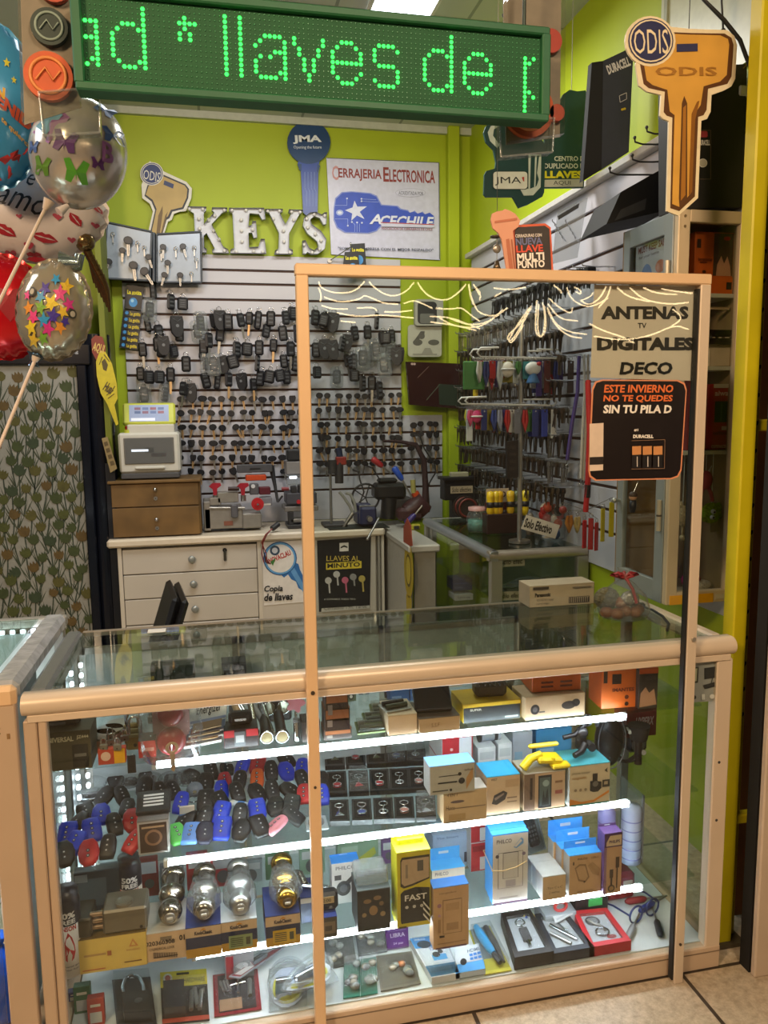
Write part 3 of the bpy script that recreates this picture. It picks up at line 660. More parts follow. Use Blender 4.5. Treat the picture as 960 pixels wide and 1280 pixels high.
# ---- sheets on the partition glass
sh = Board('paper_sheet','white printed paper sheet taped inside the partition glass','poster',YP+.012,805,415)
sh.body([(743,356),(874,358),(866,476),(738,472)],mat('#f0dccc',.6,var=.04,scale=5),.001).part('sheet')
def c8(x,y): return 720+x/3.555,240+y/3.555
INK = '#3a312a'
sh.text('ANTENAS',*c8(110,507),*c8(500,567),INK,.05).text('TV',*c8(274,582),*c8(312,606),INK,.02).text('DIGITALES',*c8(92,645),*c8(524,705),INK,.06).text('DECO',*c8(192,755),*c8(428,812),'#1d1813',.04,0,.12).part('lettering')
dp = Board('battery_poster','black rounded battery poster with orange lettering stuck on the partition glass','poster',YP-.004,797,538)
outl = [(740,486),(744,477),(752,474.5),(848,475),(856,479),(858.5,487),(852,588),(848,596),(840,599),(744,601),(737,596),(735.5,588)]
dp.body(outl,mat('#d98c63',.45),.0015).part('sheet')
dp.lay([(a+(1.6 if a < 797 else -1.6),b+(1.6 if b < 538 else -1.6)) for a,b in outl],mat('#1c1412',.3))
dp.text('ESTE INVIERNO',*c8(124,856),*c8(432,892),'#dd6f35',.03,0,.08).text('NO TE QUEDES',*c8(120,902),*c8(428,936),'#dd6f35',.03,0,.08).text('SIN TU PILA D',*c8(120,946),*c8(424,984),'#efe6d8',.04,0,.08)
dp.text('DURACELL',*c8(252,1078),*c8(342,1094),'#efe6d8',.05).text('#1',*c8(256,1052),*c8(274,1064),'#e8ddd0',.03)
dp.lay([c8(58,1030),c8(120,1026),c8(118,1236),c8(58,1240)],'#d8c2ac').lay([c8(58,1178),c8(118,1176),c8(118,1210),c8(58,1212)],'#241c18')
for i in (0,1,2):
    a = 246+46*i
    dp.lay([c8(a,1130),c8(a+40,1128),c8(a+38,1226),c8(a-2,1228)],'#181312').lay([c8(a,1130),c8(a+40,1128),c8(a+40,1166),c8(a,1168)],'#c98a52').line([c8(a+22,1175),c8(a+22,1220)],1.0,'#d8ccc0')
dp.line([c8(240,1105),c8(388,1100),c8(386,1228),c8(240,1230)],.6,'#8a6a50').part('print')
# ---- posters on the cupboard doors of the back counter
YC = FY-.011
cp = Board('poster','white poster of a blue house key on the cupboard door','poster',YC,355,720)
cp.body([(328,678),(386,675),(386,752),(330,757)],mat('#d6d3cd',.5),.002).part('sheet')
BK = '#2f6aa8'
cp.lay([(350,718),(359,706),(370,701),(378,700),(383,712),(386,722),(386,752),(380,748),(374,736),(365,724)],'#d6d3cd').lay([(350,717),(357,707),(367,702),(373,705),(375,712),(386,735),(386,751),(381,746),(378,738),(373,735),(370,727),(364,724),(360,718),(355,722)],BK).lay([(362,712),(368,710),(386,742),(386,747),(380,742)],'#5d95c9')
cp.disc(350,698,21,'#1d4f86').disc(350,698,19.8,'#5f9bcd').disc(350,698,17.6,'#d9d7d1').disc(343.5,688,6.2,'#33485c').disc(343.5,688,3.6,'#b9bcc0')
cp.text('NOVACLAU',336,698,363,705,'#b2372f',.03,-.42).lay([(331,693),(337,704),(343,700),(338,705),(333,704)],'#5a2a2a').lay([(338,702),(345,697),(341,707)],'#3f7a3a')
cp.text('Copia',330,732,353.5,742,'#17181a',.03,-.04,.2).text('de llaves',330,742,366,751.5,'#17181a',.03,-.05,.2).part('print')
cq = Board('poster','black poster with yellow lettering about quick keys on the cupboard door','poster',YC,431,715)
def c9(x,y): return 380+x/3.2,560+y/3.2
cq.body([c9(52,370),c9(268,355),c9(264,640),c9(60,656)],mat('#17181a',.35),.002).part('sheet')
cq.lay([c9(142,380),c9(178,378),c9(178,412),c9(142,414)],'#d5d3cc').lay([c9(146,396),c9(160,388),c9(174,394),c9(174,400),c9(160,396),c9(146,402)],'#17181a')
cq.text('LLAVES AL',*c9(90,431),*c9(222,452),'#cdb54b',0.).lay([c9(88,460),c9(230,452),c9(230,480),c9(88,487)],'#d8c23a').text('MINUTO',*c9(93,462),*c9(224,481),'#1a1a18',.03,-.05)
for x,y,c_,l_ in ((97,530,'#b9b8b4',50),(130,505,'#b9b8b4',44),(164,528,'#c0637e',50),(196,515,'#8f8f8c',36),(231,522,'#b5a455',52)):
    cq.disc(*c9(x,y),4.2,c_).line([c9(x+2,y),c9(x+6,y+l_)],2.,c_)
cq.text('# COPIAMOS TODO TIPO',*c9(80,600),*c9(205,608),'#b5b3ab',.01).lay([c9(70,640),c9(262,628),c9(262,640),c9(68,656)],'#b9b7b0').text('Cerradito 19h. Tarde',*c9(80,632),*c9(250,648),'#3b3a38',0.,-.06).part('print')
st_ = thing('key_sticker','yellow and red key sticker on the side of the narrow bench','sticker',(sx0+.024,at(510,720,X=sx0+.02).y,.72))
mb = MB(T=Matrix.Rotation(-PI/2,4,'Z'))
mb.prism([(.10*math.cos(2*PI*i/20),.02+.15*math.sin(2*PI*i/20)) for i in range(20)],0,-.001,mat('#b59b22',.5));mb.disc(0,.02,.06,mat('#5c4f14'),-.0018,.09);mb.disc(0,.02,.05,mat('#c9b03a'),-.0022,.075)
mb.prism([(-.06,-.12),(.06,-.12),(.045,-.40),(0,-.44),(-.05,-.40)],0,-.001,mat('#b59b22',.5))
part('badge',mb,st_);mb = MB(T=Matrix.Rotation(-PI/2,4,'Z'));mb.prism([(-.11,.12),(.09,.17),(.06,.27),(-.02,.30),(-.1,.24)],.001,-.002,mat('#9a3a22',.5));part('red_top',mb,st_)

# ------------------------------------------------------------------ keys and remotes on the back wall
BLK = mat('#15151a',.45,var=.15);BLK2 = mat('#26262a',.35,var=.1);BRASS = mat('#cfa877',.35,.35,var=.1);STEEL = mat('#a9a6a0',.3,.85,var=.08);GREY = mat('#6b6e72',.45)
CHROME = mat('#c9cbce',.12,1.,var=.03)
def key_shape(head,blade,hr,bl):
    """key hanging head up: origin at the hook; returns head and blade collectors"""
    h = MB();b = MB()
    if head == 'round': pts = [(hr*math.cos(2*PI*i/14),-hr+hr*.85*math.sin(2*PI*i/14)) for i in range(14)]
    elif head == 'oval': pts = [(1.25*hr*math.cos(2*PI*i/14),-hr*.9+hr*.8*math.sin(2*PI*i/14)) for i in range(14)]
    else: pts = [(-hr*.8,0),(hr*.8,0),(hr,-hr*.6),(hr*.8,-hr*1.5),(hr*.35,-hr*2),(-hr*.35,-hr*2),(-hr*.8,-hr*1.5),(-hr,-hr*.6)]
    h.prism(pts,-.005,.005,BLK);h.prism([(x*.7,z*.8-hr*.2) for x,z in pts],-.0065,-.005,BLK2)
    w_ = hr*.30
    b.prism([(-w_,-hr*1.5),(w_,-hr*1.5),(w_,-hr*1.5-bl*.5),(w_*.6,-hr*1.5-bl*.6),(w_,-hr*1.5-bl*.75),(w_*.4,-hr*1.5-bl),(-w_*.6,-hr*1.5-bl),(-w_,-hr*1.5-bl*.9)],-.0013,.0013,blade)
    b.box((0,-.0018,-hr*1.5-bl*.45),(w_*.5,.001,bl*.8),mat('#6d5230' if blade is BRASS else '#66645f',.4,.6))
    h.cyl((0,-.012,-hr*.25),(0,.03,-hr*.25),.0018,CHROME,n=6)
    return h,b
KP = []
for hd in ('round','oval','square'):
    for bl in (BRASS,STEEL):
        h,b = key_shape(hd,bl,.020,.056);KP.append([hd,bl,h,b,None])
rows = [499,516.5,534.6,554,573,590]
cols = [227,240,252,266,278,291,303,315,329,339.5,353,364,376]
rows2 = [495,512.6,531,548,564,580]
cols2 = [399.5,410,423,435,446.5,455.6,466.6,477.4,490,500]
cols3 = [515,525.5,537.6,546]
YK = YS-.03
def hang_key(px,py,label,group):
    i = R.choices(range(6),(5,2,5,2,2,1))[0];pr = KP[i];p = at(px+R.uniform(-1.5,1.5),py-4.5+R.uniform(-.8,.8),Y=YK);rot = (0,R.gauss(0,.16),R.gauss(0,.25))
    if pr[4] is None:
        t = thing('car_key',label,'key',p,0,group);t.rotation_euler = rot
        part('head',pr[2],t);part('blade',pr[3],t,'brass blade' if pr[1] is BRASS else 'steel blade');pr[4] = t
    else: t = dup(pr[4],p,rot,label,group)
    t.scale = (R.uniform(.95,1.15),)*3
for ri in range(6):
    cc = [(c,rows[ri]) for c in cols if not (ri < 0)] + [(c,rows2[ri]) for c in cols2] + ([(c,[526.6,526.6,531,543.6,561,578][ri]) for c in cols3] if ri not in (0,1) else [])
    if ri == 5: cc = [c for c in cc if not (300 < c[0] < 348 or 358 < c[0] < 392)][1:]
    for j,(px,py) in enumerate(cc):
        hang_key(px,py,'black-headed key blank, %s along key row %s from the engraving machine' % (nth(j),['one','two','three','four','five','six'][ri]),'key blanks on the back slat wall')
def mk_fob(w_,h_,btn,mcol=BLK,ring=True):
    c = MB();c.box((0,0,-h_/2-.012),(w_,.014,h_),mcol,.0065)
    b = MB()
    for i in range(btn): b.box((0,-.0078,-.012-h_*(.25+.5*i/max(1,btn-1))),(w_*.5,.002,h_*.13),mat('#44474b',.45),.0008)
    r = MB()
    r.ring((0,.002,-.006),.009,.0012,CHROME,n=12,k=5).cyl((0,.004,.002),(0,.04,.004),.0016,CHROME,n=6)
    return {'case': c,'button_pad': b,'split_ring': r}
def mk_flip(blade):
    d = mk_fob(.034,.058,2);b = MB()
    b.prism([(-.005,-.066),(.005,-.066),(.005,-.095),(.003,-.102),(.005,-.108),(.001,-.118),(-.004,-.118),(-.005,-.11)],-.0015,.0015,blade);d['blade'] = b;return d
def mk_bagged():
    d = mk_fob(.036,.062,3);b = MB();b.box((0,-.002,-.045),(.06,.026,.1),BAG,.011);d['clear_bag'] = b;return d
def mk_cased():
    c = MB();c.prism([(-.02,-.01),(.02,-.01),(.024,-.03),(.02,-.07),(.008,-.085),(-.008,-.085),(-.02,-.07),(-.024,-.03)],-.012,.008,mat('#1c1b1e',.55))
    b = MB();b.tube([(-.015,-.0125,-.02),(0,-.0135,-.03),(.015,-.0125,-.02)],.0012,mat('#55585c'),5);b.disc(0,-.045,.006,GREY,-.0126)
    r = MB();r.ring((0,0,-.004),.009,.0012,CHROME,n=12,k=5).cyl((0,.004,.004),(0,.04,.006),.0016,CHROME,n=6)
    return {'cover': c,'badge': b,'split_ring': r}
FP = {'f': mk_fob(.036,.062,3),'g': mk_fob(.044,.052,4),'l': mk_fob(.028,.074,3),'b': mk_flip(BRASS),'s': mk_flip(STEEL),'c': mk_cased(),'p': mk_bagged()}
FN = {'f': 'black car remote','g': 'wide black car remote','l': 'slim black car remote','b': 'flip key with brass blade','s': 'flip key with steel blade','c': 'black leathery key cover','p': 'bagged car remote'}
FT = {}
c5 = lambda x,y: (130+x/3.556,340+y/3.556)
c62 = lambda x,y: (380+x/4.364,330+y/4.364)
rem = []
for k,l in {'f': [(550,225),(803,215),(742,215),(728,275),(790,280),(592,350),(690,345),(795,410),(855,415),(700,480),(812,480),(363,415),(440,490),(298,140),(262,350),(160,465),(235,275),(335,285)],
  'g': [(487,225),(838,195),(638,355),(742,478),(560,410),(775,475),(350,155),(200,480),(303,370),(247,480)],
  'l': [(690,215),(853,275),(685,410),(510,495),(215,85),(185,235),(440,345)],
  'b': [(648,220),(755,340),(555,490),(295,465),(235,330),(662,515),(878,355),(880,490)],
  's': [(600,225),(520,285),(830,350),(443,335),(168,355),(355,530),(465,310)],
  'c': [(608,495),(320,240),(520,420),(510,215),(262,330),(380,540)],
  'p': [(425,235),(450,420),(410,275),(205,175),(175,555),(275,555),(480,420)]}.items(): rem += [(k,*c5(*p)) for p in l]
for k,l in {'f': [(65,300),(65,480),(215,450),(270,390),(250,550),(475,410),(320,660)],'g': [(120,325),(430,420),(275,630),(70,610),(450,425)],'l': [(105,320),(400,320),(275,540),(410,690)],
  's': [(345,385),(370,660),(230,545)],'c': [(165,320),(110,465),(150,470),(240,440),(130,320),(500,510),(520,510)],'p': [(350,500),(180,630),(385,480),(320,520),(465,490),(430,560)]}.items(): rem += [(k,*c62(*p)) for p in l]
bands = [(0,385,'top'),(385,408,'second'),(408,430,'third'),(430,456,'fourth'),(456,900,'lowest')]
for a,b,nm in bands:
    for j,(k,px,py) in enumerate(sorted([q for q in rem if a <= q[2] < b],key=lambda q: q[1])):
        p = at(px,py-13,Y=YS-.040-.019*(j % 4));p.z += .012
        rot = (0,R.gauss(0,.10),R.gauss(0,.35));lab = '%s, %s along the %s remote band on the back wall' % (FN[k],nth(j),nm)
        if k not in FT:
            t = thing('car_remote',lab,'car remote',p,0,'car remotes hanging on the back slat wall');t.rotation_euler = rot
            for n_,m_ in FP[k].items(): part(n_,m_,t)
            FT[k] = t
        else: t = dup(FT[k],p,rot,lab)
        t.scale = (R.uniform(1.3,1.6),)*3
# ------------------------------------------------------------------ wall-mounted packets,key box
gt = Board('glue_packet_strip','long black hanging strip of glue packets below the open key box','packet strip',YB-.05,165,356)
gt.body([(158,355),(180,359),(176,388),(155,385)],mat('#11151b',.4),.012).part('card')
gt.start();gt.n = 1;gt.text('La gotita',159,362,177,369,'#e3d92a',.06,.1).disc(166.5,378,5.2,'#3f8fd0',5.8).disc(165.5,376,2.,'#9fd0ee').part('print')
for i in range(6):
    y = 387+i*8;x = 154.5-i*.9
    gt.body([(x,y),(x+23,y+3),(x+22,y+10.4),(x-1,y+7.4)],mat('#14181f',.4),.01).part('packet')
    gt.start();gt.n = 1;gt.disc(x+4,y+4,2.2,'#3f8fd0').text('La gotita',x+8,y+2.5,x+21,y+8.5,'#c9b32a',.05,.1).part('packet_print')
for (px,py,nm) in ((432,314,'lower'),(440,304,'upper')):
    g2 = Board('glue_packet','small black glue packet on a hook below the key poster, %s one' % nm,'packet',YB-(.12 if nm == 'upper' else .15),px+9,py,group='glue packets below the poster')
    w_ = 20;h_ = 32
    g2.body([(px-1,py+1),(px+w_-4,py),(px+w_-2,py+h_),(px-5,py+h_)],mat('#11151b',.4),.01).part('card')
    g2.start();g2.n = 1;g2.text('La gotita',px,py+6,px+w_-5,py+12,'#d9d02a',.06,.0).disc(px+9,py+21,5,'#3f8fd0',6).part('print')
hk = thing('wire_hook','chrome wire hook holding glue packets below the poster','hook',at(412,326,Y=YS-.005))
part('wire',MB().cyl((0,0,0),(.11,-.13,.06),.003,CHROME).ring((.11,-.13,.075),.012,.0025,CHROME,'x',12,5),hk)
part('plate',MB().cyl((0,.004,0),(0,-.008,0),.014,STEEL),hk)
GM = mat('#8d97a3',.35,.3,var=.03);GM2 = mat('#4a5058',.4,.3)
kb = thing('key_box','open grey steel key box with keys on hooks in both leaves','key box',at(190,350,Y=YB-.05))
def leaf(pts,Y,nm):
    q = [at(a,b,Y=Y)-kb.location for a,b in pts];y = q[0].y
    mb = MB();mb.prism([(v.x,v.z) for v in q],y,y+.05,GM,GM2)
    c = sum(((v.x,v.z)[0] for v in q))/4;cz = sum(v.z for v in q)/4
    for a,b in zip(q,q[1:]+q[:1]): mb.tube([(a.x,y-.004,a.z),(b.x,y-.004,b.z)],.006,GM2,6)
    o = part(nm,mb,kb);return o,y
la_,ya = leaf([(134,278),(190,290),(187,351),(129,348)],YB-.13,'leaf')
lb2_,yb2 = leaf([(196,293),(251,290),(252,353),(196,353)],YB-.10,'leaf')
part('hinge',MB().cyl(at(192,291,Y=YB-.1)-kb.location,at(192,352,Y=YB-.1)-kb.location,.012,GM2),kb)
c42 = lambda x,y: (x/3.554,260+y/3.556)
kl = [(570,125,1),(545,175,0),(490,225,0),(655,205,0),(590,235,1),(630,265,1),(500,110,2),(610,150,2),(640,170,2),(725,160,0),(808,158,0),(862,170,2),(780,175,2),(715,190,2),(745,230,0),(735,285,0),(800,285,0),(872,225,2),(850,285,2)]
for j,(a,b,k) in enumerate(kl):
    p = at(*c42(a,b),Y=(YB-.15 if a < 680 else YB-.12))
    lab = '%s key in the open key box, %s leaf, %s of its keys' % (('black-headed','large black-headed','bare steel')[k],'floral-side' if a < 680 else 'letter-side',nth(j if a < 680 else j-9))
    if k == 2:
        t = thing('small_key',lab,'key',p,0,'keys inside the open key box');part('head',MB().ring((0,0,-.008),.009,.003,STEEL,n=12,k=5),t);part('blade',MB().box((0,0,-.035),(.007,.002,.04),STEEL),t)
    else:
        t = dup(KP[1][4] or KP[0][4],p,(0,R.gauss(-.3 if k == 1 else .1,.3),0),lab,'keys inside the open key box');t.scale = (1.3 if k else .95,)*3
        t.location.y -= .012
# ------------------------------------------------------------------ wooden drawer chest and the white key cutting machine
WOOD = mat('#5f4726',.55,var=.22,scale=9);WOOD2 = mat('#6d522c',.5,var=.3,scale=7)
YW = BY+.05
def bw(px,py,y=YW): return at(px,py,Y=y)
a = bw(136,605);b = bw(250,605);zt_ = bw(190,600).z
wc = thing('drawer_chest','small worn wooden chest of two drawers on the white worktop','chest',((a.x+b.x)/2,YW,BZ))
ww = b.x-a.x;wh = zt_-BZ
part('body',MB().box((0,.16,wh/2),(ww,.30,wh-.02),WOOD,.003).box((0,.15,wh-.008),(ww+.012,.34,.016),WOOD2,.003),wc)
for z0,z1 in ((.02,.53),(.54,.94)):
    d_ = part('drawer',MB().box((0,.005,(z0+z1)/2*wh),(ww-.02,.018,(z1-z0)*wh-.004),WOOD2,.002),wc)
    part('knob',MB().cyl((0,-.004,(z0+.3)*wh),(0,-.016,(z0+.3)*wh),.007,CHROME).sph((0,-.02,(z0+.3)*wh),.011,CHROME,10),d_)
    part('lock',MB().cyl((0,-.004,(z0+.14)*wh),(0,-.008,(z0+.14)*wh),.011,STEEL,n=14).disc(0,(z0+.14)*wh,.003,mat('#222'),-.0085),d_)
a = bw(148,580);b = bw(225,580);mz = zt_+.006
em = thing('key_machine','white and yellow key engraving machine with a tilted screen on the wooden chest','machine',((a.x+b.x)/2,YW+.02,mz))
ew = b.x-a.x;zz = lambda py: at(188,py,Y=YW+.02).z-mz
MW = mat('#c9c7bd',.35,var=.02);MY = mat('#c3c94a',.4,var=.04)
part('base',MB().box((0,.14,.015),(ew*.96,.26,.03),mat('#4b4c4f',.45),.004),em)
zt2 = zz(541)
mb = MB();mb.box((0,.15,(zt2+.03)/2),(ew,.26,zt2-.03),MW,.012);part('housing',mb,em)
w0 = MB();w0.box((0,.018,(zz(547)+zz(580))/2),(ew*.82,.008,zz(547)-zz(580)),mat('#77736e',.3),.003);w0.box((0,.0135,(zz(548)+zz(579))/2),(ew*.78,.003,zz(548)-zz(579)),clear('#c9cbcc',1.7,.0,.12))
w0.box((.05,.016,(zz(566)+zz(572))/2),(ew*.25,.004,.02),mat('#8a2b25')).box((.0,.016,zz(563)),(.05,.004,.03),mat('#8c8984'))
part('window',w0,em);part('window_lamp',MB().box((-.05,.0145,zz(563)),(.09,.002,.012),glow('#eef6ff',2.5)),em,'bright strip lamp behind the window')
part('handle',MB().box((0,.008,zz(585)),(ew*.5,.016,.018),MW,.006),em)
part('upper_body',MB().box((.012,.10,(zt2+zz(533))/2+.0),(ew*.78,.12,zz(533)-zt2+.02),MW,.006),em)
tl = Matrix.Translation((0.0,.12,zz(531))) @ Matrix.Rotation(-.35,4,'X');sh_ = (zz(505)-zz(534))*1.02
part('screen_housing',MB(T=tl).box((0,.01,sh_/2),(ew*.88,.035,sh_),MY,.01),em,'yellow screen housing')
mb = MB(T=tl);mb.rect(-ew*.33,sh_*.12,ew*.33,sh_*.88,mat('#8d9ab8',.2,emit=.35),-.0085)
for i in range(4):
    for j in range(2): mb.rect(-ew*.24+i*ew*.13,sh_*(.48+.17*j),-ew*.14+i*ew*.13,sh_*(.60+.17*j),mat(['#55678f','#7d5a6e','#5f6f99','#8a5560'][(i+j) % 4],.3,emit=.2),-.009)
mb.rect(-ew*.3,sh_*.15,ew*.1,sh_*.28,mat('#d5dcea',.3,emit=.3),-.009);part('screen',mb,em)
part('stop_button',MB().cyl((-ew*.34,.06,zt2),(-ew*.34,.06,zt2+.018),.022,MY).cyl((-ew*.34,.06,zt2+.018),(-ew*.34,.06,zt2+.034),.016,mat('#9c2420',.35)).sph((-ew*.34,.06,zt2+.034),(.018,.018,.006),mat('#9c2420',.35)),em,'red stop button')
# ------------------------------------------------------------------ manual key cutting machines on the worktop
IRON = mat('#8b8780',.4,.35,var=.08);DK = mat('#2c2c2e',.45,var=.1);REDK = mat('#9a2030',.35);RED2 = mat('#b1242a',.35);DGREY = mat('#55555a',.5,var=.08)
YM = BY+.12
def loc(px,py,o,y=YM): return at(px,py,Y=y)-o
o = at(292,662,Y=YM);o.z = BZ
km = thing('key_cutter','grey manual key cutting machine with red knobs beside the wooden chest','machine',o)
def bb(mb,x0,y0,x1,y1,d,m,bev=.004,yo=0,oo=None):
    oo = oo or o;a = at(x0,y1,Y=YM)-oo;b = at(x1,y0,Y=YM)-oo
    return mb.box(((a.x+b.x)/2,d/2+yo,(a.z+b.z)/2),(abs(b.x-a.x),d,abs(b.z-a.z)),m,bev)
part('base',bb(bb(MB(),256,634,303,662,.2,IRON,.006),255,627,263,664,.22,IRON,.006),km)
part('motor_housing',bb(MB(),303,641,327,661,.2,IRON,.008),km)
part('name_plate',bb(MB(),280,651,291,657,.004,mat('#7a4a3a'),.001,-.004),km)
part('carriage',bb(bb(MB(),272,615,298,629,.09,mat('#a5a19a',.3,.6),.004),262,622,276,632,.07,IRON,.004),km)
part('shaft',MB().cyl(loc(262,635,o),loc(306,635,o),.008,STEEL),km)
part('gauge_arm',bb(MB(),289,630,297,647,.02,DGREY,.006,-.02),km)
for px,py in ((269,611),(304,611)):
    p = loc(px,py,o);k_ = MB();k_.prism([(p.x-.035,p.z+.012),(p.x-.015,p.z+.03),(p.x+.03,p.z+.03),(p.x+.035,p.z+.015),(p.x+.012,p.z),(p.x+.008,p.z-.04),(p.x-.012,p.z-.04),(p.x-.014,p.z-.005)],.02,.045,REDK);part('clamp_knob',k_,km,'red clamp knob')
    part('clamp',MB().cyl((p.x,.033,p.z-.04),(p.x,.033,p.z-.075),.016,STEEL),km)
part('handle',MB().cyl(loc(285,611,o),loc(299,611,o),.012,mat('#2e1a17',.4)),km)
p = loc(322,630,o);part('hand_wheel',MB().cyl((p.x,-.01,p.z),(p.x,.02,p.z),.036,RED2,n=20).cyl((p.x,-.018,p.z),(p.x,-.01,p.z),.016,RED2).cyl((p.x,-.022,p.z),(p.x,-.018,p.z),.006,CHROME),km,'red hand wheel')
part('lamp_bar',bb(MB(),297,581.5,342,593,.05,mat('#4c4c50',.45),.004,.1).box((loc(320,587,o).x,.097,loc(320,587,o).z),(.06,.003,.006),mat('#2a2a2c')),km)
part('lamp_post',MB().tube([loc(341,584,o)+Vector((0,.13,0)),loc(346,610,o)+Vector((0,.13,0)),loc(349,630,o)+Vector((0,.1,0))],[.018,.010,.008],DK,8).tube([loc(349,630,o)+Vector((0,.1,0)),loc(355,622,o)+Vector((0,.1,0))],.006,DK),km)
part('orange_tray',bb(MB(),308,595,334,603,.06,mat('#c2471f',.45),.004,.09),km,'orange tray below the lamp bar')
part('switch_box',bb(bb(bb(MB(),313,606,324,620,.06,DGREY,.004,.06),325,610,339,620,.06,mat('#5a1f2a',.4),.004,.06),326,623,341,634,.08,mat('#76767c',.4),.004,.06).disc(loc(317,609,o).x,loc(317,609,o).z,.012,mat('#cfd3d6'),.058).box((loc(334,632,o).x,.056,loc(334,632,o).z),(.05,.004,.01),mat('#c8c3ba')),km)
o2_ = at(372,658,Y=YM);o2_.z = BZ
k2m = thing('key_cutter','dark duplicating machine with a clear shield behind the partition post','machine',o2_)
part('base',bb(bb(MB(),356,632,398,640,.2,mat('#77726d',.4,.2),.004,0,o2_),360,655,392,661,.18,DK,.003,0,o2_),k2m)
part('column',bb(bb(MB(),362,640,367,656,.12,DK,.002,0,o2_),384,640,390,656,.12,DK,.002,0,o2_),k2m)
part('foot_pair',bb(MB(),364,648,388,653,.1,STEEL,.002,0,o2_),k2m)
part('head',bb(MB(),358,615,396,631,.16,mat('#42434a',.45),.006,0,o2_),k2m)
part('knob',MB().cyl(loc(373,627,o2_)+Vector((0,-.02,0)),loc(373,627,o2_)+Vector((0,.01,0)),.012,RED2).cyl(loc(352,611,o2_),loc(361,611,o2_),.011,mat('#7c2a33',.4)),k2m,'red knob')
part('jaws',bb(bb(MB(),364,608,371,616,.06,DK,.002,0,o2_),373,606,382,616,.06,DK,.002,0,o2_),k2m)
part('shield',bb(MB(),360,594,391,607,.1,clear('#e8eef0',1.6,.0,.12),.003,0,o2_),k2m)
part('lamp',bb(MB(),362,595,371,598.5,.012,glow('#eef6ff',3.),.002,-.002,o2_),k2m,'bright lamp reflection strip');  # glowing strip painting a lamp's reflection on the shield, no lamp there
part('top_box',bb(bb(MB(),359,577,392,594,.14,mat('#807c78',.45),.004,.04,o2_),360,562,380,577,.1,DK,.008,.05,o2_),k2m)
wr = thing('power_lead','thin red and black wires hanging over the worktop edge by the key poster','cable',at(343,657,Y=BY-.01))
def lw(px,py,y): return at(px,py,Y=y)-wr.location
part('plug',MB().cyl(lw(340,661,BY+.02),lw(348,655,BY+.05),.016,DK),wr)
for j,c_ in enumerate(('#7a2020','#3a1a18','#8a3a2a')): part('wire',MB().tube([lw(340,661,BY+.0),lw(334-j,668,BY-.03),lw(329-j,678,BY-.03),lw(327+j*3,692,BY-.03),lw(330+j*2,703,BY-.03)],.003,mat(c_,.4),5),wr)
# ------------------------------------------------------------------ tools on the worktop behind the glass
YT = BY+.10
def lo2(px,py,y=YT): return at(px,py,Y=y)
def tool(name,label,cat,px,py,y=YT,z=BZ,group=None):
    o = lo2(px,py,y);o.z = z if z is not None else o.z;return thing(name,label,cat,o,0,group)
mt = tool('work_mat','dark green cutting mat lying on the worktop corner','mat',447,657,BY+.08)
part('sheet',MB().box((0,.02,.002),(.36,.18,.004),mat('#1d2620',.5),.001),mt);part('edge',MB().box((0,-.07,.005),(.36,.006,.003),mat('#141a16')),mt)
vs = tool('bench_vise','blue bench vise with a steel tommy bar clamped on the worktop','vise',458,655,BY+.10)
VB = mat('#23284a',.4,var=.15)
def lv(px,py,y=YT): return at(px,py,Y=y)-vs.location
part('body',MB().box((0,.06,.05),(.11,.16,.08),VB,.012).box((0,.10,.10),(.09,.07,.06),VB,.01),vs)
part('front_jaw',MB().box((-.0,-.05,.07),(.10,.05,.11),VB,.012),vs)
part('jaw_plate',MB().box((0,-.02,.12),(.09,.01,.02),STEEL,.002),vs)
part('screw',MB().cyl((0,-.06,.06),(0,-.12,.06),.016,STEEL),vs)
part('tommy_bar',MB().cyl(lv(465,642)+Vector((0,-.2,0)),lv(449,665)+Vector((0,-.26,0)),.006,STEEL).sph(lv(449,665)+Vector((0,-.26,0)),.009,STEEL,8),vs)
dr_ = tool('drill_stand','upright drill stand with a steel column and red collar behind the glass','tool',414,645,BY+.16)
def ld(px,py): return at(px,py,Y=BY+.16)-dr_.location
part('base',MB().box((.02,.02,.01),(.14,.16,.02),DK,.004),dr_)
part('column',MB().cyl((0,0,.02),(0,0,ld(414,590).z),.008,STEEL),dr_)
part('motor',MB().cyl(ld(424,604),ld(424,578),.026,DK).cyl(ld(416,592)+Vector((0,0,0)),ld(416,575),.03,DK),dr_)
part('collar',MB().box(ld(426,576),(.062,.05,.05),mat('#8a2a25',.4),.006).cyl(ld(425,572),ld(423,560),.02,mat('#1e2a44',.4)),dr_,'red collar')
pl = tool('pliers','open steel pliers with pale handles on the dark mat','pliers',436,652,BY+.1)
def lp_(px,py,y=BY+.1): return at(px,py,Y=y)-pl.location
part('handle',MB().tube([lp_(441,641),lp_(437,632),lp_(428,619),lp_(424,615)],.009,mat('#9a9a92',.3,.3),6),pl);part('handle',MB().tube([lp_(445,640),lp_(443,628),lp_(438,618),lp_(432,616)],.009,mat('#9a9a92',.3,.3),6),pl)
part('jaws',MB().tube([lp_(441,641),lp_(435,650),lp_(428,661)],[.014,.012,.006],STEEL,6),pl)
bl_ = tool('bench_grinder','black bench grinder with a spoked wheel behind the blue vise','machine',477,648,BY+.26)
def lg(px,py): return at(px,py,Y=BY+.26)-bl_.location
part('body',MB().box(lg(487,614)+Vector((0,.03,0)),(.20,.14,.10),mat('#151618',.4),.02).cyl(lg(487,622),lg(485,648)+Vector((0,0,0)),.05,mat('#151618',.4)),bl_)
part('top_grip',MB().box(lg(485,601)+Vector((0,.03,0)),(.12,.08,.03),mat('#1b1c1e',.5),.012),bl_)
q = lg(457,622);w_ = MB();w_.ring(q,.085,.007,mat('#202022',.4),n=24)
for k in range(5): w_.cyl(q,q+Vector((.085*math.cos(k*1.2566),0,.085*math.sin(k*1.2566))),.004,mat('#202022',.4),n=6)
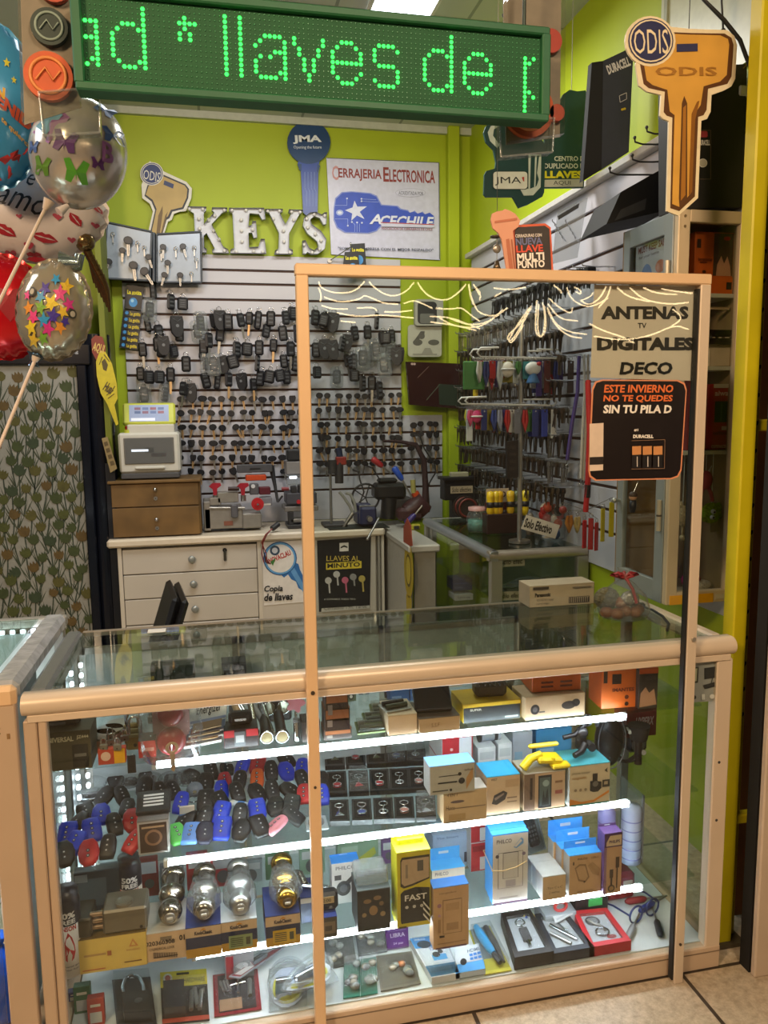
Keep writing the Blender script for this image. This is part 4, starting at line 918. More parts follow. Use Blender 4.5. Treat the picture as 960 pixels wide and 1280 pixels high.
part('spoked_wheel',w_,bl_);part('motor_case',MB().box(lg(502,633)+Vector((0,.03,0)),(.14,.12,.11),mat('#3f3c3c',.4,.3),.01),bl_)
def screwdriver(label,p0,p1,p2,col,y):
    "handle p0..p1, shaft p1..p2 (photo pixels)"
    a_,b_,c_ = at(*p0,Y=y),at(*p1,Y=y),at(*p2,Y=y)
    t = thing('screwdriver',label,'screwdriver',c_,0)
    part('handle',MB().tube([a_-c_,a_-c_+(b_-a_)*.1,a_-c_+(b_-a_)*.8,b_-c_],[.012,.02,.018,.012],col,10),t);part('shaft',MB().cyl(b_-c_,(0,0,0),.006,STEEL),t)
screwdriver('blue handled screwdriver leaning on the clutter behind the glass',(492,584),(503,600),(515,622),mat('#2450b4',.3),BY+.05)
screwdriver('purple handled screwdriver lying by the edge of the worktop',(507,655),(519,643),(528,632),mat('#3a2f74',.3),BY+.02)
screwdriver('red handled screwdriver stuck behind the black grinder',(465,573),(478,583),(489,592),mat('#a3262c',.3),BY+.18)
og = tool('power_tool','dark red power tool with an orange and yellow nose among the cables','tool',520,650,BY+.12)
def lo_(px,py): return at(px,py,Y=BY+.12)-og.location
part('body',MB().tube([lo_(508,640),lo_(522,630),(lo_(532,640))],[.05,.07,.05],mat('#3c1d20',.45),10).box(lo_(512,642),(.16,.1,.08),mat('#3f2224',.5),.02),og)
part('nose',MB().cyl(lo_(518,616),lo_(523,624),.026,mat('#c3481c',.4)).cyl(lo_(516,600),lo_(517,616),.016,mat('#a39c58',.4)),og,'orange nose')
part('handle',MB().tube([lo_(478,551)+Vector((0,-.02,0)),lo_(500,552),lo_(520,556),lo_(530,575),lo_(532,610),lo_(532,640)],[.008,.010,.016,.018,.02,.028],mat('#311c1f',.5),8),og)
for j,(pp,lab) in enumerate(((([(525,545),(530,560),(543,580),(545,590),(536,605)]),'thin black cable looping down beside the lime pillar'),([(448,590),(450,600),(455,615),(450,628)],'black cable arching over the drill stand'),([(466,585),(470,592),(475,600),(484,603)],'black cable hanging behind the screwdrivers'))):
    P0 = at(*pp[-1],Y=BY+.3);c_ = thing('cable',lab,'cable',P0);part('lead',MB().tube([at(a,b,Y=BY+.3)-P0 for a,b in pp],.005,DK,6),c_);part('tip',MB().sph((0,0,0),.009,DK,8),c_);part('wall_clip',MB().cyl(at(*pp[0],Y=BY+.3)-P0,Vector((at(*pp[0],Y=BY+.3).x-P0.x,YS-P0.y,at(*pp[0],Y=BY+.3).z-P0.z)),.006,DK,n=8),c_)
ym = tool('tape_measure','small yellow tape measure at the end of the worktop','tape measure',521,660,BY-.02,bz2)
part('case',MB().box((0,.03,.018),(.06,.04,.035),mat('#a8a02c',.4),.008),ym);part('belt',MB().box((0,.008,.018),(.03,.004,.02),DK),ym)
bp_ = Board('shield_card','pale plastic card of badges on the lime pillar behind the glass','card',YB-.08,532,445)
bp_.body(rounded(510,406,552,446,4),mat('#b5b3a2',.4),.008).part('tray');bp_.start();bp_.n = 1
bp_.lay([(516,428),(524,424),(530,420),(531,414),(526,414)],'#4b4a44').disc(522,428,6,'#55544c',4).disc(527,420,4,'#55544c').disc(542,428,7,'#55544c',3.5).lay([(516,442),(527,442),(531,435),(538,435),(541,442),(546,442),(546,444),(516,444)],'#8f8d7f').part('print')
b2 = Board('meter_box','grey wall box with a dark rounded face on the lime pillar','box',YB-.11,533,402)
b2.body(rounded(519,374,554,407,3),mat('#a9a79b',.45),.04).part('housing');b2.start();b2.n = 1;b2.lay(rounded(522,377,546,405,5),'#2b2c2c').lay(rounded(525,392,543,404,2),'#6a6a64').part('face')
b3 = Board('dark_screen','dark red tinted screen panel fixed on the pillar beside the keyring rack','screen',YB-.12,545,510)
b3.body([(508,452),(588,455),(588,512),(512,506)],mat('#2a1012',.2),.03).part('panel');b3.start();b3.n = 1
b3.lay([(548,480),(586,482),(586,508),(549,506)],'#12281c').line([(522,472),(536,458)],.7,'#6a5048').line([(533,500),(550,480)],.7,'#5c6a58').disc(515,455,1.5,'#b59a90').disc(518,455,1.5,'#b59a90').part('markings')

# ------------------------------------------------------------------ side wall: boxes,tray,hooks,key bundles
RED = mat('#a41d22',.4);YEL = mat('#d1b31f',.4);NAVB = mat('#24306e',.5);PURP = mat('#3b2a6d',.5);WHT = mat('#cfcdc6',.45);PINK = mat('#c94f7a',.45);TEAL = mat('#2f7f86',.45);GRN = mat('#3e7a3a',.5)
BX = mat('#1d2029',.35,var=.1)
YD = 1.05
a = at(742,228,Y=YD);b = at(797,200,Y=YD)
bb1 = Board('battery_box','tall black battery display box standing on the side slat panel top beside green board','box',YD,768,215)
bb1.body([(754,76),(792,58),(786,190),(752,212)],mat('#262b3a',.55),.03,mat('#15171d',.7)).body([(740,78),(754,76),(752,212),(729,226)],mat('#0c0e13',.8),.03,front=.001).part('box')
bb1.start();bb1.n = 1;bb1.text('DURACELL',759,82,787,94,'#c9c8cc',.04,-.42).line([(774,120),(783,116),(783,124),(775,128),(774,120)],.7,'#b9b8bd').text('...',776,136,782,139,'#c9b32a',.1,-.3).part('print')
YE = .425
bb2 = Board('battery_stand','black battery display stand on top of the tall wall cabinet behind the key sign','stand',YE,880,262)
q0 = at(832,262,Y=YE);bb2.o.z = kz1;bb2.t.location = bb2.o
bb2.body([(846,84),(934,80),(928,259),(846,261)],mat('#15110f',.6),.10).part('board')
bb2.start();bb2.n = 1
bb2.lay(rounded(870,160,888,224,3),'#100e0d').line([(870,163),(888,163),(888,224),(870,224),(870,163)],.8,'#5a4a3c').text('DURACELL',873,175,887,182,'#cfc9c0',.05).lay(rounded(874,164,884,172,2),'#a0343a')
bb2.disc(878,204,5.5,'#d8d2c6').disc(878,204,4.6,'#b9b29f').line([(928,86),(934,80)],1.2,'#6d5a20').part('print')
YT2 = 1.0
tr = Board('display_tray','black slanted display tray hooked on the side slat wall','tray',.70,800,275)
q = tr.q([(758,280),(776,240),(838,205),(838,262)])
mb = MB();mb.add([(v[0],0,v[1]) for v in q]+[(v[0]+.03,.25,v[1]) for v in q],[(0,1,2,3),(4,7,6,5),(0,3,7,4),(1,5,6,2),(0,4,5,1),(3,2,6,7)],mat('#0f0f10',.75));tr.mb = mb;tr.part('shell')
tr.start();tr.n = 1;tr.lay([(768,276),(776,262),(808,248),(806,262)],mat('#6d6f72',.15,.6)).part('shiny_lip')
for j,(x,y) in enumerate(((772,216),(800,200),(803,178),(818,165))):
    hk2 = thing('wire_hook','black wire hook over the slanted tray, %s up from the tray' % nth(j),'hook',at(x,y,Y=.80),0,'wire hooks over the black tray')
    d = Vector((.11,.0,.0));part('prong',MB().tube([(-.03,0,.012),(-.028,0,0),(.0,0,-.006),(.05,.0,-.004),(XS-hk2.location.x,.02,.01)],.0032,DK,6),hk2);part('knob',MB().sph((-.03,0,.014),.006,DK,8),hk2)
def bundle(n,L,mcols,spread,ring=True):
    h = MB();b = MB()
    for i in range(n):
        x = R.uniform(-spread,spread)*.5;y = -.006*i;T = Matrix.Translation((x*.4,y,0)) @ Matrix.Rotation(R.gauss(0,.12),4,'Y');m = R.choice(mcols)
        h.prism([(.011*math.cos(2*PI*k/10),-.014+.011*math.sin(2*PI*k/10)) for k in range(10)],-.0012,.0012,m,T=T)
        b.prism([(-.004,-.022),(.004,-.022),(.004,-L*.8),(.002,-L),(-.003,-L*.95)],-.001,.001,m,T=T)
    r = MB();r.tube([(0,-.006*n-.012,.008),(0,-.006*n-.008,0),(0,.0,-.002),(0,.10,.0)],.0022,CHROME,5)
    return {'heads': h,'blades': b,'hook': r}
BK_ = [bundle(5,.062,[mat('#6f6a62',.3,.8),mat('#8a8378',.3,.8),mat('#5b4a38',.35,.7)],.016),bundle(6,.07,[mat('#3b3733',.35,.6),mat('#57493c',.35,.7)],.014),bundle(5,.08,[mat('#8f8a83',.25,.9),mat('#a19a8d',.25,.9)],.018),bundle(5,.075,[mat('#161618',.4),mat('#1d1d20',.4)],.016)]
BT = [None]*4;SGRP = 'key blank bunches on the side slat wall'
rowsz = [(2.17,1.20,2.35,17,3),(2.05,1.6,2.95,18,2),(1.94,1.45,2.95,22,1),(1.83,1.45,2.95,22,0),(1.72,1.45,2.95,22,1),(1.60,1.4,2.95,24,0),(1.48,1.4,2.95,24,1),(1.36,1.4,2.95,24,0),(1.24,1.4,2.95,24,1),(1.13,1.85,2.95,18,2)]
for ri,(z,ya,yb,n,kk) in enumerate(rowsz):
    for j in range(n):
        k = kk if R.random() < .75 or kk == 3 else R.randrange(3)
        p = Vector((XS-.10,ya+(yb-ya)*(j+.5)/n+R.uniform(-.012,.012),z+R.uniform(-.008,.008)))
        lab = '%s key blanks, bunch %s from the entrance in row %s of the side wall' % (('dull grey','dark','bright steel','black')[k],nth(j),['one','two','three','four','five','six','seven','eight','nine','ten'][ri])
        rz = -PI/2+R.gauss(0,.1)
        if BT[k] is None:
            t = thing('key_bunch',lab,'keys',p,rz,SGRP)
            for n_,m_ in BK_[k].items(): part(n_,m_,t)
            BT[k] = t
        else: t = dup(BT[k],p,(0,0,rz),lab)
        t.scale = (1.3,1.2,R.uniform(1.15,1.5)) if k != 3 else (1.5,1.2,R.uniform(1.2,1.5))
hp = Board('hook_card','clear plastic panel of chrome hooks hanging on the side slat wall','card',1.45,715,280)
hp.body([(697,265),(735,246),(722,322),(690,330)],clear('#eef2f4',1.5,.05,.25),.003).part('panel')
hp.start();hp.n = 1;hp.lay([(697,270),(724,254),(723,260),(698,275)],'#55585c');hp.part('header')
mb = MB()
for i in range(5):
    a,b = hp.q([(690+i*3,280+i*5)])[0];
    for k in range(2): mb.tube([(a-.02+k*.06,-.05,b+.008),(a-.02+k*.06,-.048,b),(a+.02+k*.06,0,b-.004)],.0022,CHROME,5)
o_ = part('hook_set',mb,hp.t);o_['kind'] = 'stuff'
bl2 = thing('wind_bell','small bronze bell hanging on a thread beside the peach key','bell',at(621,336,Y=.25))
def l9(px,py): return at(px,py,Y=.25)-bl2.location
part('bell',MB().lathe([(.0,.022),(.006,.02),(.008,.008),(.013,-.004),(.0,-.004)],mat('#6b5b48',.35,.7),14),bl2)
part('thread',MB().cyl((0,0,.02),(0,0,ZC-bl2.location.z),.0008,mat('#8a857c')),bl2);part('charm',MB().sph(l9(621,311),(.012,.004,.012),mat('#9a9287',.3,.6)).lathe([(0,.004),(.016,.002),(.016,-.002),(0,-.004)],mat('#5f564c',.3,.7),16,l9(620,296)),bl2)
# ------------------------------------------------------------------ keyring stand on the inner case
PY = 1.93
PY = 1.6;pb = at(650,600,Y=PY)
ks = thing('keyring_stand','chrome pole stand with two double wire bars of keyrings on the inner case','stand',(pb.x,PY,IH))
def lk(px,py,y=None): return at(px,py,Y=PY if y is None else y)-ks.location
part('base',MB().cyl((0,0,0),(0,0,.012),.05,STEEL,n=20),ks)
part('pole',MB().cyl((0,0,.01),(0,0,lk(649,400).z),.011,mat('#a9a59d',.3,.7)),ks)
for (xa,xb,y0,y1) in ((592,696,436,447),(577,690,497,505)):
    A,B = lk(xa,y0),lk(xb,y0+2);C_,D_ = lk(xa,y1),lk(xb,y1+2);mb = MB()
    for yy in (-.05,.05):
        mb.tube([(A.x+.10,yy,A.z+.002),(A.x+.015,yy,A.z),(A.x,yy,(A.z+C_.z)/2),(A.x+.015,yy,C_.z),(B.x-.015,yy,D_.z),(B.x,yy,(B.z+D_.z)/2),(B.x-.015,yy,B.z),(B.x-.12,yy,B.z)],.0045,WHT,6)
    mb.cyl((0,-.05,C_.z),(0,.05,C_.z),.004,STEEL);part('wire_bar',mb,ks)
def ringtop(mb): return mb.ring((0,0,-.008),.008,.0013,CHROME,n=12,k=5)
def strap(w_,L,m): return MB().tube([(-w_*.25,0,-.02),(-w_*.35,.002,-L*.6),(0,.002,-L),(w_*.35,.002,-L*.6),(w_*.25,0,-.02)],[.006,.009,.010,.009,.006],m,6)
def flatstrap(w_,L,m): return MB().box((0,0,-.018-L/2),(w_,.006,L),m,.002)
KR = []
def keyring(px,py,L,kind,m,label,dy=0.):
    px = px if px < 590 else 590+(px-590)*.9
    p = at(px,py,Y=PY+dy);t = thing('keyring',label,'keyring',p,R.gauss(0,.2),'keyrings on the chrome stand');s_ = mpp(p);L *= s_
    part('split_ring',ringtop(MB()),t)
    if kind == 'loop': part('loop_strap',strap(.022,L,m),t)
    elif kind == 'flat': part('strap',flatstrap(.030,L,m),t);part('rivet',MB().cyl((0,-.004,-.026),(0,-.0025,-.026),.004,CHROME),t)
    elif kind == 'tag': part('tag',MB().box((0,0,-.02-L/2),(L*.8,.008,L),m,.004),t);part('link',MB().cyl((0,0,-.012),(0,0,-.022),.002,CHROME),t)
    elif kind == 'ball': part('charm',MB().sph((0,0,-.02-L/2),(L*.45,L*.3,L*.5),m),t);part('band',MB().ring((0,0,-.02-L/2),L*.46,.004,WHT,'z'),t)
    elif kind == 'whistle': part('strap',flatstrap(.018,L*.5,WHT),t);part('body',MB().cyl((0,0,-.02-L*.5),(0,0,-.02-L),.012,m),t);part('cap',MB().cyl((0,0,-.02-L*.48),(0,0,-.02-L*.62),.014,RED),t)
    return t
cm7 = lambda x,y: (540+x/4.268,340+y/4.268)
up = [(235,480,45,'whistle',YEL,'white, red and yellow whistle'),(258,480,30,'loop',WHT,'white loop strap'),(278,480,32,'loop',WHT,'white loop strap with pale tip'),(298,475,36,'loop',NAVB,'dark blue loop strap'),(315,480,30,'whistle',GRN,'white and green whistle'),(335,485,22,'flat',RED,'short red strap'),(358,480,34,'loop',WHT,'white loop strap beside the red strap'),(380,480,40,'loop',mat('#b9bfc0',.2),'grey white loop strap'),(405,500,22,'ball',RED,'round red charm with white band'),(425,500,20,'ball',mat('#d6cfc0'),'round cream charm'),
      (440,490,28,'flat',mat('#7b7f2a',.5),'olive strap'),(490,475,20,'loop',GRN,'green loop strap'),(515,470,24,'loop',mat('#2f6aa0',.5),'sky blue loop strap'),(555,485,22,'tag',TEAL,'teal square tag'),(590,480,40,'flat',NAVB,'navy fabric strap'),(612,480,44,'flat',PURP,'purple fabric strap'),(635,480,42,'flat',NAVB,'navy fabric strap by the purple strap'),(660,480,40,'flat',mat('#5a2320',.5),'maroon fabric strap'),(690,480,42,'flat',RED,'dull red fabric strap'),(715,480,38,'loop',NAVB,'navy loop strap'),(738,480,48,'loop',PURP,'purple loop strap'),(800,460,40,'flat',mat('#4a3a30',.5),'brown fabric strap')]
for i,(x,y,L,k,m,l) in enumerate(up): keyring(*cm7(x,452),L,k,m,'%s keyring, upper bar of the chrome stand, %s along' % (l,nth(i)),-.05 if i % 2 else .05)
lo3 = [(190,730,24,'loop',mat('#c9c23a',.4),'yellow loop strap'),(205,725,24,'loop',PINK,'pink loop strap'),(222,728,26,'loop',mat('#d24a8a',.4),'bright pink loop strap'),(240,760,16,'ball',mat('#c2386c',.4),'magenta charm'),(262,770,16,'tag',mat('#c9b23a',.4),'yellow striped tag'),(285,750,26,'flat',NAVB,'navy strap'),(315,790,22,'tag',mat('#4a1a22',.4),'maroon square tag'),(345,740,30,'loop',mat('#2a3f86',.5),'blue loop strap'),(362,740,32,'loop',NAVB,'navy loop strap'),(380,742,30,'loop',mat('#8d93a8',.4),'grey loop strap'),(402,742,30,'loop',NAVB,'navy loop strap by the red oval'),(425,745,32,'loop',RED,'red loop strap'),(443,745,34,'loop',RED,'red oval loop'),(485,740,30,'flat',mat('#6d6f78',.4),'grey strap'),(505,740,32,'flat',NAVB,'navy strap by the grey strap'),(530,742,32,'loop',RED,'red loop strap beyond the pole'),(565,740,34,'flat',mat('#2a3f9a',.5),'bright blue strap'),(590,740,34,'flat',NAVB,'navy strap beyond the blue one'),(615,742,36,'flat',mat('#232a5a',.5),'dark navy lettered strap'),(645,740,34,'flat',mat('#2a3a92',.5),'blue fabric strap'),(670,740,34,'loop',NAVB,'navy loop strap near the bar end'),(700,740,36,'flat',WHT,'pale fabric strap')]
for i,(x,y,L,k,m,l) in enumerate(lo3):
    t = keyring(*cm7(x,712),L,k,m,'%s keyring, lower bar of the chrome stand, %s along' % (l,nth(i)),-.05 if i % 2 else .05)
    if i == 18: part('lettering',MB().text('FIAT',0,0,.045,.014,WHT,T=Matrix.Translation((0,-.0035,-.055)) @ Matrix.Rotation(PI/2,4,'Y')),t)
XC = [RED,NAVB,WHT,PURP,mat('#8a7f2a',.5),GRN,mat('#7a2a30',.5),mat('#b9bfc0',.3)];XN = ['red','navy','white','purple','mustard','green','maroon','grey']
for bar,yb_,x0_,x1_ in (('upper',452,225,720),('lower',712,200,700)):
    for i in range(15):
        k_ = R.randrange(8);keyring(*cm7(x0_+(x1_-x0_)*i/14,yb_),R.uniform(24,40),R.choice(('loop','flat','loop','tag')),XC[k_],'%s keyring in the middle line of the %s bar, %s along' % (XN[k_],bar,nth(i)),.0)
pc = thing('plush_charm','white round plush charm with a blue skirt hanging on the chrome stand','keyring',at(*cm7(540,460),Y=PY-.08))
part('head',MB().sph((0,0,-.045),(.038,.02,.03),WHT),pc);part('skirt',MB().lathe([(.012,-.065),(.03,-.105),(.028,-.11),(0,-.108)],mat('#3a6a9a',.6),14),pc);part('bow',MB().sph((.022,-.015,-.025),(.012,.006,.009),RED,8),pc);part('loop',MB().cyl((0,0,0),(0,0,-.02),.002,CHROME),pc)
for nm,pts,r_,m,lab in (('lanyard',[(724,445),(722,490),(715,530),(709,575)],.008,PURP,'long purple blue lanyard hanging from the bar end'),('lanyard',[(730,443),(731,490),(728,540),(726,598)],.006,WHT,'long white lanyard beside the battery poster'),('lanyard',[(735,443),(735,480),(732,540),(729,600)],.006,mat('#bdb4a6',.5),'second pale lanyard beside the battery poster')):
    p = at(*pts[0],Y=1.32);t = thing(nm,lab,'lanyard',p,0);part('strap',MB().tube([at(a,b,Y=1.32)-p for a,b in pts],r_,m,6),t);q = at(*pts[-1],Y=1.32)-p;part('hook',MB().tube([(-.012,0,-.004),(0,0,-.008),(XS-p.x,0,.006)],.003,CHROME,6),t);part('clip',MB().cyl(q,q-Vector((0,0,.02)),.004,CHROME).ring(q-Vector((0,0,.028)),.008,.002,CHROME,n=10,k=5),t)
YR = 1.0
p = at(735,475,Y=YR)
t = thing('lanyard','wide red lanyard hanging beside the battery poster with a bunch of charms','lanyard',p)
part('strap',MB().tube([(0,0,0),at(737,540,Y=YR)-p,at(735,600,Y=YR)-p,at(732,640,Y=YR)-p],.011,mat('#b81f24',.5),6),t);part('black_band',MB().tube([at(735,606,Y=YR)-p,at(734,622,Y=YR)-p],.0125,BLK,8),t)
part('hook',MB().tube([(-.012,0,-.004),(0,0,-.008),(XS-p.x,0,.006)],.003,CHROME,6),t);LE = at(732,638,Y=YR)
for i,(x,y,L,k,m,l) in enumerate([(712,638,26,'loop',mat('#b5742a',.4),'bronze wire loop'),(722,640,24,'loop',mat('#b9a26a',.3),'brass wire loop'),(731,645,36,'tag',mat('#b02028',.3),'red clear tag'),(739,642,40,'flat',RED,'red strap'),(746,648,36,'tag',mat('#b8242c',.3),'second red clear tag'),(754,630,42,'flat',mat('#c9b91f',.4),'yellow notched strap'),(765,622,44,'flat',mat('#c9b91f',.4),'second yellow notched strap'),(704,628,30,'ball',mat('#8a2f2a',.4),'dark red ball')]):
    p = at(x,y,Y=YR+.01*(i % 3));t = thing('keyring','%s on the wide red lanyard, %s of its charms' % (l,nth(i)),'keyring',p,R.gauss(0,.3),'charms on the red lanyard');s_ = mpp(p)*L
    part('split_ring',ringtop(MB()).tube([(0,0,0),(LE-p).lerp(Vector((0,0,0)),.0)],.0012,CHROME,5,T=Matrix.Rotation(-t.rotation_euler.z,4,'Z')),t);part('charm',strap(.03,s_,m) if k == 'loop' else flatstrap(.02,s_,m) if k == 'flat' else MB().box((0,0,-.016-s_/2),(.022,.008,s_),m,.003) if k == 'tag' else MB().sph((0,0,-.03),.016,m),t)
# ------------------------------------------------------------------ things on the inner case top
def on_case(px,py,Y=None):
    q = at(px,py,Z=IH) if Y is None else at(px,py,Y=Y);return Vector((min(q.x,1.575),q.y,IH))
q = on_case(630,650,1.85)
rk = thing('tool_rack','dark wooden tool rack with yellow handled screwdrivers on the inner case','rack',q);s_ = mpp(q)
part('block',MB().box((.0,.05,.05),(.17,.08,.10),mat('#2c1712',.4),.004),rk)
part('card',MB().box((.0,.095,.185),(.12,.004,.07),mat('#c8b49c',.5)).text('7.00',.0,.19,.09,.03,mat('#4a2a24',.5),.0925,.02).box((.0,.095,.13),(.13,.006,.04),mat('#5a1c20',.5)),rk,'pale price card')
for i,(x,c) in enumerate(((613,'#d8b414'),(620,'#d8b414'),(624,'#d8a414'),(638,'#c9a41c'),(646,'#3f4a1e'),(656,'#d8bc14'))):
    p = at(x,640,Y=q.y+.035);p.z = IH+.085;t = thing('screwdriver','%s handled screwdriver in the dark rack, %s from the jar' % ('olive' if i == 4 else 'yellow',nth(i)),'screwdriver',p,0,'screwdrivers in the rack')
    t.scale = (1.5,1.5,1.0);part('handle',MB().lathe([(0,.13),(.012,.125),(.014,.10),(.011,.06),(.014,.03),(.008,.0),(0,0)],mat(c,.35),12),t);part('grip_band',MB().lathe([(.0115,.075),(.0145,.07),(.0145,.05),(.0115,.045)],BLK,12),t)
q = on_case(597,640,1.98)
jr = thing('glass_jar','clear jar of green and red bits at the end of the tool rack','jar',q)
part('jar',MB().lathe([(0,.002),(.05,.002),(.055,.02),(.055,.08),(.045,.10),(.045,.11)],clear('#e6f0ec',1.5,.02,.08),20),jr);part('contents',MB().lathe([(0,.006),(.048,.006),(.05,.06),(0,.07)],mat('#4f8a80',.4,var=.3,scale=80),16),jr);part('lid',MB().lathe([(.048,.108),(.048,.125),(0,.13)],mat('#b58a86',.4),20),jr)
q = on_case(671,645)
for i,(px,h_,c) in enumerate(((669,.11,'#6f6456'),(677,.08,'#8b8f90'),(688,.06,'#3d4a52'))):
    p = on_case(px-6,650,1.80);t = thing('charm_figure','%s small figure on the inner case behind the cash sign, %s one' % (('brown','grey','slate')[i],nth(i)),'figure',p,0,'small figures on the inner case')
    part('body',MB().lathe([(0,0),(.022,0),(.024,h_*.3),(.014,h_*.55),(0,h_*.6)],mat(c,.5),14),t);part('head',MB().sph((0,0,h_*.75),(.018,.016,h_*.25),mat(c,.5)),t)
q = on_case(690,650,1.64)
pk = thing('toy_bag','clear bag of red, blue and white bits on the inner case beside the cash sign','bag',q)
mb = MB()
for i in range(16): mb.sph((R.uniform(-.05,.05),R.uniform(-.05,.0),.02+R.uniform(0,.15)),(.024,.016,.026),[RED,mat('#2f5f9a',.4),WHT,mat('#b5482a',.4),BLK][i % 5],8)
o_ = part('contents',mb,pk);o_['kind'] = 'stuff'
part('bag',MB().lathe([(0,0),(.06,.005),(.07,.07),(.055,.15),(.02,.19),(.03,.22)],BAG,16),pk);part('header',MB().box((0,-.01,.24),(.08,.003,.05),mat('#9aa4b8',.4)),pk)
sgn = Board('cash_sign','white slanted hand-lettered card standing on the inner case','sign',IY0+.12,675,668)
sgn.body([(658,643.5),(700,656.5),(694,673.5),(651.5,661)],mat('#e6e0d4',.45),.003).part('card');sgn.start();sgn.n = 1;sgn.text('Solo Efectivo',656,647,690,659,'#15120f',.03,.27).part('lettering')
part('foot',MB().box((.05,.02,-.016),(.05,.03,.008),mat('#c9c2b6',.4)),sgn.t)
q = on_case(572,648);o = q
cb_ = thing('parts_box','black box with a paper note standing behind the inner case end','box',at(577,612,Y=2.62));s_ = mpp(cb_.location)
part('box',MB().box((0,.05,0),(44*s_,.10,26*s_),mat('#151517',.4),.004),cb_);part('lid',MB().box((0,.05,14*s_),(49*s_,.12,4*s_),mat('#1d1d20',.4),.003),cb_);part('note',MB().box((0,-.001,-.0),(29*s_,.002,9*s_),mat('#b8a483',.5)).text('Solo efectivo',0,0,25*s_,6*s_,mat('#2a211a',.5),-.0025,.01,.1),cb_,'paper note')
part('stand',MB().box((0,.06,(.9-cb_.location.z)/2-6.5*s_),(.1,.06,cb_.location.z-.9-13*s_),DK),cb_)
lw_ = thing('cream_box','small cream switch box on the black box behind the case','box',at(575,596,Y=2.66));part('box',MB().box((0,.02,-.006),(23*s_,.05,14*s_),mat('#a8a184',.4),.005),lw_);part('button',MB().cyl((.02,-.005,-.006),(.02,-.009,-.006),.008,mat('#3a3226')),lw_)
rw = thing('wire_reel','dark reel with a red rim behind the jar on the inner case','reel',at(585,632,Y=2.36));rw.location.z = IH
for dy in (0,.07): part('flange',MB().cyl((0,dy,.07),(0,dy+.008,.07),.065,mat('#2a2220',.4),n=24).ring((0,dy,.07),.05,.006,mat('#6a2a24',.4),n=24),rw)
part('winding',MB().cyl((0,.008,.07),(0,.07,.07),.048,mat('#3a2a26',.5),n=20),rw)
for i,(x,y) in enumerate(((567,628),(572,640),(560,637))):
    q = on_case(x,y);t = thing('metal_part','dark round metal part behind the wire reel, %s of three' % nth(i),'part',(max(q.x,IX0+.05),min(q.y,IY1-.06-.07*i),IH),0,'dark metal parts on the case end');part('body',MB().lathe([(0,0),(.03,0),(.032,.03),(.018,.05),(0,.052)],mat('#1c1a1a',.35,.4),14),t);part('nut',MB().cyl((0,0,.05),(0,0,.062),.01,STEEL,n=6),t)
spk = Board('remote_bundle','tall dark bundle of remotes tied to the chrome pole','remote',PY-.04,641,575)
spk.body([(634,552),(648,550),(648,596),(634,598)],mat('#1a1311',.45),.02).part('case');spk.start();spk.n = 1
for i in range(4): spk.rect(637,557+i*9,645,561+i*9,'#2f2622')
spk.part('buttons')
def in_case(name,label,cat,px0,px1,pyb,pyt,z,d,m,fn=None,group=None,Y=None):
    q = at((px0+px1)/2,pyb,Z=z) if Y is None else Vector((at((px0+px1)/2,pyb,Y=Y).x,Y,z));s_ = mpp(q);t = thing(name,label,cat,q,0,group);W = (px1-px0)*s_;H = at((px0+px1)/2,pyt,Y=q.y).z-z
    part('box',MB().box((0,d/2,H/2),(W,d,H),m,.002),t)
    if fn: a_ = MB();art(a_,W,H,fn,0);part('print',a_,t)
    return t
for nm,lab,(x0,y0,x1,y1),txt in (('paper_note','upper hand-lettered note stuck inside the inner case glass',(624,697,656,709),'Solo efec'),('paper_note','lower hand-lettered note stuck inside the inner case glass',(623,740,662,751),'Sólo efectivo')):
    n_ = Board(nm,lab,'note',IY0+.026,(x0+x1)/2,y1);n_.body([(x0,y0),(x1,y0-2),(x1,y1-2),(x0,y1)],mat('#c5b9a6',.55),.001).part('sheet');n_.start();n_.n = 1;n_.text(txt,x0+2,y0+2,x1-3,y1-3,'#2a221c',.02,-.05,.1).part('lettering')
in_case('light_bulb_box','dark blue box with white print inside the inner case end','box',566,591,742,724,.62,.12,mat('#252a66',.4),[('t','Osram',.3,.3,.4,.2,'#8a93c8'),('r',.05,.6,.95,.68,'#3d4590')],Y=2.15)
in_case('white_carton','white carton with dark lettering under the blue box','box',568,592,752,743,.57,.12,WHT,[('t','Samsung',.5,.5,.7,.35,'#2a3550')],Y=2.13)
in_case('tan_block','tan sponge block hanging inside the inner case end','block',580,600,706,680,.78,.10,mat('#96703c',.6),Y=2.1)
for i in range(7):
    q = at(640+i*10,745-(i % 3)*5,Z=ISH);t = thing('cable_bag','%s coil of cable in a bag on the inner case shelf, %s along' % (['green','black','grey','teal','black','brown','green'][i],nth(i)),'cable',(q.x,max(q.y,IY0+.10+.05*(i % 3)),ISH),R.uniform(-.4,.4),'bagged cables in the inner case')
    mb = MB()
    for k in range(5): mb.tube([((.045+.004*k)*math.cos(a_*PI/6),(.03+.003*k)*math.sin(a_*PI/6),.012+.007*k+.004*math.sin(a_)) for a_ in range(12)],.004,mat(['#2f4a3a','#1c1c1e','#6d7072','#2f5a58','#191919','#4a3626','#3a5a46'][i],.4),5,True)
    part('coil',mb,t);part('bag',MB().sph((0,0,.028),(.065,.05,.028),BAG,12),t)
in_case('cable_carton','long pale carton on the shelf beside the lower note','box',690,722,740,726,ISH,.08,mat('#9c8a74',.5))

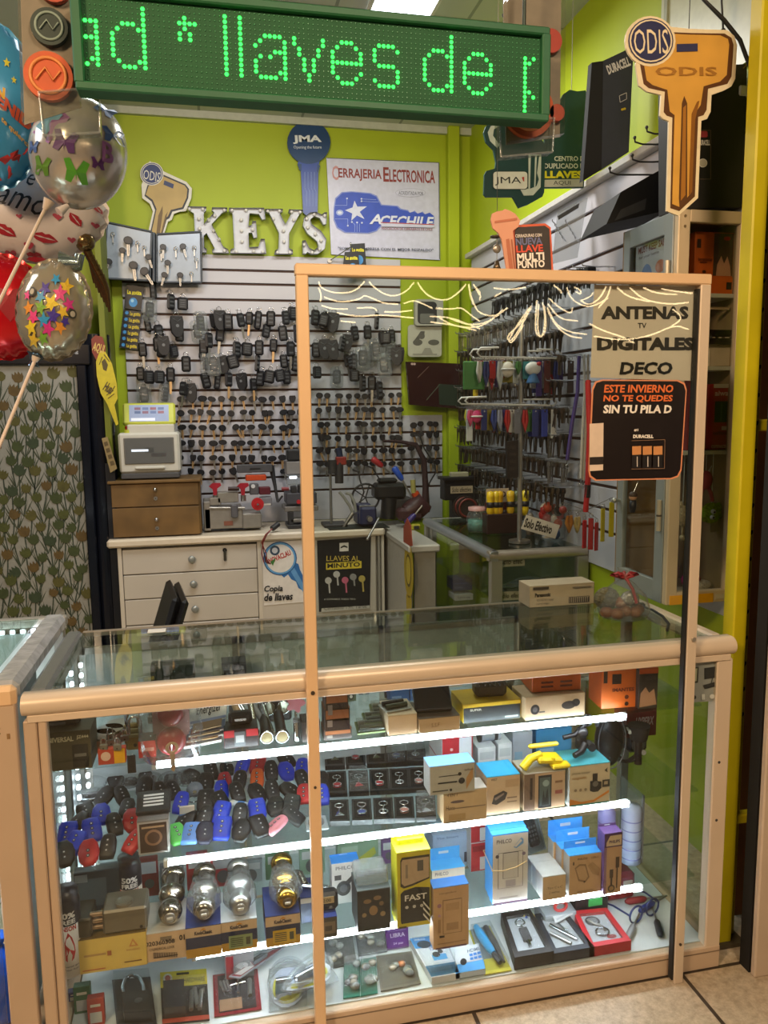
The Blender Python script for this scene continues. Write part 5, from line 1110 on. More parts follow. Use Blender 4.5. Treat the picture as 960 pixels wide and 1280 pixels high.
# ------------------------------------------------------------------ goods inside the display counter
CRM = mat('#c9ab86',.5);KRAFT = mat('#b5936c',.55);CYAN = mat('#3aa5d8',.4);LBLUE = mat('#8fb8dc',.4);ORG = mat('#d2601c',.4);SKY = mat('#3c8fd6',.4);BLU = mat('#2440b0',.45);NAV = mat('#1b2450',.45);GOLDM = mat('#b08a3c',.2,.95);NICK = mat('#a39a8c',.22,.95);LIL = mat('#8a86c0',.45)
def clampy(q,lo=.06): return Vector((q.x,max(q.y,lo),q.z))
def carton(name,label,cat,pb,z,d,side='#c9c4ba',front=None,pr=(),top=None,rz=0.,group=None,Y=None,h=None):
    x0,x1,yb,yt = pb;xm_ = (x0+x1)/2
    q = at(xm_,yb,Z=z) if Y is None else Vector((at(xm_,yb,Y=Y).x,Y,z));q = clampy(q) if Y is None else q;s_ = mpp(q);W = (x1-x0)*s_;H = h or at(xm_,yt,Y=q.y).z-z
    g_ = {S0: S3,S1: .935,S2: S1,S3: S2}.get(z)
    if g_ and not q.y+d < .09: H = min(H,g_-z-(.028 if q.y < .102 else .014));d = min(d,.505-q.y if z == S0 else .478-q.y)
    t = thing(name,label,cat,q,rz,group);cs = cmat(side)
    part('box',MB().box((0,d/2,H/2),(W,d,H),cs,.0015),t)
    if top is not None: part('lid',MB().box((0,d/2,H+.0008),(W,d,.0016),cmat(top)),t)
    a_ = MB();sp = ([('r',0.01,.01,.99,.99,front)] if front is not None else [])+list(pr)
    if sp: art(a_,W,H,sp,-.0001);part('front_print',a_,t)
    return t,W,H
class Slab:
    "a flat thing lying on a surface; corners in photo pixels: front-near, front-far-end, back pair, on height z"
    def __init__(s,name,label,cat,quad,z,h,m,group=None,nm='card',clear_=None,ylo=.03):
        Q = [clampy(at(a,b,Z=z),ylo) for a,b in quad];s.c = sum(Q,Vector())/4;s.c.z = z;s.Q = [v-s.c for v in Q];s.h = h;s.n = 0
        s.t = thing(name,label,cat,s.c,0,group)
        mb = MB();s.slab(mb,0,0,1,1,0,h,cmat(m));part(nm,mb,s.t);s.mb = MB()
    def P(s,u,v,z=None):
        a = s.Q[0].lerp(s.Q[1],u);b = s.Q[3].lerp(s.Q[2],u);p = a.lerp(b,v);return Vector((p.x,p.y,(s.h if z is None else z)))
    def slab(s,mb,u0,v0,u1,v1,z0,z1,m):
        c = [s.P(u0,v0),s.P(u1,v0),s.P(u1,v1),s.P(u0,v1)]
        vs = [(p.x,p.y,z0) for p in c]+[(p.x,p.y,z1) for p in c]
        mb.add(vs,[(3,2,1,0),(4,5,6,7),(0,1,5,4),(1,2,6,5),(2,3,7,6),(3,0,4,7)],m);return mb
    def rect(s,u0,v0,u1,v1,m,dz=None): s.n += 1;z = s.h+(.0004*s.n if dz is None else dz);s.mb.add([s.P(u0,v0,z),s.P(u1,v0,z),s.P(u1,v1,z),s.P(u0,v1,z)],[(0,1,2,3)],cmat(m));return s
    def blk(s,u0,v0,u1,v1,z0,z1,m): s.slab(s.mb,u0,v0,u1,v1,s.h+z0,s.h+z1,cmat(m));return s
    def disc(s,u,v,ru,rv,m): s.n += 1;z = s.h+.0004*s.n;s.mb.add([s.P(u+ru*math.cos(PI*i/8),v+rv*math.sin(PI*i/8),z) for i in range(16)],[list(range(16))],cmat(m));return s
    def text(s,t,u0,v0,u1,v1,m,bold=.02):
        vs,fs = textdata(t,bold,0.);s.n += 1;z = s.h+.0004*s.n
        s.mb.add([s.P((u0+u1)/2+a*(u1-u0),(v0+v1)/2+b*(v1-v0),z) for a,b in vs],fs,cmat(m));return s
    def tube(s,uvz,r,m,n=6): s.mb.tube([s.P(u,v,s.h+z) for u,v,z in uvz],r,cmat(m),n);return s
    def part(s,name,label=None): o = part(name,s.mb,s.t,label);s.mb = MB();s.n += 0;return o
    def cover(s,h,m=None,u0=.04,v0=.06,u1=.96,v1=.94): mb = MB();s.slab(mb,u0,v0,u1,v1,s.h,s.h+h,m or BLISTER);part('clear_cover',mb,s.t);return s
# ---- top shelf
t,W,H = carton('alarm_kit_box','olive grey box with white lettering at the end of the top shelf','box',(55,114,963,915),S1,.10,'#45412f','#4a4633',[('t','UNIVERSAL',.36,.82,.60,.13,'#c9c2a4',.03),('t','JZ444',.84,.84,.24,.11,'#c9c2a4',.03),('r',.62,.06,.94,.66,'#23211f'),('r',.66,.34,.9,.42,'#6a6a66'),('p',[(.06,.42),(.16,.55),(.2,.5),(.1,.37)],'#b9b4a6')],'#55503d')
q = t.location+Vector((-.012,.03,H+.003));a1 = thing('alarm_remote','black receiver with a grey display lying on the olive grey box','remote',q)
part('case',MB().box((0,.03,.025),(.085,.07,.05),mat('#17171b',.35),.01),a1);part('display',MB().box((.0,-.006,.03),(.05,.003,.022),mat('#5f6460',.25),.001).text('8:88',0,.03,.03,.012,mat('#3a3f3b'),-.0078,.02),a1);part('button_row',MB().box((-.01,-.006,.01),(.04,.003,.006),GREY,.001),a1)
def padlock(name,label,px,py,z,w_,bm,lift=0,group=None,rz=0.,sh=1.,tilt=0.):
    q = clampy(at(px,py,Z=z));q.z += lift;t = thing(name,label,'padlock',q,rz,group);t.rotation_euler.x = tilt
    part('body',MB().box((0,0,w_*.42),(w_,w_*.42,w_*.84),bm,w_*.1).disc(0,w_*.3,w_*.1,mat('#3a342a',.4),-w_*.212),t)
    part('shackle',MB().tube([(-w_*.32,0,w_*.8),(-w_*.32,0,w_*(1.0+.25*sh))]+[(-w_*.32*math.cos(a*PI/6),0,w_*(1.0+.25*sh)+w_*.32*math.sin(a*PI/6)) for a in range(1,6)]+[(w_*.32,0,w_*(1.0+.25*sh)),(w_*.32,0,w_*.8)],w_*.085,CHROME,8),t);return t
OLV = mat('#8a7a4e',.35,.6);CH2 = mat('#8c8a84',.3,.7)
for i in range(3): padlock('padlock','olive brass padlock with chrome shackle, %s of the tight row on the top shelf' % nth(i),170-i*2,936-i*7,S1,.046,OLV,0,'padlock row',0,2.2)
for i,(x,y) in enumerate(((131,952),(140,946),(148,952),(139,938),(157,940))): padlock('padlock','tiny chrome padlock over the red and yellow card, %s of the cluster' % nth(i),x,y+3,S1,.019,CH2,.035,'tiny padlocks',R.uniform(-.3,.3),1.2)
sl = carton('padlock_card','red and yellow card below the tiny padlocks','card',(124,157,955,936),S1,.02,'#b5432e','#b5432e',[('r',.58,.03,.97,.97,'#e0a81c'),('c',.28,.55,.18,'#d9b8a6')])
carton('red_match_box','small red box between the padlocks and the bag','box',(174,195,947,926),S1,.05,'#8f3128','#c03a30',[('r',.1,.4,.9,.6,'#d99a8a')],'#3a3a3c')
bgq = clampy(at(215,943,Z=S1));t = thing('padlock_bag','clear pink bag with two red padlocks at the shelf edge','bag',bgq)
part('bag',MB().lathe([(0,0),(.07,.002),(.078,.06),(.07,.12),(.045,.16)],BAG,18),t)
for z_,r_ in ((.036,.036),(.105,.032)): part('red_padlock',MB().sph((0,0,z_),(r_,r_*.7,r_),mat('#9c2830',.3),14),t)
part('pink_card',MB().box((0,.03,.06),(.09,.003,.11),mat('#b98a86',.5)),t)
q = at(215,935,Y=.06);t = thing('brass_key','tan key hanging over the edge of the top shelf by the bag','key',q,.1)
part('head',MB().ring((0,0,.0),.012,.004,KRAFT,n=14).cyl((0,.002,.012),(0,.05,S1+.004-q.z),.0015,CHROME,n=6),t);part('blade',MB().prism([(-.006,-.012),(.006,-.012),(.006,-.05),(.002,-.06),(-.004,-.055)],-.0015,.0015,KRAFT),t)
q = at(162,948,Y=.075);t = thing('black_tag','black plastic tag hanging over the shelf edge below the padlocks','tag',q,0);part('tag',MB().box((.004,0,-.015),(.020,.003,.045),BLK,.001),t);part('string',MB().tube([(0,0,.008),(0,.03,S1+.004-q.z),(0,.06,S1+.004-q.z)],.001,WHT,5),t)
for i,(x,y,c) in enumerate(((138,905,'#a8786e'),(150,898,'#8f8a84'),(128,912,'#b98a7a'))):
    q = clampy(at(x,y+22,Z=S1));q.y = max(q.y,.2);t = thing('round_tin','%s round tin behind the tiny padlocks, %s of three' % (('pink','silver','peach')[i],nth(i)),'tin',q,0,'tins behind the padlocks');part('tin',MB().cyl((0,0,0),(0,0,.03),.036,mat(c,.35,.3),n=20),t);part('lid',MB().cyl((0,0,.03),(0,0,.036),.034,CHROME,n=20),t)
for i in range(7): padlock('padlock','hanging chrome padlock behind the pink bag, %s along' % nth(i),192+i*6.5,918-(i % 2)*7,S1,.026,CH2,.03,'padlocks behind the bag',R.uniform(-.4,.4),2.)
for i in range(3):
    s_ = Slab('battery_pack','white and blue striped battery pack, %s of the slanted pile on the top shelf' % ('lowest','middle','top')[i],'battery pack',[(230+i*3,941-i*7),(277+i*2,934-i*7),(284+i,915-i*7),(236+i*3,921-i*7)],S1+.012*i,.010,'#d3d1cf','striped battery packs')
    s_.rect(0,.02,1,.3,'#6d7590').rect(0,.34,1,.42,'#8d94b4');s_.text('Energizer',.15,.5,.85,.85,'#2a2a30').rect(.05,.02,.3,.18,'#8a4a3a');s_.part('print');s_.blk(.1,.08,.9,.3,0,.006,'#9a7a58');s_.part('cell');s_.t.rotation_euler.x = .6;s_.t.location.z += .035
carton('hang_card','green and yellow hang card behind the striped battery packs','card',(248,276,905,868),S1,.006,'#6a9a3a','#b5a83a',[('r',.1,.1,.9,.5,'#5a8a3a'),('c',.5,.7,.2,'#8a3a2a')],Y=.24)
t,W,H = carton('knife_box','red and black box with a silver pocket tool on the top shelf','box',(281,323,934,912),S1,.06,'#6a1a1e','#2a1a1c',[('r',0,.6,.3,1,'#a8222a'),('r',.65,.6,1,1,'#a8222a'),('r',.3,.1,.62,.9,'#55565a'),('r',.34,.3,.58,.7,'#a5a7aa')],'#1c1c20')
q = t.location+Vector((0,.03,H+.003));t2 = thing('pocket_tool','black pocket tool with chrome face on the red and black box','tool',q);part('body',MB().box((0,0,.018),(.06,.03,.034),BLK,.008),t2);part('plate',MB().box((0,-.016,.018),(.03,.004,.008),CHROME,.001),t2)
for i,(x,y) in enumerate(((334,930),(353,929))):
    q = clampy(at(x,y,Z=S1));q.z += .018;t = thing('flashlight','black flashlight with cream lens facing out, %s from the pocket tool' % nth(i),'flashlight',q,0,'pair of flashlights')
    part('barrel',MB().cyl((0,.01,0),(0,.12,.012),.014,BLK,n=16).cyl((0,0,0),(0,.012,0),.018,BLK2,n=18),t);part('lens',MB().cyl((0,-.001,0),(0,.001,0),.015,mat('#8f8060',.25),n=18).ring((0,-.001,0),.016,.002,CHROME,n=18),t)
q = clampy(at(344,900,Z=S1));q = Vector((q.x,.26,S1));t = thing('lamp_pack','dark lamp pack with two round lenses behind the flashlights','lamp',q);part('case',MB().box((0,.02,.04),(.09,.04,.08),BLK2,.006),t)
for x in (-.018,.022): part('lens',MB().cyl((x,-.002,.04),(x,.0,.04),.017,mat('#7a7868',.15,.5),n=16).ring((x,-.002,.04),.018,.002,CHROME,n=16),t)
for i in range(5):
    p = Vector((at(300+i*8,905,Y=.24).x,.22+.01*(i % 2),S1+.012+.0*i));t = thing('marker_tube','%s metal tube leaning behind the pocket tool, %s of five' % (['tan','silver','tan','grey','silver'][i],nth(i)),'tube',p,R.uniform(-.5,.5),'metal tubes on the top shelf');m_ = [KRAFT,CHROME,NICK,GREY,CHROME][i]
    part('barrel',MB().cyl((0,-.05,0),(0,.06,.05),.009,m_),t);part('cap',MB().cyl((0,-.06,-.004),(0,-.05,0),.010,mat('#5a4a3a',.4)),t)
q = Vector((at(370,895,Y=.25).x,.25,S1));t = thing('pink_flower_key','pink flower shaped charm standing behind the flashlights','charm',q);part('petals',MB().prism([((.022+.006*math.cos(5*a*PI/12))*math.cos(a*PI/12),.05+(.022+.006*math.cos(5*a*PI/12))*math.sin(a*PI/12)) for a in range(24)],0,.01,mat('#c97a8c',.4)),t);part('stem',MB().cyl((0,.005,0),(0,.005,.03),.004,CHROME),t)
q = clampy(at(371,925,Z=S1));t = thing('silver_tube','upright silver tube beside the partition post on the top shelf','tube',q);part('barrel',MB().cyl((0,0,0),(0,0,.05),.008,CHROME,n=14),t);part('cap',MB().cyl((0,0,.05),(0,0,.058),.009,GREY,n=14),t)
for i in range(3):
    carton('battery_carton','small copper and black battery carton, %s one of the pile on the top shelf' % ('lowest','middle','top')[i],'box',(405+i,440-i*2,924-i*14,912-i*14),S1,.06,'#3a2c28','#3a2c28',[('r',.05,.55,.95,.95,'#a5653a'),('r',.1,.2,.3,.5,'#8a8078')],'#8a5434',Y=None if i == 0 else .10+.0*i,group='copper battery cartons')
    bpy.data.objects[sorted([o.name for o in COL.objects if o.name.startswith('battery_carton')],key=lambda n: len(n)*100+ord(n[-1]))[-1]].location.z = S1+i*.026
carton('dark_carton','dark carton with a pale label by the partition post on the top shelf','box',(378,401,927,902),S1,.06,'#2a2422','#332a28',[('r',.2,.4,.8,.7,'#8a7a68')])
for i in range(3):
    s_ = Slab('battery_card','green battery card, %s of three fanned on the top shelf' % nth(i),'battery pack',[(447+i*9,919-i*11),(482+i*8,915-i*11),(480+i*8,900-i*11),(443+i*9,904-i*11)],S1+.001+.006*i,.004,'#5c6a34','green battery cards',ylo=.09)
    s_.tube([(.1,.3,.006),(.9,.3,.006)],.006,'#3f4a3a').tube([(.1,.7,.006),(.9,.7,.006)],.006,'#8a8d80');s_.part('cells');s_.cover(.012)
t,W,H = carton('cream_carton','cream carton with flat batteries on top on the top shelf','box',(485,522,918,894),S1,.11,'#bda588','#cbb08e',[],'#c4b296')
q = t.location+Vector((-.01,.05,H+.003));t2 = thing('battery_card','flat green and black battery card on the cream carton','battery pack',q,.2);part('card',MB().box((0,0,.002),(.07,.06,.003),mat('#b9b8ae',.4)),t2);part('cells',MB().cyl((-.03,-.012,.01),(.03,-.012,.01),.007,mat('#33402c',.4)).cyl((-.03,.012,.01),(.03,.012,.01),.007,BLK),t2)
t,W,H = carton('tan_carton','tan carton holding up a black gadget box on the top shelf','box',(523,576,914,897),S1,.12,'#a58a68','#b89a74',[('t','S.S.F',.4,.5,.2,.3,'#8a6a4a',.02)],'#4a4038')
q = t.location+Vector((-.008,.035,H+.004));t2 = thing('gadget_box','black gadget box with a small white mark tilted on the tan carton','box',q,-.1)
T_ = Matrix.Rotation(.75,4,'X');part('box',MB().box((0,.05,.012),(.10,.11,.022),mat('#17171a',.3),.004,T=T_),t2);part('mark',MB(T=T_ @ Matrix.Translation((0,0,.0242)) @ Matrix.Rotation(-PI/2,4,'X')).flat([(.015*math.cos(a*PI/8),.075+.008*math.sin(a*PI/8)) for a in range(9)],mat('#b9b9b6'),0),t2)
for i,(a,b,y) in enumerate(((487,512,882),(512,538,876))): carton('blue_carton','small blue carton at the back of the top shelf, %s from the black gadget box' % ('second','next')[i],'box',(a,b,y,y-20),S1,.07,'#2d4a86','#3f6aac',[('r',.1,.3,.6,.5,'#7f9fd0')],'#3a5a98',Y=.32,group='blue cartons')
for i,(a,b) in enumerate(((541,560),(560,578),(690,705),(705,722),(722,738))): carton('pale_carton','pale carton at the back of the top shelf, %s along' % nth(i),'box',(a,b,880,850),S1,.06,'#a39a8c','#b5aa9a',[('r',.2,.6,.8,.7,'#6d665c')],Y=.40,group='pale cartons at the back')
t,W,H = carton('drone_box','yellow and black box carrying a grey ribbed gadget on the top shelf','box',(577,653,901,878),S1,.11,'#c9a31c','#17171a',[('r',0,.82,1,1,'#d0a81c'),('t','SUPER',.22,.68,.2,.12,'#cfc9b8',.03),('r',.72,.12,.95,.22,'#8a8a86')],'#c9a31c')
q = t.location+Vector((0.01,.05,H+.003));t2 = thing('ribbed_gadget','brown grey ribbed gadget lying on the yellow and black box','gadget',q,-.1);part('body',MB().box((0,0,.02),(.09,.05,.04),mat('#4f443a',.5),.01),t2);mb = MB()
for i in range(6): mb.box((-.035+i*.014,-.012,.042),(.006,.05,.008),mat('#2a2622',.4),.002)
part('ribs',mb,t2)
q = Vector((at(657,868,Y=.2).x,.22,S1+.009));t = thing('cable_coil','coil of black cable in a bag behind the white carton','cable',q);mb = MB()
for k in range(6): mb.tube([((.035+.002*k)*math.cos(a*PI/7),.01*k*.5,.045+(.035+.002*k)*math.sin(a*PI/7)) for a in range(14)],.004,BLK2,5,True)
part('coil',mb,t);part('bag',MB().sph((0,.012,.045),(.06,.03,.045),BAG,12),t)
t,W,H = carton('headset_carton','white carton with two black earbud pictures on the top shelf','box',(654,734,897,869),S1,.10,'#c4ab8a','#cbb292',[('c',.16,.45,.075,'#2a2a2e',1.1),('c',.16,.45,.04,'#6a6a70'),('c',.72,.52,.12,'#3a3634',.55),('c',.84,.6,.07,'#2a2826',.9),('r',.22,.3,.32,.36,'#55524e')])
q = t.location+Vector((.012,.02,H+.003));t2 = thing('multimeter_kit','orange kit box with a grey top picture lying on the white earbud carton','box',q,-.06);s_ = mpp(q)
part('box',MB().box((0,.07,.022),(64*s_,.14,.044),ORG,.002),t2);mb = MB();T_ = Matrix.Translation((0,.07,.0442)) @ Matrix.Rotation(-PI/2,4,'X')
mb.T = T_;mb.rect(.0,-.05,.05,.05,mat('#3a3c40',.4),-.0004);mb.rect(-.05,.02,-.015,.05,mat('#4a2a18',.4),-.0004);mb.rect(.012,-.04,.04,-.01,mat('#a5a8ac',.4),-.0008);part('top_print',mb,t2)
mb = MB();mb.T = None
for i in range(4): mb.rect(-.045+.055*(i % 2),.012+.012*(i//2),-.01+.055*(i % 2),.018+.012*(i//2),mat('#6a2a14',.4),-.0005)
part('front_print',mb,t2)
carton('magnet_box','orange box with a black square and small text at the end of the top shelf','box',(750,796,885,833),S1,.09,'#c9571c','#d5621c',[('r',.3,.58,.56,.82,'#2a1a14'),('t','IMANTES',.62,.44,.62,.09,'#6a2210',.04),('c',.72,.26,.06,'#5a2412'),('c',.72,.1,.06,'#3a1a12'),('r',.05,.62,.16,.9,'#3a2216')],'#c95a20',rz=-.08)
carton('hand_box','dark box with a fingertip picture and orange top next to the orange box','box',(797,822,886,836),S1,.08,'#2a2522','#3a322c',[('p',[(.05,.05),(.1,.4),(.35,.55),(.55,.4),(.8,.5),(.95,.1)],'#b58a6c'),('r',0,.88,1,1,'#c9571c'),('r',.3,.72,.9,.82,'#4a4038')],'#b5521e',rz=-.08)
t,W,H = carton('keyboard_box','dark red box with white lettering at the far end of the middle shelf','box',(781,822,921,896),S2,.08,'#55191c','#7a2023',[('t','HYPERX',.6,.4,.62,.22,'#c9b4ae',.04,.2)],'#3a3434',Y=.34);t.location.z = at(800,921,Y=.34).z
sp_ = thing('speaker_stack','black portable speaker under the dark red box','speaker',(t.location.x,.35,S2));hh = t.location.z-S2-.001;part('case',MB().box((0,.04,hh/2),(.07,.07,hh),BLK,.01),sp_);part('grille',MB().cyl((0,.003,hh*.5),(0,.005,hh*.5),.025,GREY,n=20),sp_)
for i,(a,b,yb,c) in enumerate(((190,243,842,'#2c332c'),(278,308,838,'#26221f'))):
    t,W,H = carton('flat_case','%s seen through the counter top at the back of the top shelf' % ('dark green flat case','dark rounded case')[i],'case',(a,b,yb+12,yb-10),S1,.06,c,c,[('r',.1,.2,.8,.45,'#4a4f46'),('r',.12,.55,.5,.7,'#7a7a4a')],Y=.42)
for i in range(8): padlock('padlock','tiny dark brass padlock in the cluster at the back of the top shelf, %s' % nth(i),340+(i % 4)*7,830+(i//4)*8,S1,.014,mat('#4a3a34',.3,.6),.04*(i//4),'back cluster of padlocks',R.uniform(-.5,.5),1.4)
for o in [o for o in COL.objects if o.get('group') == 'back cluster of padlocks']: o.location.y = .41
FC = ['#5a4a42','#8a857e','#3a3d44','#7a3a34','#a59a84','#4a5a44','#2c2c32','#9a8a5a','#6d7078','#b5a590'];FNm = ['brown','silver grey','slate','brick red','sand','moss green','black','ochre','steel grey','cream']
for i in range(22):
    a = 190+i*16.2;c_ = FC[(i*7) % 10]
    carton('hang_pack','%s carded pack standing at the back of the top shelf, %s along' % (FNm[(i*7) % 10],nth(i)),'pack',(a,a+13,905,856+R.uniform(-4,10)),S1,.012,c_,c_,[('r',.1,.62,.9,.92,FC[(i*3+4) % 10]),('c',.5,.34,.28,FC[(i*3+1) % 10],1.2),('c',.5,.34,.14,'#c9c6c0',1.2)],Y=.36+.045*(i % 3),group='carded packs at the back of the top shelf')
for i,(a,b,yt,c_,n_) in enumerate(((178,200,1072,'#8a3038','dull red'),(203,232,1080,'#6d7a80','grey'),(236,262,1066,'#a52a34','red'),(266,296,1070,'#b03a44','pinkish red'),(300,330,1076,'#8d9a9c','pale grey'),(334,364,1066,'#4f7a5a','green'),(376,408,1060,'#7a9a84','pale green'),(478,496,1050,'#6a4a7a','violet'),(128,150,1080,'#5a6a74','slate'))):
    carton('hang_pack','%s carded pack at the back of the low shelf behind the boxes, %s along' % (n_,nth(i)),'pack',(a,b,1140,yt),S3,.014,c_,c_,[('r',.1,.6,.9,.9,'#b9bcbc'),('c',.5,.34,.26,'#55585c',1.1)],Y=.36,group='carded packs at the back of the low shelf')
# ---- middle shelf: silicone key covers
COLS = {'K': ('black',mat('#131417',.5,var=.1)),'B': ('blue',mat('#1c37b4',.45)),'R': ('red',mat('#b0232b',.45)),'N': ('navy',mat('#1d1c34',.5)),'O': ('orange',mat('#d4561c',.45)),'P': ('pink',mat('#cf8593',.5)),'G': ('green',mat('#4fae4a',.45)),'L': ('light blue',mat('#5b86cf',.45)),'Y': ('grey',mat('#2c2f31',.5))}
def cover_mesh(m,var):
    c = MB();b = MB()
    if var == 0: pts = [(.5,-.9),(.62,-.3),(.6,.5),(.42,.95),(.15,1.05)]
    elif var == 1: pts = [(.6,-.95),(.72,-.6),(.72,.6),(.6,.95),(.2,1.0)]
    else: pts = [(.35,-1.0),(.66,-.6),(.78,0),(.66,.6),(.35,1.0)]
    pts = pts+[(-x,z) for x,z in pts[::-1]];k = .032;T_ = Matrix.Rotation(-PI/2,4,'X')
    n = len(pts);rings_ = [(1.,0.),(1.04,.006),(.98,.012),(.8,.0155)];vs = []
    for s_,h in rings_: vs += [(x*k*s_,-h,z*k*s_) for x,z in pts]
    fs = [(j*n+i,j*n+(i+1) % n,(j+1)*n+(i+1) % n,(j+1)*n+i) for j in range(3) for i in range(n)]+[list(range(3*n,4*n))]
    c.add(vs,fs,m,True,T_)
    W3 = mat('#c3c6c9',.4)
    for i in range(3 if var != 2 else 2):
        b.disc(0,(-.35+.4*i)*k,.0042,mat('#3a3b3f',.5),-.0162,T=T_);b.rect(-.0016,(-.35+.4*i)*k-.0012,.0016,(-.35+.4*i)*k+.0016,W3,-.0168,T=T_)
    return c,b
CT = {}
def cover(px,py,ck,rz=None,up=0.):
    var = R.randrange(3);z = S2+.002+up;q = clampy(at(px,py,Z=z),.12);rot = (R.uniform(.35,.75),R.uniform(-.12,.12),R.gauss(0,.35) if rz is None else rz)
    q.z += .034*math.sin(rot[0])
    COVERS.append((q,rot,ck,var))
COVERS = []
c22 = lambda x,y: (220+x/4.364,820+y/4.364)
c40 = lambda x,y: (40+x/4.364,820+y/4.364)
for x,y,k in [(190,670,'K'),(275,640,'K'),(368,640,'B'),(448,628,'R'),(525,590,'K'),(600,605,'K'),(685,575,'R'),(520,670,'K'),(268,715,'R'),(445,710,'O'),(350,720,'K'),(165,735,'K'),(250,775,'B'),(335,790,'K'),(440,790,'K'),(525,775,'K'),(620,765,'K'),(700,790,'R'),(165,830,'K'),(240,830,'K'),(445,870,'B'),(545,850,'K'),(630,840,'Y'),(635,915,'Y'),(30,850,'B'),(160,930,'K'),(250,900,'B'),(350,915,'K'),(255,985,'B'),(160,1000,'N'),(360,990,'K'),(455,970,'K'),(552,960,'P'),(790,720,'K'),(800,800,'B'),(60,930,'K'),(85,1000,'L'),(690,650,'B'),(600,665,'B'),(690,720,'K'),(90,690,'K')]: cover(*c22(x,y),k)
for x,y,k in [(300,890,'K'),(380,900,'B'),(490,795,'K'),(520,865,'K'),(460,700,'K'),(700,785,'K'),(770,770,'K'),(550,940,'R'),(450,970,'K'),(330,1000,'B'),(200,1020,'B'),(790,1005,'G'),(180,1130,'K'),(315,1120,'R'),(240,1060,'B'),(620,760,'K'),(420,1090,'K'),(400,800,'K'),(260,950,'K'),(620,690,'K'),(560,1060,'R')]: cover(*c40(x,y),k)
cnt = {}
for q,rot,ck,var in sorted(COVERS,key=lambda c: c[0].x):
    i = cnt.get(ck,0);cnt[ck] = i+1
    lab = '%s silicone key cover, %s %s one from the lighter can end' % (COLS[ck][0],nth(i),COLS[ck][0])
    if (ck,var) not in CT:
        c,b = cover_mesh(COLS[ck][1],var);t = thing('key_cover',lab,'key cover',q,0,'silicone key covers');t.rotation_euler = rot;part('shell',c,t);part('buttons',b,t);CT[ck,var] = t
    else: dup(CT[ck,var],q,rot,lab)
t,W,H = carton('framed_card','small silver framed card standing among the key covers','card',(174,212,1067,1026),S2,.05,'#8d8a88','#a5a2a0',[('r',.07,.06,.93,.94,'#3c2c26'),('c',.5,.5,.28,'#8a6a52'),('c',.5,.5,.2,'#4a342a'),('r',.14,.8,.86,.86,'#a58a6c')],'#6d6a68')
q = t.location+Vector((0,.03,H+.004));t2 = thing('label_box','flat black box with a white lettered label on the framed card','box',q,0);T_ = Matrix.Rotation(.35,4,'X');part('box',MB().box((0,.03,.008),(.085,.07,.014),BLK,.002,T=T_),t2);mb = MB(T=T_ @ Matrix.Translation((0,0,.0153)) @ Matrix.Rotation(-PI/2,4,'X'))
for i in range(4): mb.rect(-.025,.012+i*.011,.025,.018+i*.011,mat('#b9b9b6'),0)
part('label',mb,t2)
s_ = Slab('clear_bag','crumpled whitish plastic bag at the end of the middle shelf','bag',[(92,1008),(112,1006),(133,967),(112,970)],S2,.004,mat('#b5bcbc',.4),ylo=.2);s_.mb.sph(s_.P(.5,.5,.02),(.05,.12,.022),BAG,14);s_.part('film')
def smallp(name,label,cat,px,py,fn,z=S2,up=.002,rz=0.,lo=.12,group=None):
    q = clampy(at(px,py,Z=z),lo);q.z += up;t = thing(name,label,cat,q,rz,group)
    for n_,m_ in fn.items(): part(n_,m_,t)
    return t
smallp('car_remote','oval black and silver remote with grey buttons at the end of the middle shelf','car remote',*c40(345,800),{'case': MB().sph((0,0,.008),(.045,.022,.011),BLK,16),'rim': MB().tube([(.044*math.cos(a*PI/10),.021*math.sin(a*PI/10),.012) for a in range(20)],.0025,CHROME,6,True),'button_pad': MB().box((0,0,.019),(.045,.016,.004),GREY,.001)},up=.01)
smallp('finder_ball','grey round finder with a wire ring among the key covers','keyring',*c22(105,770),{'ball': MB().sph((0,0,.022),(.024,.02,.022),mat('#7c8288',.25),16),'split_ring': MB().ring((-.004,-.03,.008),.018,.0015,CHROME,'z',18),'lens': MB().cyl((0,-.02,.024),(0,-.022,.024),.006,CHROME)})
smallp('usb_stick','light blue and white stick lying on the key covers','usb stick',*c22(345,855),{'body': MB().box((0,0,.005),(.05,.016,.008),mat('#c2cdd6',.4),.002),'blue_band': MB().box((.006,0,.0055),(.02,.0165,.0085),mat('#3a7ab8',.4),.001),'cap': MB().box((-.02,0,.0055),(.012,.0165,.0085),WHT,.001)},up=.022,rz=-.5)
smallp('sachet','white and blue sachet leaning among the key covers','sachet',*c40(850,925),{'packet': MB().box((0,0,.02),(.04,.006,.05),mat('#b5a898',.4),.002),'stripe': MB().box((0,-.0035,.016),(.04,.001,.016),mat('#4a6a9a',.4))},up=.012)
for i,(x,y) in enumerate(((540,700),(760,700),(850,690),(640,700))): smallp('bagged_remote','black remote in a clear bag at the back of the middle shelf, %s along' % nth(i),'car remote',*c40(x,y),{'case': MB().box((0,0,.012),(.04,.06,.016),BLK,.006),'clear_bag': MB().sph((0,0,.014),(.04,.05,.018),BAG,12),'button_pad': MB().box((0,.0,.021),(.014,.03,.003),GREY)},group='bagged remotes')
smallp('coin_badge','flat grey round badge in a clear tray by the partition post','badge',*c22(765,925),{'tray': MB().box((0,0,.004),(.06,.07,.006),mat('#8f9aa0',.3),.002),'badge': MB().cyl((0,0,.007),(0,0,.011),.022,GREY,n=20)})
TRM = mat('#141416',.35);INSM = mat('#0e0e10',.8)
gi = 0
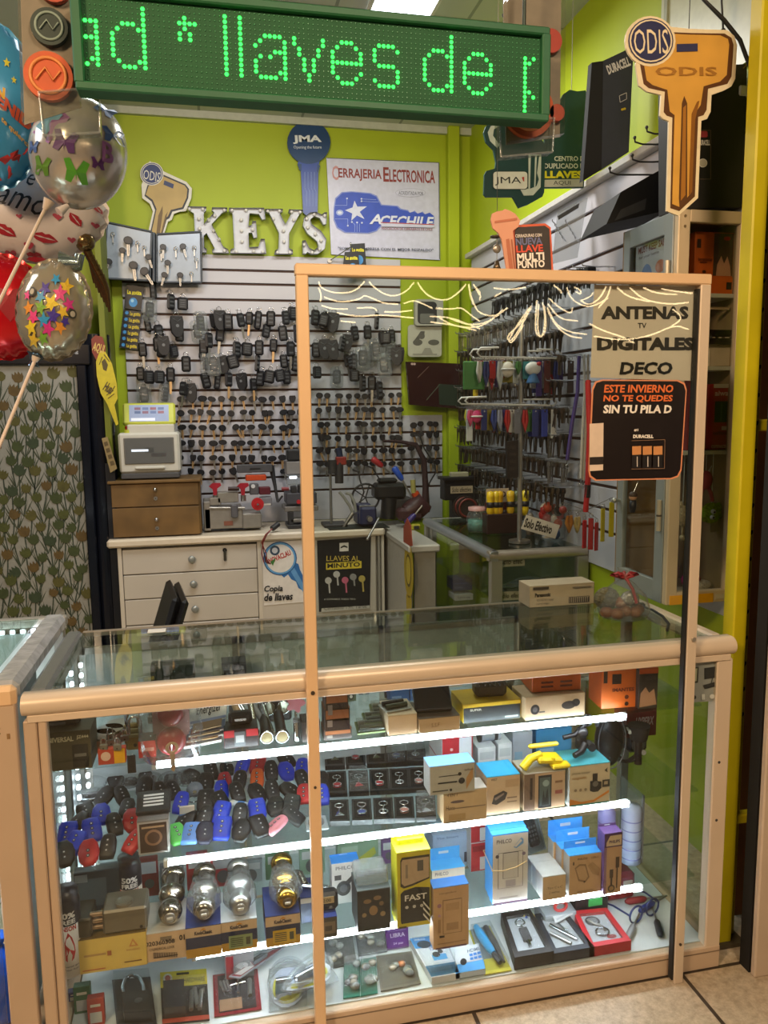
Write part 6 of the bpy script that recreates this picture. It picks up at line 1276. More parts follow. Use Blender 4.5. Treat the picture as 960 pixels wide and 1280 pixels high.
for ri,(py,xs) in enumerate(((1020,(425,453,480,506,533)),(984,(422,449,475,500,524)),(950,(419,445,471,496,520)))):
    for ci,px in enumerate(xs):
        rown = ('front','middle','back')[ri];dx = 12.5;h_ = 15
        s_ = Slab('gift_box','black gift box with metal keyring, %s in the %s row from the partition post' % (nth(ci),rown),'box',[(px-dx,py+13-ci*1.3),(px+dx,py+12-ci*1.3),(px+dx-2,py-h_-ci*1.3),(px-dx-1,py-h_+1-ci*1.3)],S2,.014,TRM,'keyring gift boxes','tray',ylo=.105)
        s_.rect(.1,.08,.9,.92,INSM);s_.part('lining');mb = MB();c = s_.P(.5,.64);
        mb.ring((c.x,c.y,.0185),.0115,.0019,CHROME,'z',16);part('split_ring',mb,s_.t)
        mb = MB();k = (ri*5+ci) % 6;c = s_.P(.5,.28);m_ = [CHROME,mat('#3a4a8a',.3),CHROME,mat('#a8746a',.35),CHROME,mat('#a82430',.3)][k] if ri != 1 or ci not in (1,2) else mat('#a82430',.3)
        if k in (0,4): mb.add([(c.x-.013,c.y-.01,.017),(c.x+.013,c.y-.01,.017),(c.x+.005,c.y+.012,.017),(c.x-.005,c.y+.012,.017),(c.x,c.y,.024)],[(0,1,4),(1,2,4),(2,3,4),(3,0,4)],m_)
        elif k in (1,3,5): mb.cyl((c.x,c.y,.016),(c.x,c.y,.021),.012,m_,n=18).ring((c.x,c.y,.0205),.012,.0018,CHROME,'z',18)
        else: mb.ring((c.x,c.y,.018),.011,.003,m_,'z',16).box((c.x,c.y,.018),(.006,.014,.004),m_,.001)
        mb.tube([(s_.P(.5,.64).x,s_.P(.5,.64).y-.011,.0185),(c.x,c.y+.011,.0185)],.002,CHROME,5);part('pendant',mb,s_.t)
        if (ri,ci) in ((0,4),(1,1),(2,3),(2,4)): s_.cover(.02,BAG)
t,W,H = carton('cable_kit_box','cream box with handwriting below the light blue earphone box','box',(553,610,1027,988),S2,.06,'#c0a481','#cbae88',[('t','4 EN 1',.2,.9,.24,.09,'#2a2320',0,.1),('t','Hoco',.16,.5,.2,.14,'#2a2320',0,.1),('c',.32,.68,.16,'#6a5a5c',.2),('r',.1,.46,.97,.49,'#8a7460'),('r',.12,.1,.5,.3,'#b59568'),('r',.05,.02,.4,.07,'#55503e')],'#c9c4bc')
z1 = S2+H;q_ = t.location.copy()
t,W,H2 = carton('earphone_box','light blue topped grey earphone box standing on the cream handwritten box','box',(536,595,987,957),z1,.06,'#a9aaa8','#b0aca2',[('c',.66,.66,.04,'#1c1c1e'),('r',.2,.62,.64,.65,'#3a3a3c'),('r',.18,.38,.6,.43,'#2a2a2c'),('c',.7,.42,.07,'#2a2a2e'),('r',.06,.12,.4,.16,'#3a3a3c'),('c',.46,.14,.03,'#1c1c1e'),('p',[(.8,.1),(.95,.5),(.95,.9),(.8,.5)],'#b58a5c'),('t','EarPhones',.86,.8,.2,.06,'#55524e',.02)],'#7db4ee',Y=q_.y-.01);t.location.z = z1+.002
for i in range(2): t,W,H = carton('red_flat_box','red and white flat box at the back of the middle shelf, %s of the pair' % ('lower','upper')[i],'box',(552,592,962-i*16,948-i*16),S2,.14,'#c9c4c0','#b02a33',[('r',.55,.1,.95,.9,'#cfd2d6'),('c',.3,.5,.05,'#d8b8b4')],'#55565a' if i else '#a82832',Y=.25+.0*i,group='red flat boxes',h=.085);t.location.z = S2+i*(H+.002)
for i,(a,b,yt) in enumerate(((597,620,935),(622,640,930))): t,W,H = carton('white_box','plain white box at the back of the middle shelf, %s from the red flat boxes' % nth(i),'box',(a,b,965,yt),S2,.10,'#c4c9cc','#d3d8da',[('r',.1,.7,.9,.9,'#b9c0c4')],'#d9dde0',Y=.26,group='white boxes')
t = smallp('webcam','grey and black webcam lying on the plain white boxes','webcam',612,950,{'body': MB().cyl((-.03,0,.02),(.03,0,.02),.018,mat('#9aa0a6',.3),n=16).cyl((-.036,0,.02),(-.03,0,.02),.02,BLK2,n=16),'band': MB().cyl((.01,0,.02),(.02,0,.02),.0195,BLK2,n=16)});t.location = (at(612,930,Y=.3).x,.30,at(612,935,Y=.26).z+.004)
carton('clip_box','cream box with a black clip picture and bright blue top on the middle shelf','box',(607,651,1017,970),S2,.09,'#b9a084','#cbae8a',[('t','WEST',.22,.93,.18,.06,'#55483a',.02),('p',[(.15,.3),(.22,.52),(.5,.62),(.62,.55),(.55,.38),(.3,.26)],'#3a3430'),('p',[(.22,.44),(.5,.56),(.52,.52),(.26,.38)],'#8a7a6c'),('r',.55,.7,.95,.9,'#b99a74'),('r',.6,.4,.9,.44,'#8a7258'),('r',.6,.3,.9,.33,'#8a7258')],'#3aaee2')
carton('phone_box','tan box with a dark phone picture under the yellow holder on the middle shelf','box',(653,708,1011,966),S2,.09,'#9c8468','#c4a584',[('r',0,0,.26,1,'#7a6452'),('r',.14,.3,.2,.9,'#3a2c24'),('r',.34,.04,.66,.94,'#2a2f33'),('r',.37,.1,.63,.88,'#55686a'),('c',.52,.72,.08,'#8fa5a4'),('p',[(.42,.12),(.46,.55),(.5,.3),(.56,.6),(.6,.12)],'#2f3a3c'),('r',.74,.7,.92,.76,'#8a6a50'),('r',.74,.4,.92,.5,'#a5625a')],'#b9b5ac')
t,W,H = carton('holder_box','white box with black phone holder pictures and orange curve on the middle shelf','box',(709,764,1006,956),S2,.10,'#a9b0ae','#d0c0a4',[('p',[(.02,.02),(.02,.2),(.3,.1),(.6,.12),(.98,.32),(.98,.26),(.6,.06),(.3,.04)],'#d88a3a'),('r',.02,.0,.98,.05,'#3f8f8a'),('t','phone holder',.28,.82,.45,.08,'#9a9078',.02),('t','magnetic',.24,.7,.35,.08,'#b08a58',.02),('p',[(.5,.36),(.5,.6),(.56,.6),(.56,.78),(.68,.78),(.68,.58),(.78,.56),(.78,.4),(.7,.32),(.58,.32)],'#2c2a2a'),('c',.63,.52,.07,'#6d6a66'),('r',.8,.42,.98,.6,'#3a3836'),('r',.84,.48,.93,.56,'#b5a48c'),('p',[(.84,.84),(.92,.9),(.9,.84),(.92,.78)],'#2a2826'),('c',.14,.42,.035,'#8a7a64'),('c',.26,.42,.035,'#8a7a64'),('c',.38,.42,.035,'#8a7a64')],'#4aa8b8')
YH = t.location.y
yh = thing('phone_holder','bright yellow plastic phone holder lying across the boxes','phone holder',Vector((at(676,960,Y=YH+.03).x,YH+.035,at(680,966,Y=YH).z+.004)))
YLW = mat('#e3c81c',.35)
part('cradle',MB().box((.02,.0,.022),(.075,.05,.018),YLW,.006,T=Matrix.Rotation(.1,4,'Y')).box((.018,.02,.05),(.09,.014,.012),YLW,.004),yh);part('arm',MB().tube([(-.06,-.02,.008),(-.035,-.012,.03),(.0,0,.034)],[.012,.012,.010],YLW,8),yh);part('foot',MB().box((.05,-.02,.006),(.055,.03,.012),YLW,.004).cyl((.03,-.02,-.0),(.03,-.02,.03),.006,YLW),yh)
bh = thing('clamp_stand','black jointed clamp stand lying on the white holder box','stand',Vector((at(724,950,Y=YH+.05).x,YH+.05,at(724,953,Y=YH).z+.003)))
part('clamp',MB().tube([(-.03,-.03,.008),(-.005,-.02,.012),(.012,-.01,.03)],[.008,.009,.011],BLK,8),bh);part('ball_joint',MB().sph((.006,0,.06),.018,BLK2,12).box((.004,0,.035),(.03,.025,.05),BLK,.008),bh);part('arm',MB().tube([(-.05,.0,.05),(-.015,0,.055),(.02,.0,.085),(.03,.0,.11)],.007,BLK,8),bh);part('knob',MB().cyl((.03,-.02,.02),(.03,.01,.02),.012,BLK2,n=10),bh)
for i,(a,b,yb,yt,c,f,lab) in enumerate(((668,716,950,910,'#2a6f9a','#3f93c4','translucent blue box behind the yellow holder'),(640,666,945,915,'#b5bcc4','#c4cad2','grey white box behind the yellow holder'))): carton('accessory_box',lab,'box',(a,b,yb,yt),S2,.07,c,f,[('r',.1,.2,.5,.5,'#9fc4dc')],Y=.33)
cbg = thing('headphone_case','dark rounded headphone case at the end of the middle shelf','case',Vector((at(766,975,Y=.26).x,.27,S2+.003)));part('case',MB().sph((0,.02,.085),(.046,.035,.085),mat('#1c1b1b',.4),16),cbg);part('zip',MB().tube([(.046*math.cos(a*PI/12),-.0,.085+.085*math.sin(a*PI/12)) for a in range(24)],.002,GREY,5,True),cbg)
sg2 = thing('headset','grey and white headset arm poking above the black clamp stand','headset',Vector((at(740,930,Y=.30).x,.30,S2)));part('band',MB().tube([(-.05,0,.01),(-.04,0,.12),(-.01,0,.155),(.03,0,.14),(.045,0,.08)],.006,BLK2,8),sg2);part('pad',MB().cyl((-.02,-.01,.15),(-.02,.01,.155),.016,mat('#a9b2bb',.3),n=12).cyl((.03,-.012,.135),(.03,.01,.135),.018,mat('#9aa4ae',.3),n=12),sg2);part('cup',MB().cyl((-.05,-.02,.02),(-.05,.02,.02),.02,BLK,n=14).cyl((.045,-.02,.07),(.045,.02,.07),.02,BLK,n=14),sg2)
for i,(x,y,lab) in enumerate(((822,970,'dark brush head hanging at the far end of the middle shelf'),(812,935,'dark cable hanks at the far end of the middle shelf'))):
    q = Vector((at(x,y,Y=.28).x-.07,.28,S2+.008*i));t = thing(('cable_hank','brush')[i == 0],lab,('cable','brush')[i == 0],q+Vector((0,0,.004)))
    if i == 0: part('handle',MB().cyl((0,0,0),(0,0,.08),.012,mat('#2a1f1a',.4)),t);part('bristles',MB().cyl((0,0,.08),(0,0,.125),.026,mat('#1f1714',.7),r1=.034,n=14),t)
    else:
        mb = MB()
        for k in range(5): mb.tube([((.04+.003*k)*math.cos(a*PI/7),.006*k,.05+(.05+.002*k)*math.sin(a*PI/7)) for a in range(14)],.0045,mat('#2a2420',.4),5,True)
        part('coil',mb,t);part('tie',MB().box((0,.012,.10),(.012,.04,.014),WHT,.003).cyl((.045,-.01,.03),(.045,-.005,.03),.008,mat('#c9c4b8',.4)),t)
# ---- lowest glass shelf
def gas_can(label,px,py,z,h,Yf=None):
    q = clampy(at(px,py,Z=z)) if Yf is None else Vector((at(px,py,Y=Yf).x,Yf,z));t = thing('gas_can',label,'can',q);r = .031
    part('can',MB().lathe([(0,0),(r,.002),(r,h*.62),(r,h*.62)],mat('#cfc8c0',.35),24),t);part('dark_top',MB().lathe([(r,h*.62),(r,h*.86),(r*.95,h*.88),(r*.9,h*.9),(r*.9,h*.98),(0,h)],mat('#171c2a',.35),24),t)
    mb = MB()
    def cyl_text(s,zc,wd,ht,m,bold,ang=0.): vs,fs = textdata(s,bold,0.);mb.add([((r+.0006)*math.sin(a*wd/r+ang),-(r+.0006)*math.cos(a*wd/r+ang),zc+b*ht) for a,b in vs],fs,m)
    cyl_text('50%',h*.74,.042,.016,mat('#d5d3cf'),.04,.1);cyl_text('FREE',h*.665,.042,.012,mat('#d5d3cf'),.04,.1);cyl_text('RONSON',h*.59,.050,.013,mat('#b02a2c'),.04)
    fl_ = [(0,.5),(.25,.3),(.38,.05),(.42,-.2),(.3,-.42),(.12,-.5),(.2,-.3),(.05,-.1),(-.1,-.3),(-.12,-.5),(-.34,-.4),(-.42,-.15),(-.25,.15)]
    mb.add([((r+.0006)*math.sin(u*.036/r+.15),-(r+.0006)*math.cos(u*.036/r+.15),h*.38+v*h*.34) for u,v in fl_],[list(range(len(fl_)))],mat('#b3202a',.4));cyl_text('universal gas',h*.15,.04,.006,mat('#4a4a5a'),.01,.2);cyl_text('lighter fuel',h*.11,.036,.006,mat('#4a4a5a'),.01,.2);part('label_print',mb,t)
gas_can('white and navy lighter gas can with a red flame at the counter end',89,1214,S3,.225)
gas_can('second lighter gas can with a red flame, behind the grey rim lock',165,1150,S3,.215,.22)
s_ = carton('card_pack','dark blue grey blister pack behind the lighter can','pack',(98,152,1160,1088),S3,.03,'#3a464c','#38464e',[('r',.06,.5,.7,.9,'#55666e'),('r',.55,.1,.95,.45,'#8a7a4a'),('r',.02,.86,.3,.97,'#a9b4b4')],Y=.2)
t,W,H = carton('lock_box','yellow lock box with pale red print at the counter end of the low shelf','box',(102,183,1212,1170),S3,.08,'#c4a24a','#d8bb62',[('p',[(.74,.62),(.8,.86),(.88,.62)],'#c98a4a'),('p',[(.775,.66),(.8,.78),(.84,.66)],'#d8bb62'),('r',.08,.5,.4,.56,'#b5925a'),('r',.42,.46,.48,.6,'#a5623a'),('t','SEGURIDAD',.8,.54,.2,.05,'#b5834a',.02),('r',.66,.18,.92,.21,'#7a5a34'),('r',.05,.1,.38,.13,'#b5623a')],'#6d5a34')
z1 = t.location.z+H+.002
rl = thing('rim_lock','grey bronze rim lock with three steel bolts on the yellow lock box','lock',t.location+Vector((.0,0,H+.002)));BRZ = mat('#7d7566',.35,.55,var=.05)
part('case',MB().box((.032,.045,.032),(.105,.085,.062),BRZ,.005),rl);part('cylinder',MB().cyl((.03,.03,.062),(.03,.03,.069),.021,mat('#8f8676',.3,.6),n=24).cyl((.03,.03,.068),(.03,.03,.07),.016,mat('#9a9180',.3,.7),n=24),rl);part('strike_plate',MB().box((-.072,.045,.026),(.052,.085,.05),mat('#4f4a40',.4,.5),.004),rl)
for i in range(3): part('bolt',MB().cyl((-.05,.02,.016+.017*i),(-.01,.02,.016+.017*i),.007,mat('#b59a80',.25,.9),n=12),rl)
part('screw',MB().cyl((.07,.001,.012),(.07,.004,.012),.004,DK,n=8),rl)
def knob_set(label,px,py,z,m,r,bag=False,ins=None,Yf=None):
    q = clampy(at(px,py,Z=z)) if Yf is None else Vector((at(px,py,Y=Yf).x,Yf,z));t = thing('knob_lock',label,'door lock',q)
    T_ = Matrix.Translation((0,-.01,r*1.05)) @ Matrix.Rotation(PI/2,4,'X')
    part('knob',MB().lathe([(0,.034),(r*.55,.034),(r*.85,.026),(r,.008),(r*.9,-.012),(r*.55,-.028),(r*.5,-.036)],m,24,T=T_),t)
    part('rose',MB().lathe([(r*.5,-.036),(r*.6,-.04),(r*.95,-.048),(r*1.12,-.06),(r*1.14,-.066),(0,-.07)],m,24,T=T_),t)
    part('latch_tube',MB().cyl((0,.058,r*1.05),(0,.14,r*1.3),r*.55,mat('#6d6862',.35,.7),n=16).lathe([(r*.6,-.13),(r*1.0,-.135),(r*1.05,-.15),(0,-.155)],m,20,T=T_),t)
    part('key_face',MB().lathe([(0,.0365),(r*.42,.036),(r*.45,.034)],mat('#5a4a30',.35,.6) if ins else STEEL,16,T=T_).box((0,-.048,r*1.05),(r*.5,.003,r*.22),mat('#d8d6d0',.3),.001),t)
    if bag: part('clear_bag',MB().sph((0,.035,r*1.05),(r*1.5,r*2.9,r*1.35),BAG,16,fn=lambda v: Vector((v.x*(1+.1*math.sin(v.y*160)),v.y,max(v.z*(1+.12*math.sin(v.x*150)),-r*1.02)))),t)
    return t
t,W,H = carton('barcode_box','cream box with a printed number and barcode under the nickel knob','box',(184,233,1200,1165),S3,.13,'#c0a486','#cfaf8c',[('t','020360308',.36,.66,.72,.16,'#3a2c24',.03),('t','01',.9,.74,.14,.2,'#2a201a',.04),('t','CYLINDRICAL LOCK',.4,.46,.62,.09,'#4a3a2e',.01),('r',.18,.14,.78,.17,'#3a2c24')]+[('r',.18+.02*i,.18,.18+.02*i+(.013 if i % 3 else .007),.36,'#3a2c24') for i in range(30)]+[('r',.38,.86,.66,.98,'#7a6a5a')],'#c4c0b8')
zb_ = S3+H;yb_ = t.location.y
knob_set('nickel door knob standing on the cream barcode box',215,1165,zb_+.002,NICK,.030,Yf=yb_+.05)
for i,(a,b,yb,yt,topc,lab,kl_,km_,ins) in enumerate(((234,277,1195,1158,'#2c3f7c','blue topped knob box, first from the barcode box','nickel door knob in a clear bag, next to the barcode box',NICK,0),(278,322,1187,1151,'#c4ccd4','white topped knob box with a green price label','satin steel door knob in a clear bag on the white topped box',mat('#b5b4b0',.3,.9),0),(333,376,1181,1144,'#2a3a72','blue topped knob box with a yellow price label','gold door knob in a clear bag next to the partition post',GOLDM,1))):
    pr = [('r',0,.68,1,1,'#c9ad8e'),('r',0,.3,1,.68,'#232a4a'),('r',0,0,1,.3,'#b58a2c'),('t','KnobClassic',.5,.82,.5,.13,'#2a2430',.04),('p',[(.4,.9),(.5,.97),(.6,.9)],'#c98a2c')]
    if i: pr += [('r',.2,.1,.86,.54,'#8a9a6a' if i == 1 else '#c9a42c')]+[('r',.25,.16+.07*k,.6,.19+.07*k,'#4a4a34') for k in range(5)]+[('r',.68,.2,.8,.46,'#4a4a34')]
    t,W,H = carton('knob_box',lab,'box',(a,b,yb,yt),S3,.13,'#232c56','#c9ad8e',pr,topc,group='door knob boxes')
    knob_set(kl_,(a+b)/2+(4 if i == 2 else 1),yt,S3+H+.003,km_,.029,True,ins,Yf=t.location.y+.045)
db = thing('deadbolt','satin steel deadbolt cylinder lying at the back beside the gold knob','deadbolt',Vector((at(368,1110,Y=.24).x,.24,S3+.085)));part('collar',MB().lathe([(.014,.0),(.024,.002),(.036,.04),(.036,.045),(0,.046)],mat('#8f8c86',.25,.9),22,T=Matrix.Rotation(PI/2+.5,4,'X')),db);part('key_face',MB().cyl((0,-.002,-.002),(0,.0,0),.014,STEEL,n=18),db)
carton('deadbolt_box','dark carton under the steel deadbolt at the back of the low shelf','box',(352,392,1160,1128),S3,.08,'#26304a','#303a5a',[('r',.1,.5,.9,.7,'#8a7a64')],Y=.23)
db.location.z = [o for o in COL.objects if o.name == 'deadbolt_box'][0].location.z+.085
t,W,H = carton('meter_carton','dark carton with a pale front picture beside the partition post','box',(400,422,1172,1147),S3,.08,'#2a2a33','#3a342e',[('r',.1,.2,.9,.8,'#6d5c48'),('r',.3,.35,.7,.6,'#3a3028')],'#2a3f86')
q = t.location+Vector((0,.02,H+.002));t2 = thing('digital_timer','black digital timer with a tan display on the dark carton','timer',q);part('case',MB().box((.0,.02,.025),(.062,.035,.05),BLK,.008),t2);part('display',MB().box((-.002,.0015,.033),(.042,.002,.018),mat('#b09a72',.3)).text('12:00',-.002,.033,.026,.010,mat('#4a3f2c'),.0002,.02),t2);part('buttons',MB().cyl((-.014,.003,.012),(-.014,-.001,.012),.004,GREY).cyl((.01,.003,.012),(.01,-.001,.012),.004,GREY),t2)
t,W,H = carton('lock_carton','navy lock carton with a chrome latch piece on it by the partition post','box',(377,399,1172,1122),S3,.09,'#1f2844','#2a3352',[('r',0,.8,1,1,'#b5a48c'),('r',.2,.05,.8,.3,'#3a4266')],'#24305c',Y=.14)
q = t.location+Vector((.02,.03,H+.002));t2 = thing('latch_piece','chrome latch piece lying on the navy lock carton','latch',q,-.4);part('bar',MB().box((.0,0,.008),(.075,.016,.012),CHROME,.003),t2);part('tail',MB().cyl((-.03,0,.012),(-.05,.02,.03),.010,NICK),t2)
def tabbed(name,label,pb,z,d,side,front,pr,tabc,ty,group=None,Y=None):
    "box with a coloured hang tab standing on its rear edge"
    t,W,H = carton(name,label,'box',pb,z,d,side,front,pr,tabc,group=group,Y=Y)
    h_ = at((pb[0]+pb[1])/2,ty,Y=t.location.y+d).z-z-H
    if h_ > .004: part('hang_tab',MB().box((0,d-.001,H+h_/2),(W,.0016,h_),cmat(tabc)).box((0,d-.0022,H+h_*.62),(W*.3,.0008,h_*.2),mat('#c9d4dc',.4)),t)
    return t,W,H
tabbed('earphone_box','white earphone box with a blue top beside the digital timer',(415,450,1122,1078),S3,.04,'#b9bcc0','#c3c2bf',[('t','PHILCO',.5,.88,.7,.09,'#6a6a70',.02),('c',.42,.38,.26,'#1d1d20',1.1),('c',.42,.38,.14,'#4a4a50',1.1),('p',[(.5,.55),(.85,.75),(.9,.68),(.6,.45)],'#2a2a2e'),('r',.1,.6,.34,.72,'#26262a')],'#2f86d8',1066,Y=.20)
carton('pack_green','pale green pack at the back behind the white earphone box','pack',(422,474,1105,1048),S3,.03,'#6d8a74','#7d9a80',[('p',[(.5,.4),(.9,.7),(.95,.5),(.6,.2)],'#a5a83a'),('r',.1,.6,.5,.8,'#9ab09c')],Y=.34)
t,W,H = carton('ornament_box','black box with a golden ornament picture and grey clear top','box',(447,489,1163,1112),S3,.09,'#2a2c2e','#171617',[('c',.48,.5,.13,'#8a6a44',1.2),('c',.3,.74,.12,'#7a5f40',.6),('c',.6,.8,.12,'#7a5f40',.6),('c',.2,.42,.07,'#8a704a'),('c',.76,.4,.08,'#8a704a'),('c',.72,.66,.07,'#6d5538')],'#5f6a6c')
part('clear_top',MB().box((0,.05,H+.022),(W*.96,.075,.04),clear('#e4eaea',1.5,.05,.18),.006),t)
t,W,H = carton('fast_charger_box','yellow box with FAST in white on its black front','box',(497,540,1160,1064),S3,.07,'#c9c41c','#c4b428',[('p',[(.12,.06),(.1,.1),(.1,.46),(.2,.5),(.55,.53),(.97,.5),(.97,.06)],'#1f1c19'),('p',[(.1,.56),(.1,.9),(.15,.94),(.97,.94),(.97,.62),(.45,.55),(.2,.53)],'#3a342c'),('p',[(.13,.6),(.13,.88),(.17,.91),(.95,.91),(.95,.64),(.45,.58),(.22,.56)],'#b59a7c'),('r',.25,.66,.32,.84,'#8a7a68'),('r',.6,.74,.78,.88,'#55504a'),('t','FAST',.55,.4,.66,.08,'#d8d2c8',.02),('c',.28,.28,.05,'#b9b4aa'),('c',.5,.28,.05,'#b9b4aa'),('c',.72,.28,.05,'#b9b4aa')]+[('p',[(.76,.34-.08*k),(.97,.22-.08*k),(.97,.19-.08*k),(.76,.31-.08*k)],'#d8d2c8') for k in range(3)]+[('r',.04,.015,.26,.04,'#4a441a')],'#d8d62c')
part('hang_tab',MB().box((0,.068,H+.014),(W,.002,.028),mat('#d2d022',.4)).box((0,.05,H+.008),(W*.8,.03,.018),mat('#b5b41c',.4),.003),t)
carton('phone_case_box','pale blue grey box behind the yellow box','box',(540,588,1110,1042),S3,.09,'#8fa2bc','#9fb2cc',[('t','The Smart',.4,.9,.6,.06,'#6a7a94',.02),('r',.85,.1,.95,.4,'#3a3a4a')],'#a9bcd4',Y=.30)
tabbed('charger_box','small blue topped cable box behind the tall tan charger box',(539,582,1122,1086),S3,.05,'#a8a49c','#b5aa9e',[('t','PHILCO',.3,.86,.4,.12,'#4a4a58',.02),('r',.3,.05,.72,.4,'#3a8ad0'),('c',.14,.3,.05,'#3a3a3e'),('c',.86,.6,.04,'#3a3a3e')],'#4aa8ea',1058,Y=.16)
tabbed('charger_box','tall tan charger box with a charger outline standing in front on the counter floor',(541,587,1186,1108),.162,.040,'#a9876a','#c29a70',[('r',.06,.0,.94,.03,'#6a4a5a'),('r',.26,.24,.8,.8,'#8a6a4c'),('r',.28,.25,.78,.785,'#c29a70'),('r',.34,.62,.72,.74,'#b08a62'),('r',.36,.3,.7,.42,'#a5805a'),('c',.16,.72,.06,'#9a6a7a'),('c',.16,.56,.04,'#b58a9a'),('r',.12,.28,.2,.5,'#a5805a'),('r',.16,.2,.3,.235,'#3a2c24'),('t','cargador',.4,.92,.5,.04,'#8a6a4c',.02),('r',.1,.1,.9,.115,'#9a7854')],'#3f7fd0',1095,Y=.045)
for i in range(2): t,W,H = carton('red_pack','red and white pack behind the white charger box, %s of two stacked' % ('lower','upper')[i],'pack',(588,609,1125-i*38,1088-i*38),S3,.07,'#c9c4c4','#b0262e',[('r',.55,.05,.95,.5,'#cfcac8'),('r',.1,.7,.9,.9,'#8a1c22')],Y=.26,group='red packs',h=.09);t.location.z = S3+i*(H+.002)
PHI = [('t','PHILCO',.32,.9,.42,.06,'#55505a',.02),('p',[(.58,.8),(.8,.93),(.86,.9),(.86,.84),(.66,.78)],'#6a9ad0'),('p',[(.6,.81),(.78,.91),(.82,.88),(.66,.8)],'#d0ccc6'),('r',.15,.22,.85,.74,'#5f5a60'),('r',.165,.225,.835,.735,'#d0ccc6'),('r',.28,.36,.72,.74,'#5f5a60'),('r',.295,.365,.705,.73,'#c4c0ba'),('r',.36,.24,.64,.34,'#b0aab0'),('c',.12,.7,.05,'#55505a'),('c',.86,.7,.05,'#7a6a80'),('r',.18,.08,.7,.1,'#b0a8a4'),('r',.02,.0,.98,.03,'#6a4a6a')]
for i,(dx,dy) in enumerate(((0,0),(-3,-6),(-6,-11))):
    tabbed('charger_box',('white charger box with a charger outline, rubber banded at the front','white and blue charger box, second of the rubber banded set','white and blue charger box, rearmost of the rubber banded set')[i],(614+dx,661+dx,1122+dy*.6,1042+dy),S3,.022,'#3a8ad4','#cfcac2',PHI if i == 0 else [('r',0,0,.1,1,'#3a8ad4')],'#3f9ae4',1036+dy,group='rubber banded charger boxes',Y=.10+.026*i)
rbq = Vector((at(637,1082,Y=.095).x,.096,at(637,1085,Y=.095).z));rb = thing('rubber_band','thin cream rubber band around the white charger boxes','rubber band',rbq);mb = MB();mb.tube([(-.048,.08,.012),(-.05,-.0,-.002),(-.02,-.001,-.006),(.02,-.001,.0),(.05,-.0,.012),(.052,.08,.014)],.0015,mat('#c9ac78',.5),5,True);part('band',mb,rb);part('knot',MB().sph((-.049,0,-.002),.0025,mat('#c9ac78',.5),8),rb)
rm = thing('remote_blister','black remote in a clear blister behind the white cartons','remote',Vector((at(672,1062,Y=.30).x,.30,S3)));T_ = Matrix.Rotation(-.25,4,'Y');part('card',MB().box((0,.012,.075),(.07,.003,.15),mat('#7d8a90',.4),T=T_),rm);part('remote',MB().box((0,0,.085),(.034,.016,.11),BLK,.006,T=T_),rm);mb = MB(T=T_)
for i in range(12): mb.box((-.009+.009*(i % 3),-.009,.06+.014*(i//3)),(.006,.003,.008),GREY,.001)
part('buttons',mb,rm);part('blister',MB().box((0,-.002,.08),(.05,.03,.13),BLISTER,.008,T=T_),rm)
for i in range(3):
    t,W,H = carton('cable_box',('cream cable box with a handwritten line at the front of the white row','white cable box, second of the white row','white cable box, rearmost of the white row')[i],'box',(677-i*7,708-i*7,1128-i*8,1095-i*9),S3,.036,'#b9b4ae','#c9ab84' if i == 0 else '#c9c6c0',[('t','-Tipo C a C',.5,.5,.7,.12,'#3a2c20',0.,.15),('t','2 metros',.5,.32,.45,.1,'#3a2c20',0.,.15)] if i == 0 else [],'#cfd0ce',group='white cable boxes',Y=.082+.038*i)
for i in range(3):
    tabbed('cable_box',('tan fronted cable box with a bright blue top at the front of the blue row','blue tabbed cable box, second of the blue row','blue tabbed cable box, rearmost of the blue row')[i],(709-i*10,753-i*9,1124-i*8,1068-i*9),S3,.038,'#b9b6b0','#c29d74',[('t','PHILCO',.4,.9,.3,.05,'#5a4a3a',.02),('t','USB-C',.78,.9,.24,.05,'#8a6a4c',.02),('p',[(.16,.7),(.28,.36),(.5,.3),(.62,.42),(.5,.76),(.3,.78)],'#8f7152'),('p',[(.2,.68),(.31,.4),(.48,.345),(.57,.44),(.47,.72),(.32,.74)],'#b8946c'),('p',[(.55,.72),(.7,.8),(.95,.6),(.9,.42),(.7,.5)],'#a98862'),('r',.1,.78,.14,.86,'#4a3a2c'),('c',.46,.33,.03,'#5a452f'),('t','para iphone',.5,.1,.5,.05,'#8a6a4c',.02)] if i == 0 else [],'#3e9ae6',1048-i*13,group='blue tabbed cable boxes',Y=.085+.040*i)
t,W,H = tabbed('cable_box','slim purple and cream cable box beside the blue row',(753,777,1117,1042),S3,.04,'#5a4078','#bd9876',[('r',0,.78,1,1,'#4a3058'),('p',[(.1,.86),(.3,.97),(.95,.97),(.95,.8),(.1,.8)],'#cbb596'),('t','PHILIPS',.55,.87,.6,.05,'#4a3a58',.04),('r',.0,.0,.12,.78,'#8a6a86'),('c',.42,.1,.2,'#4a4038',1.),('c',.42,.1,.13,'#a5845f',1.),('r',.36,.14,.46,.4,'#3a2f28'),('r',.3,.28,.5,.42,'#4a3a30'),('r',.68,.1,.74,.5,'#3a2f28'),('r',.62,.44,.82,.62,'#4a3a30')],'#5a4076',1028)
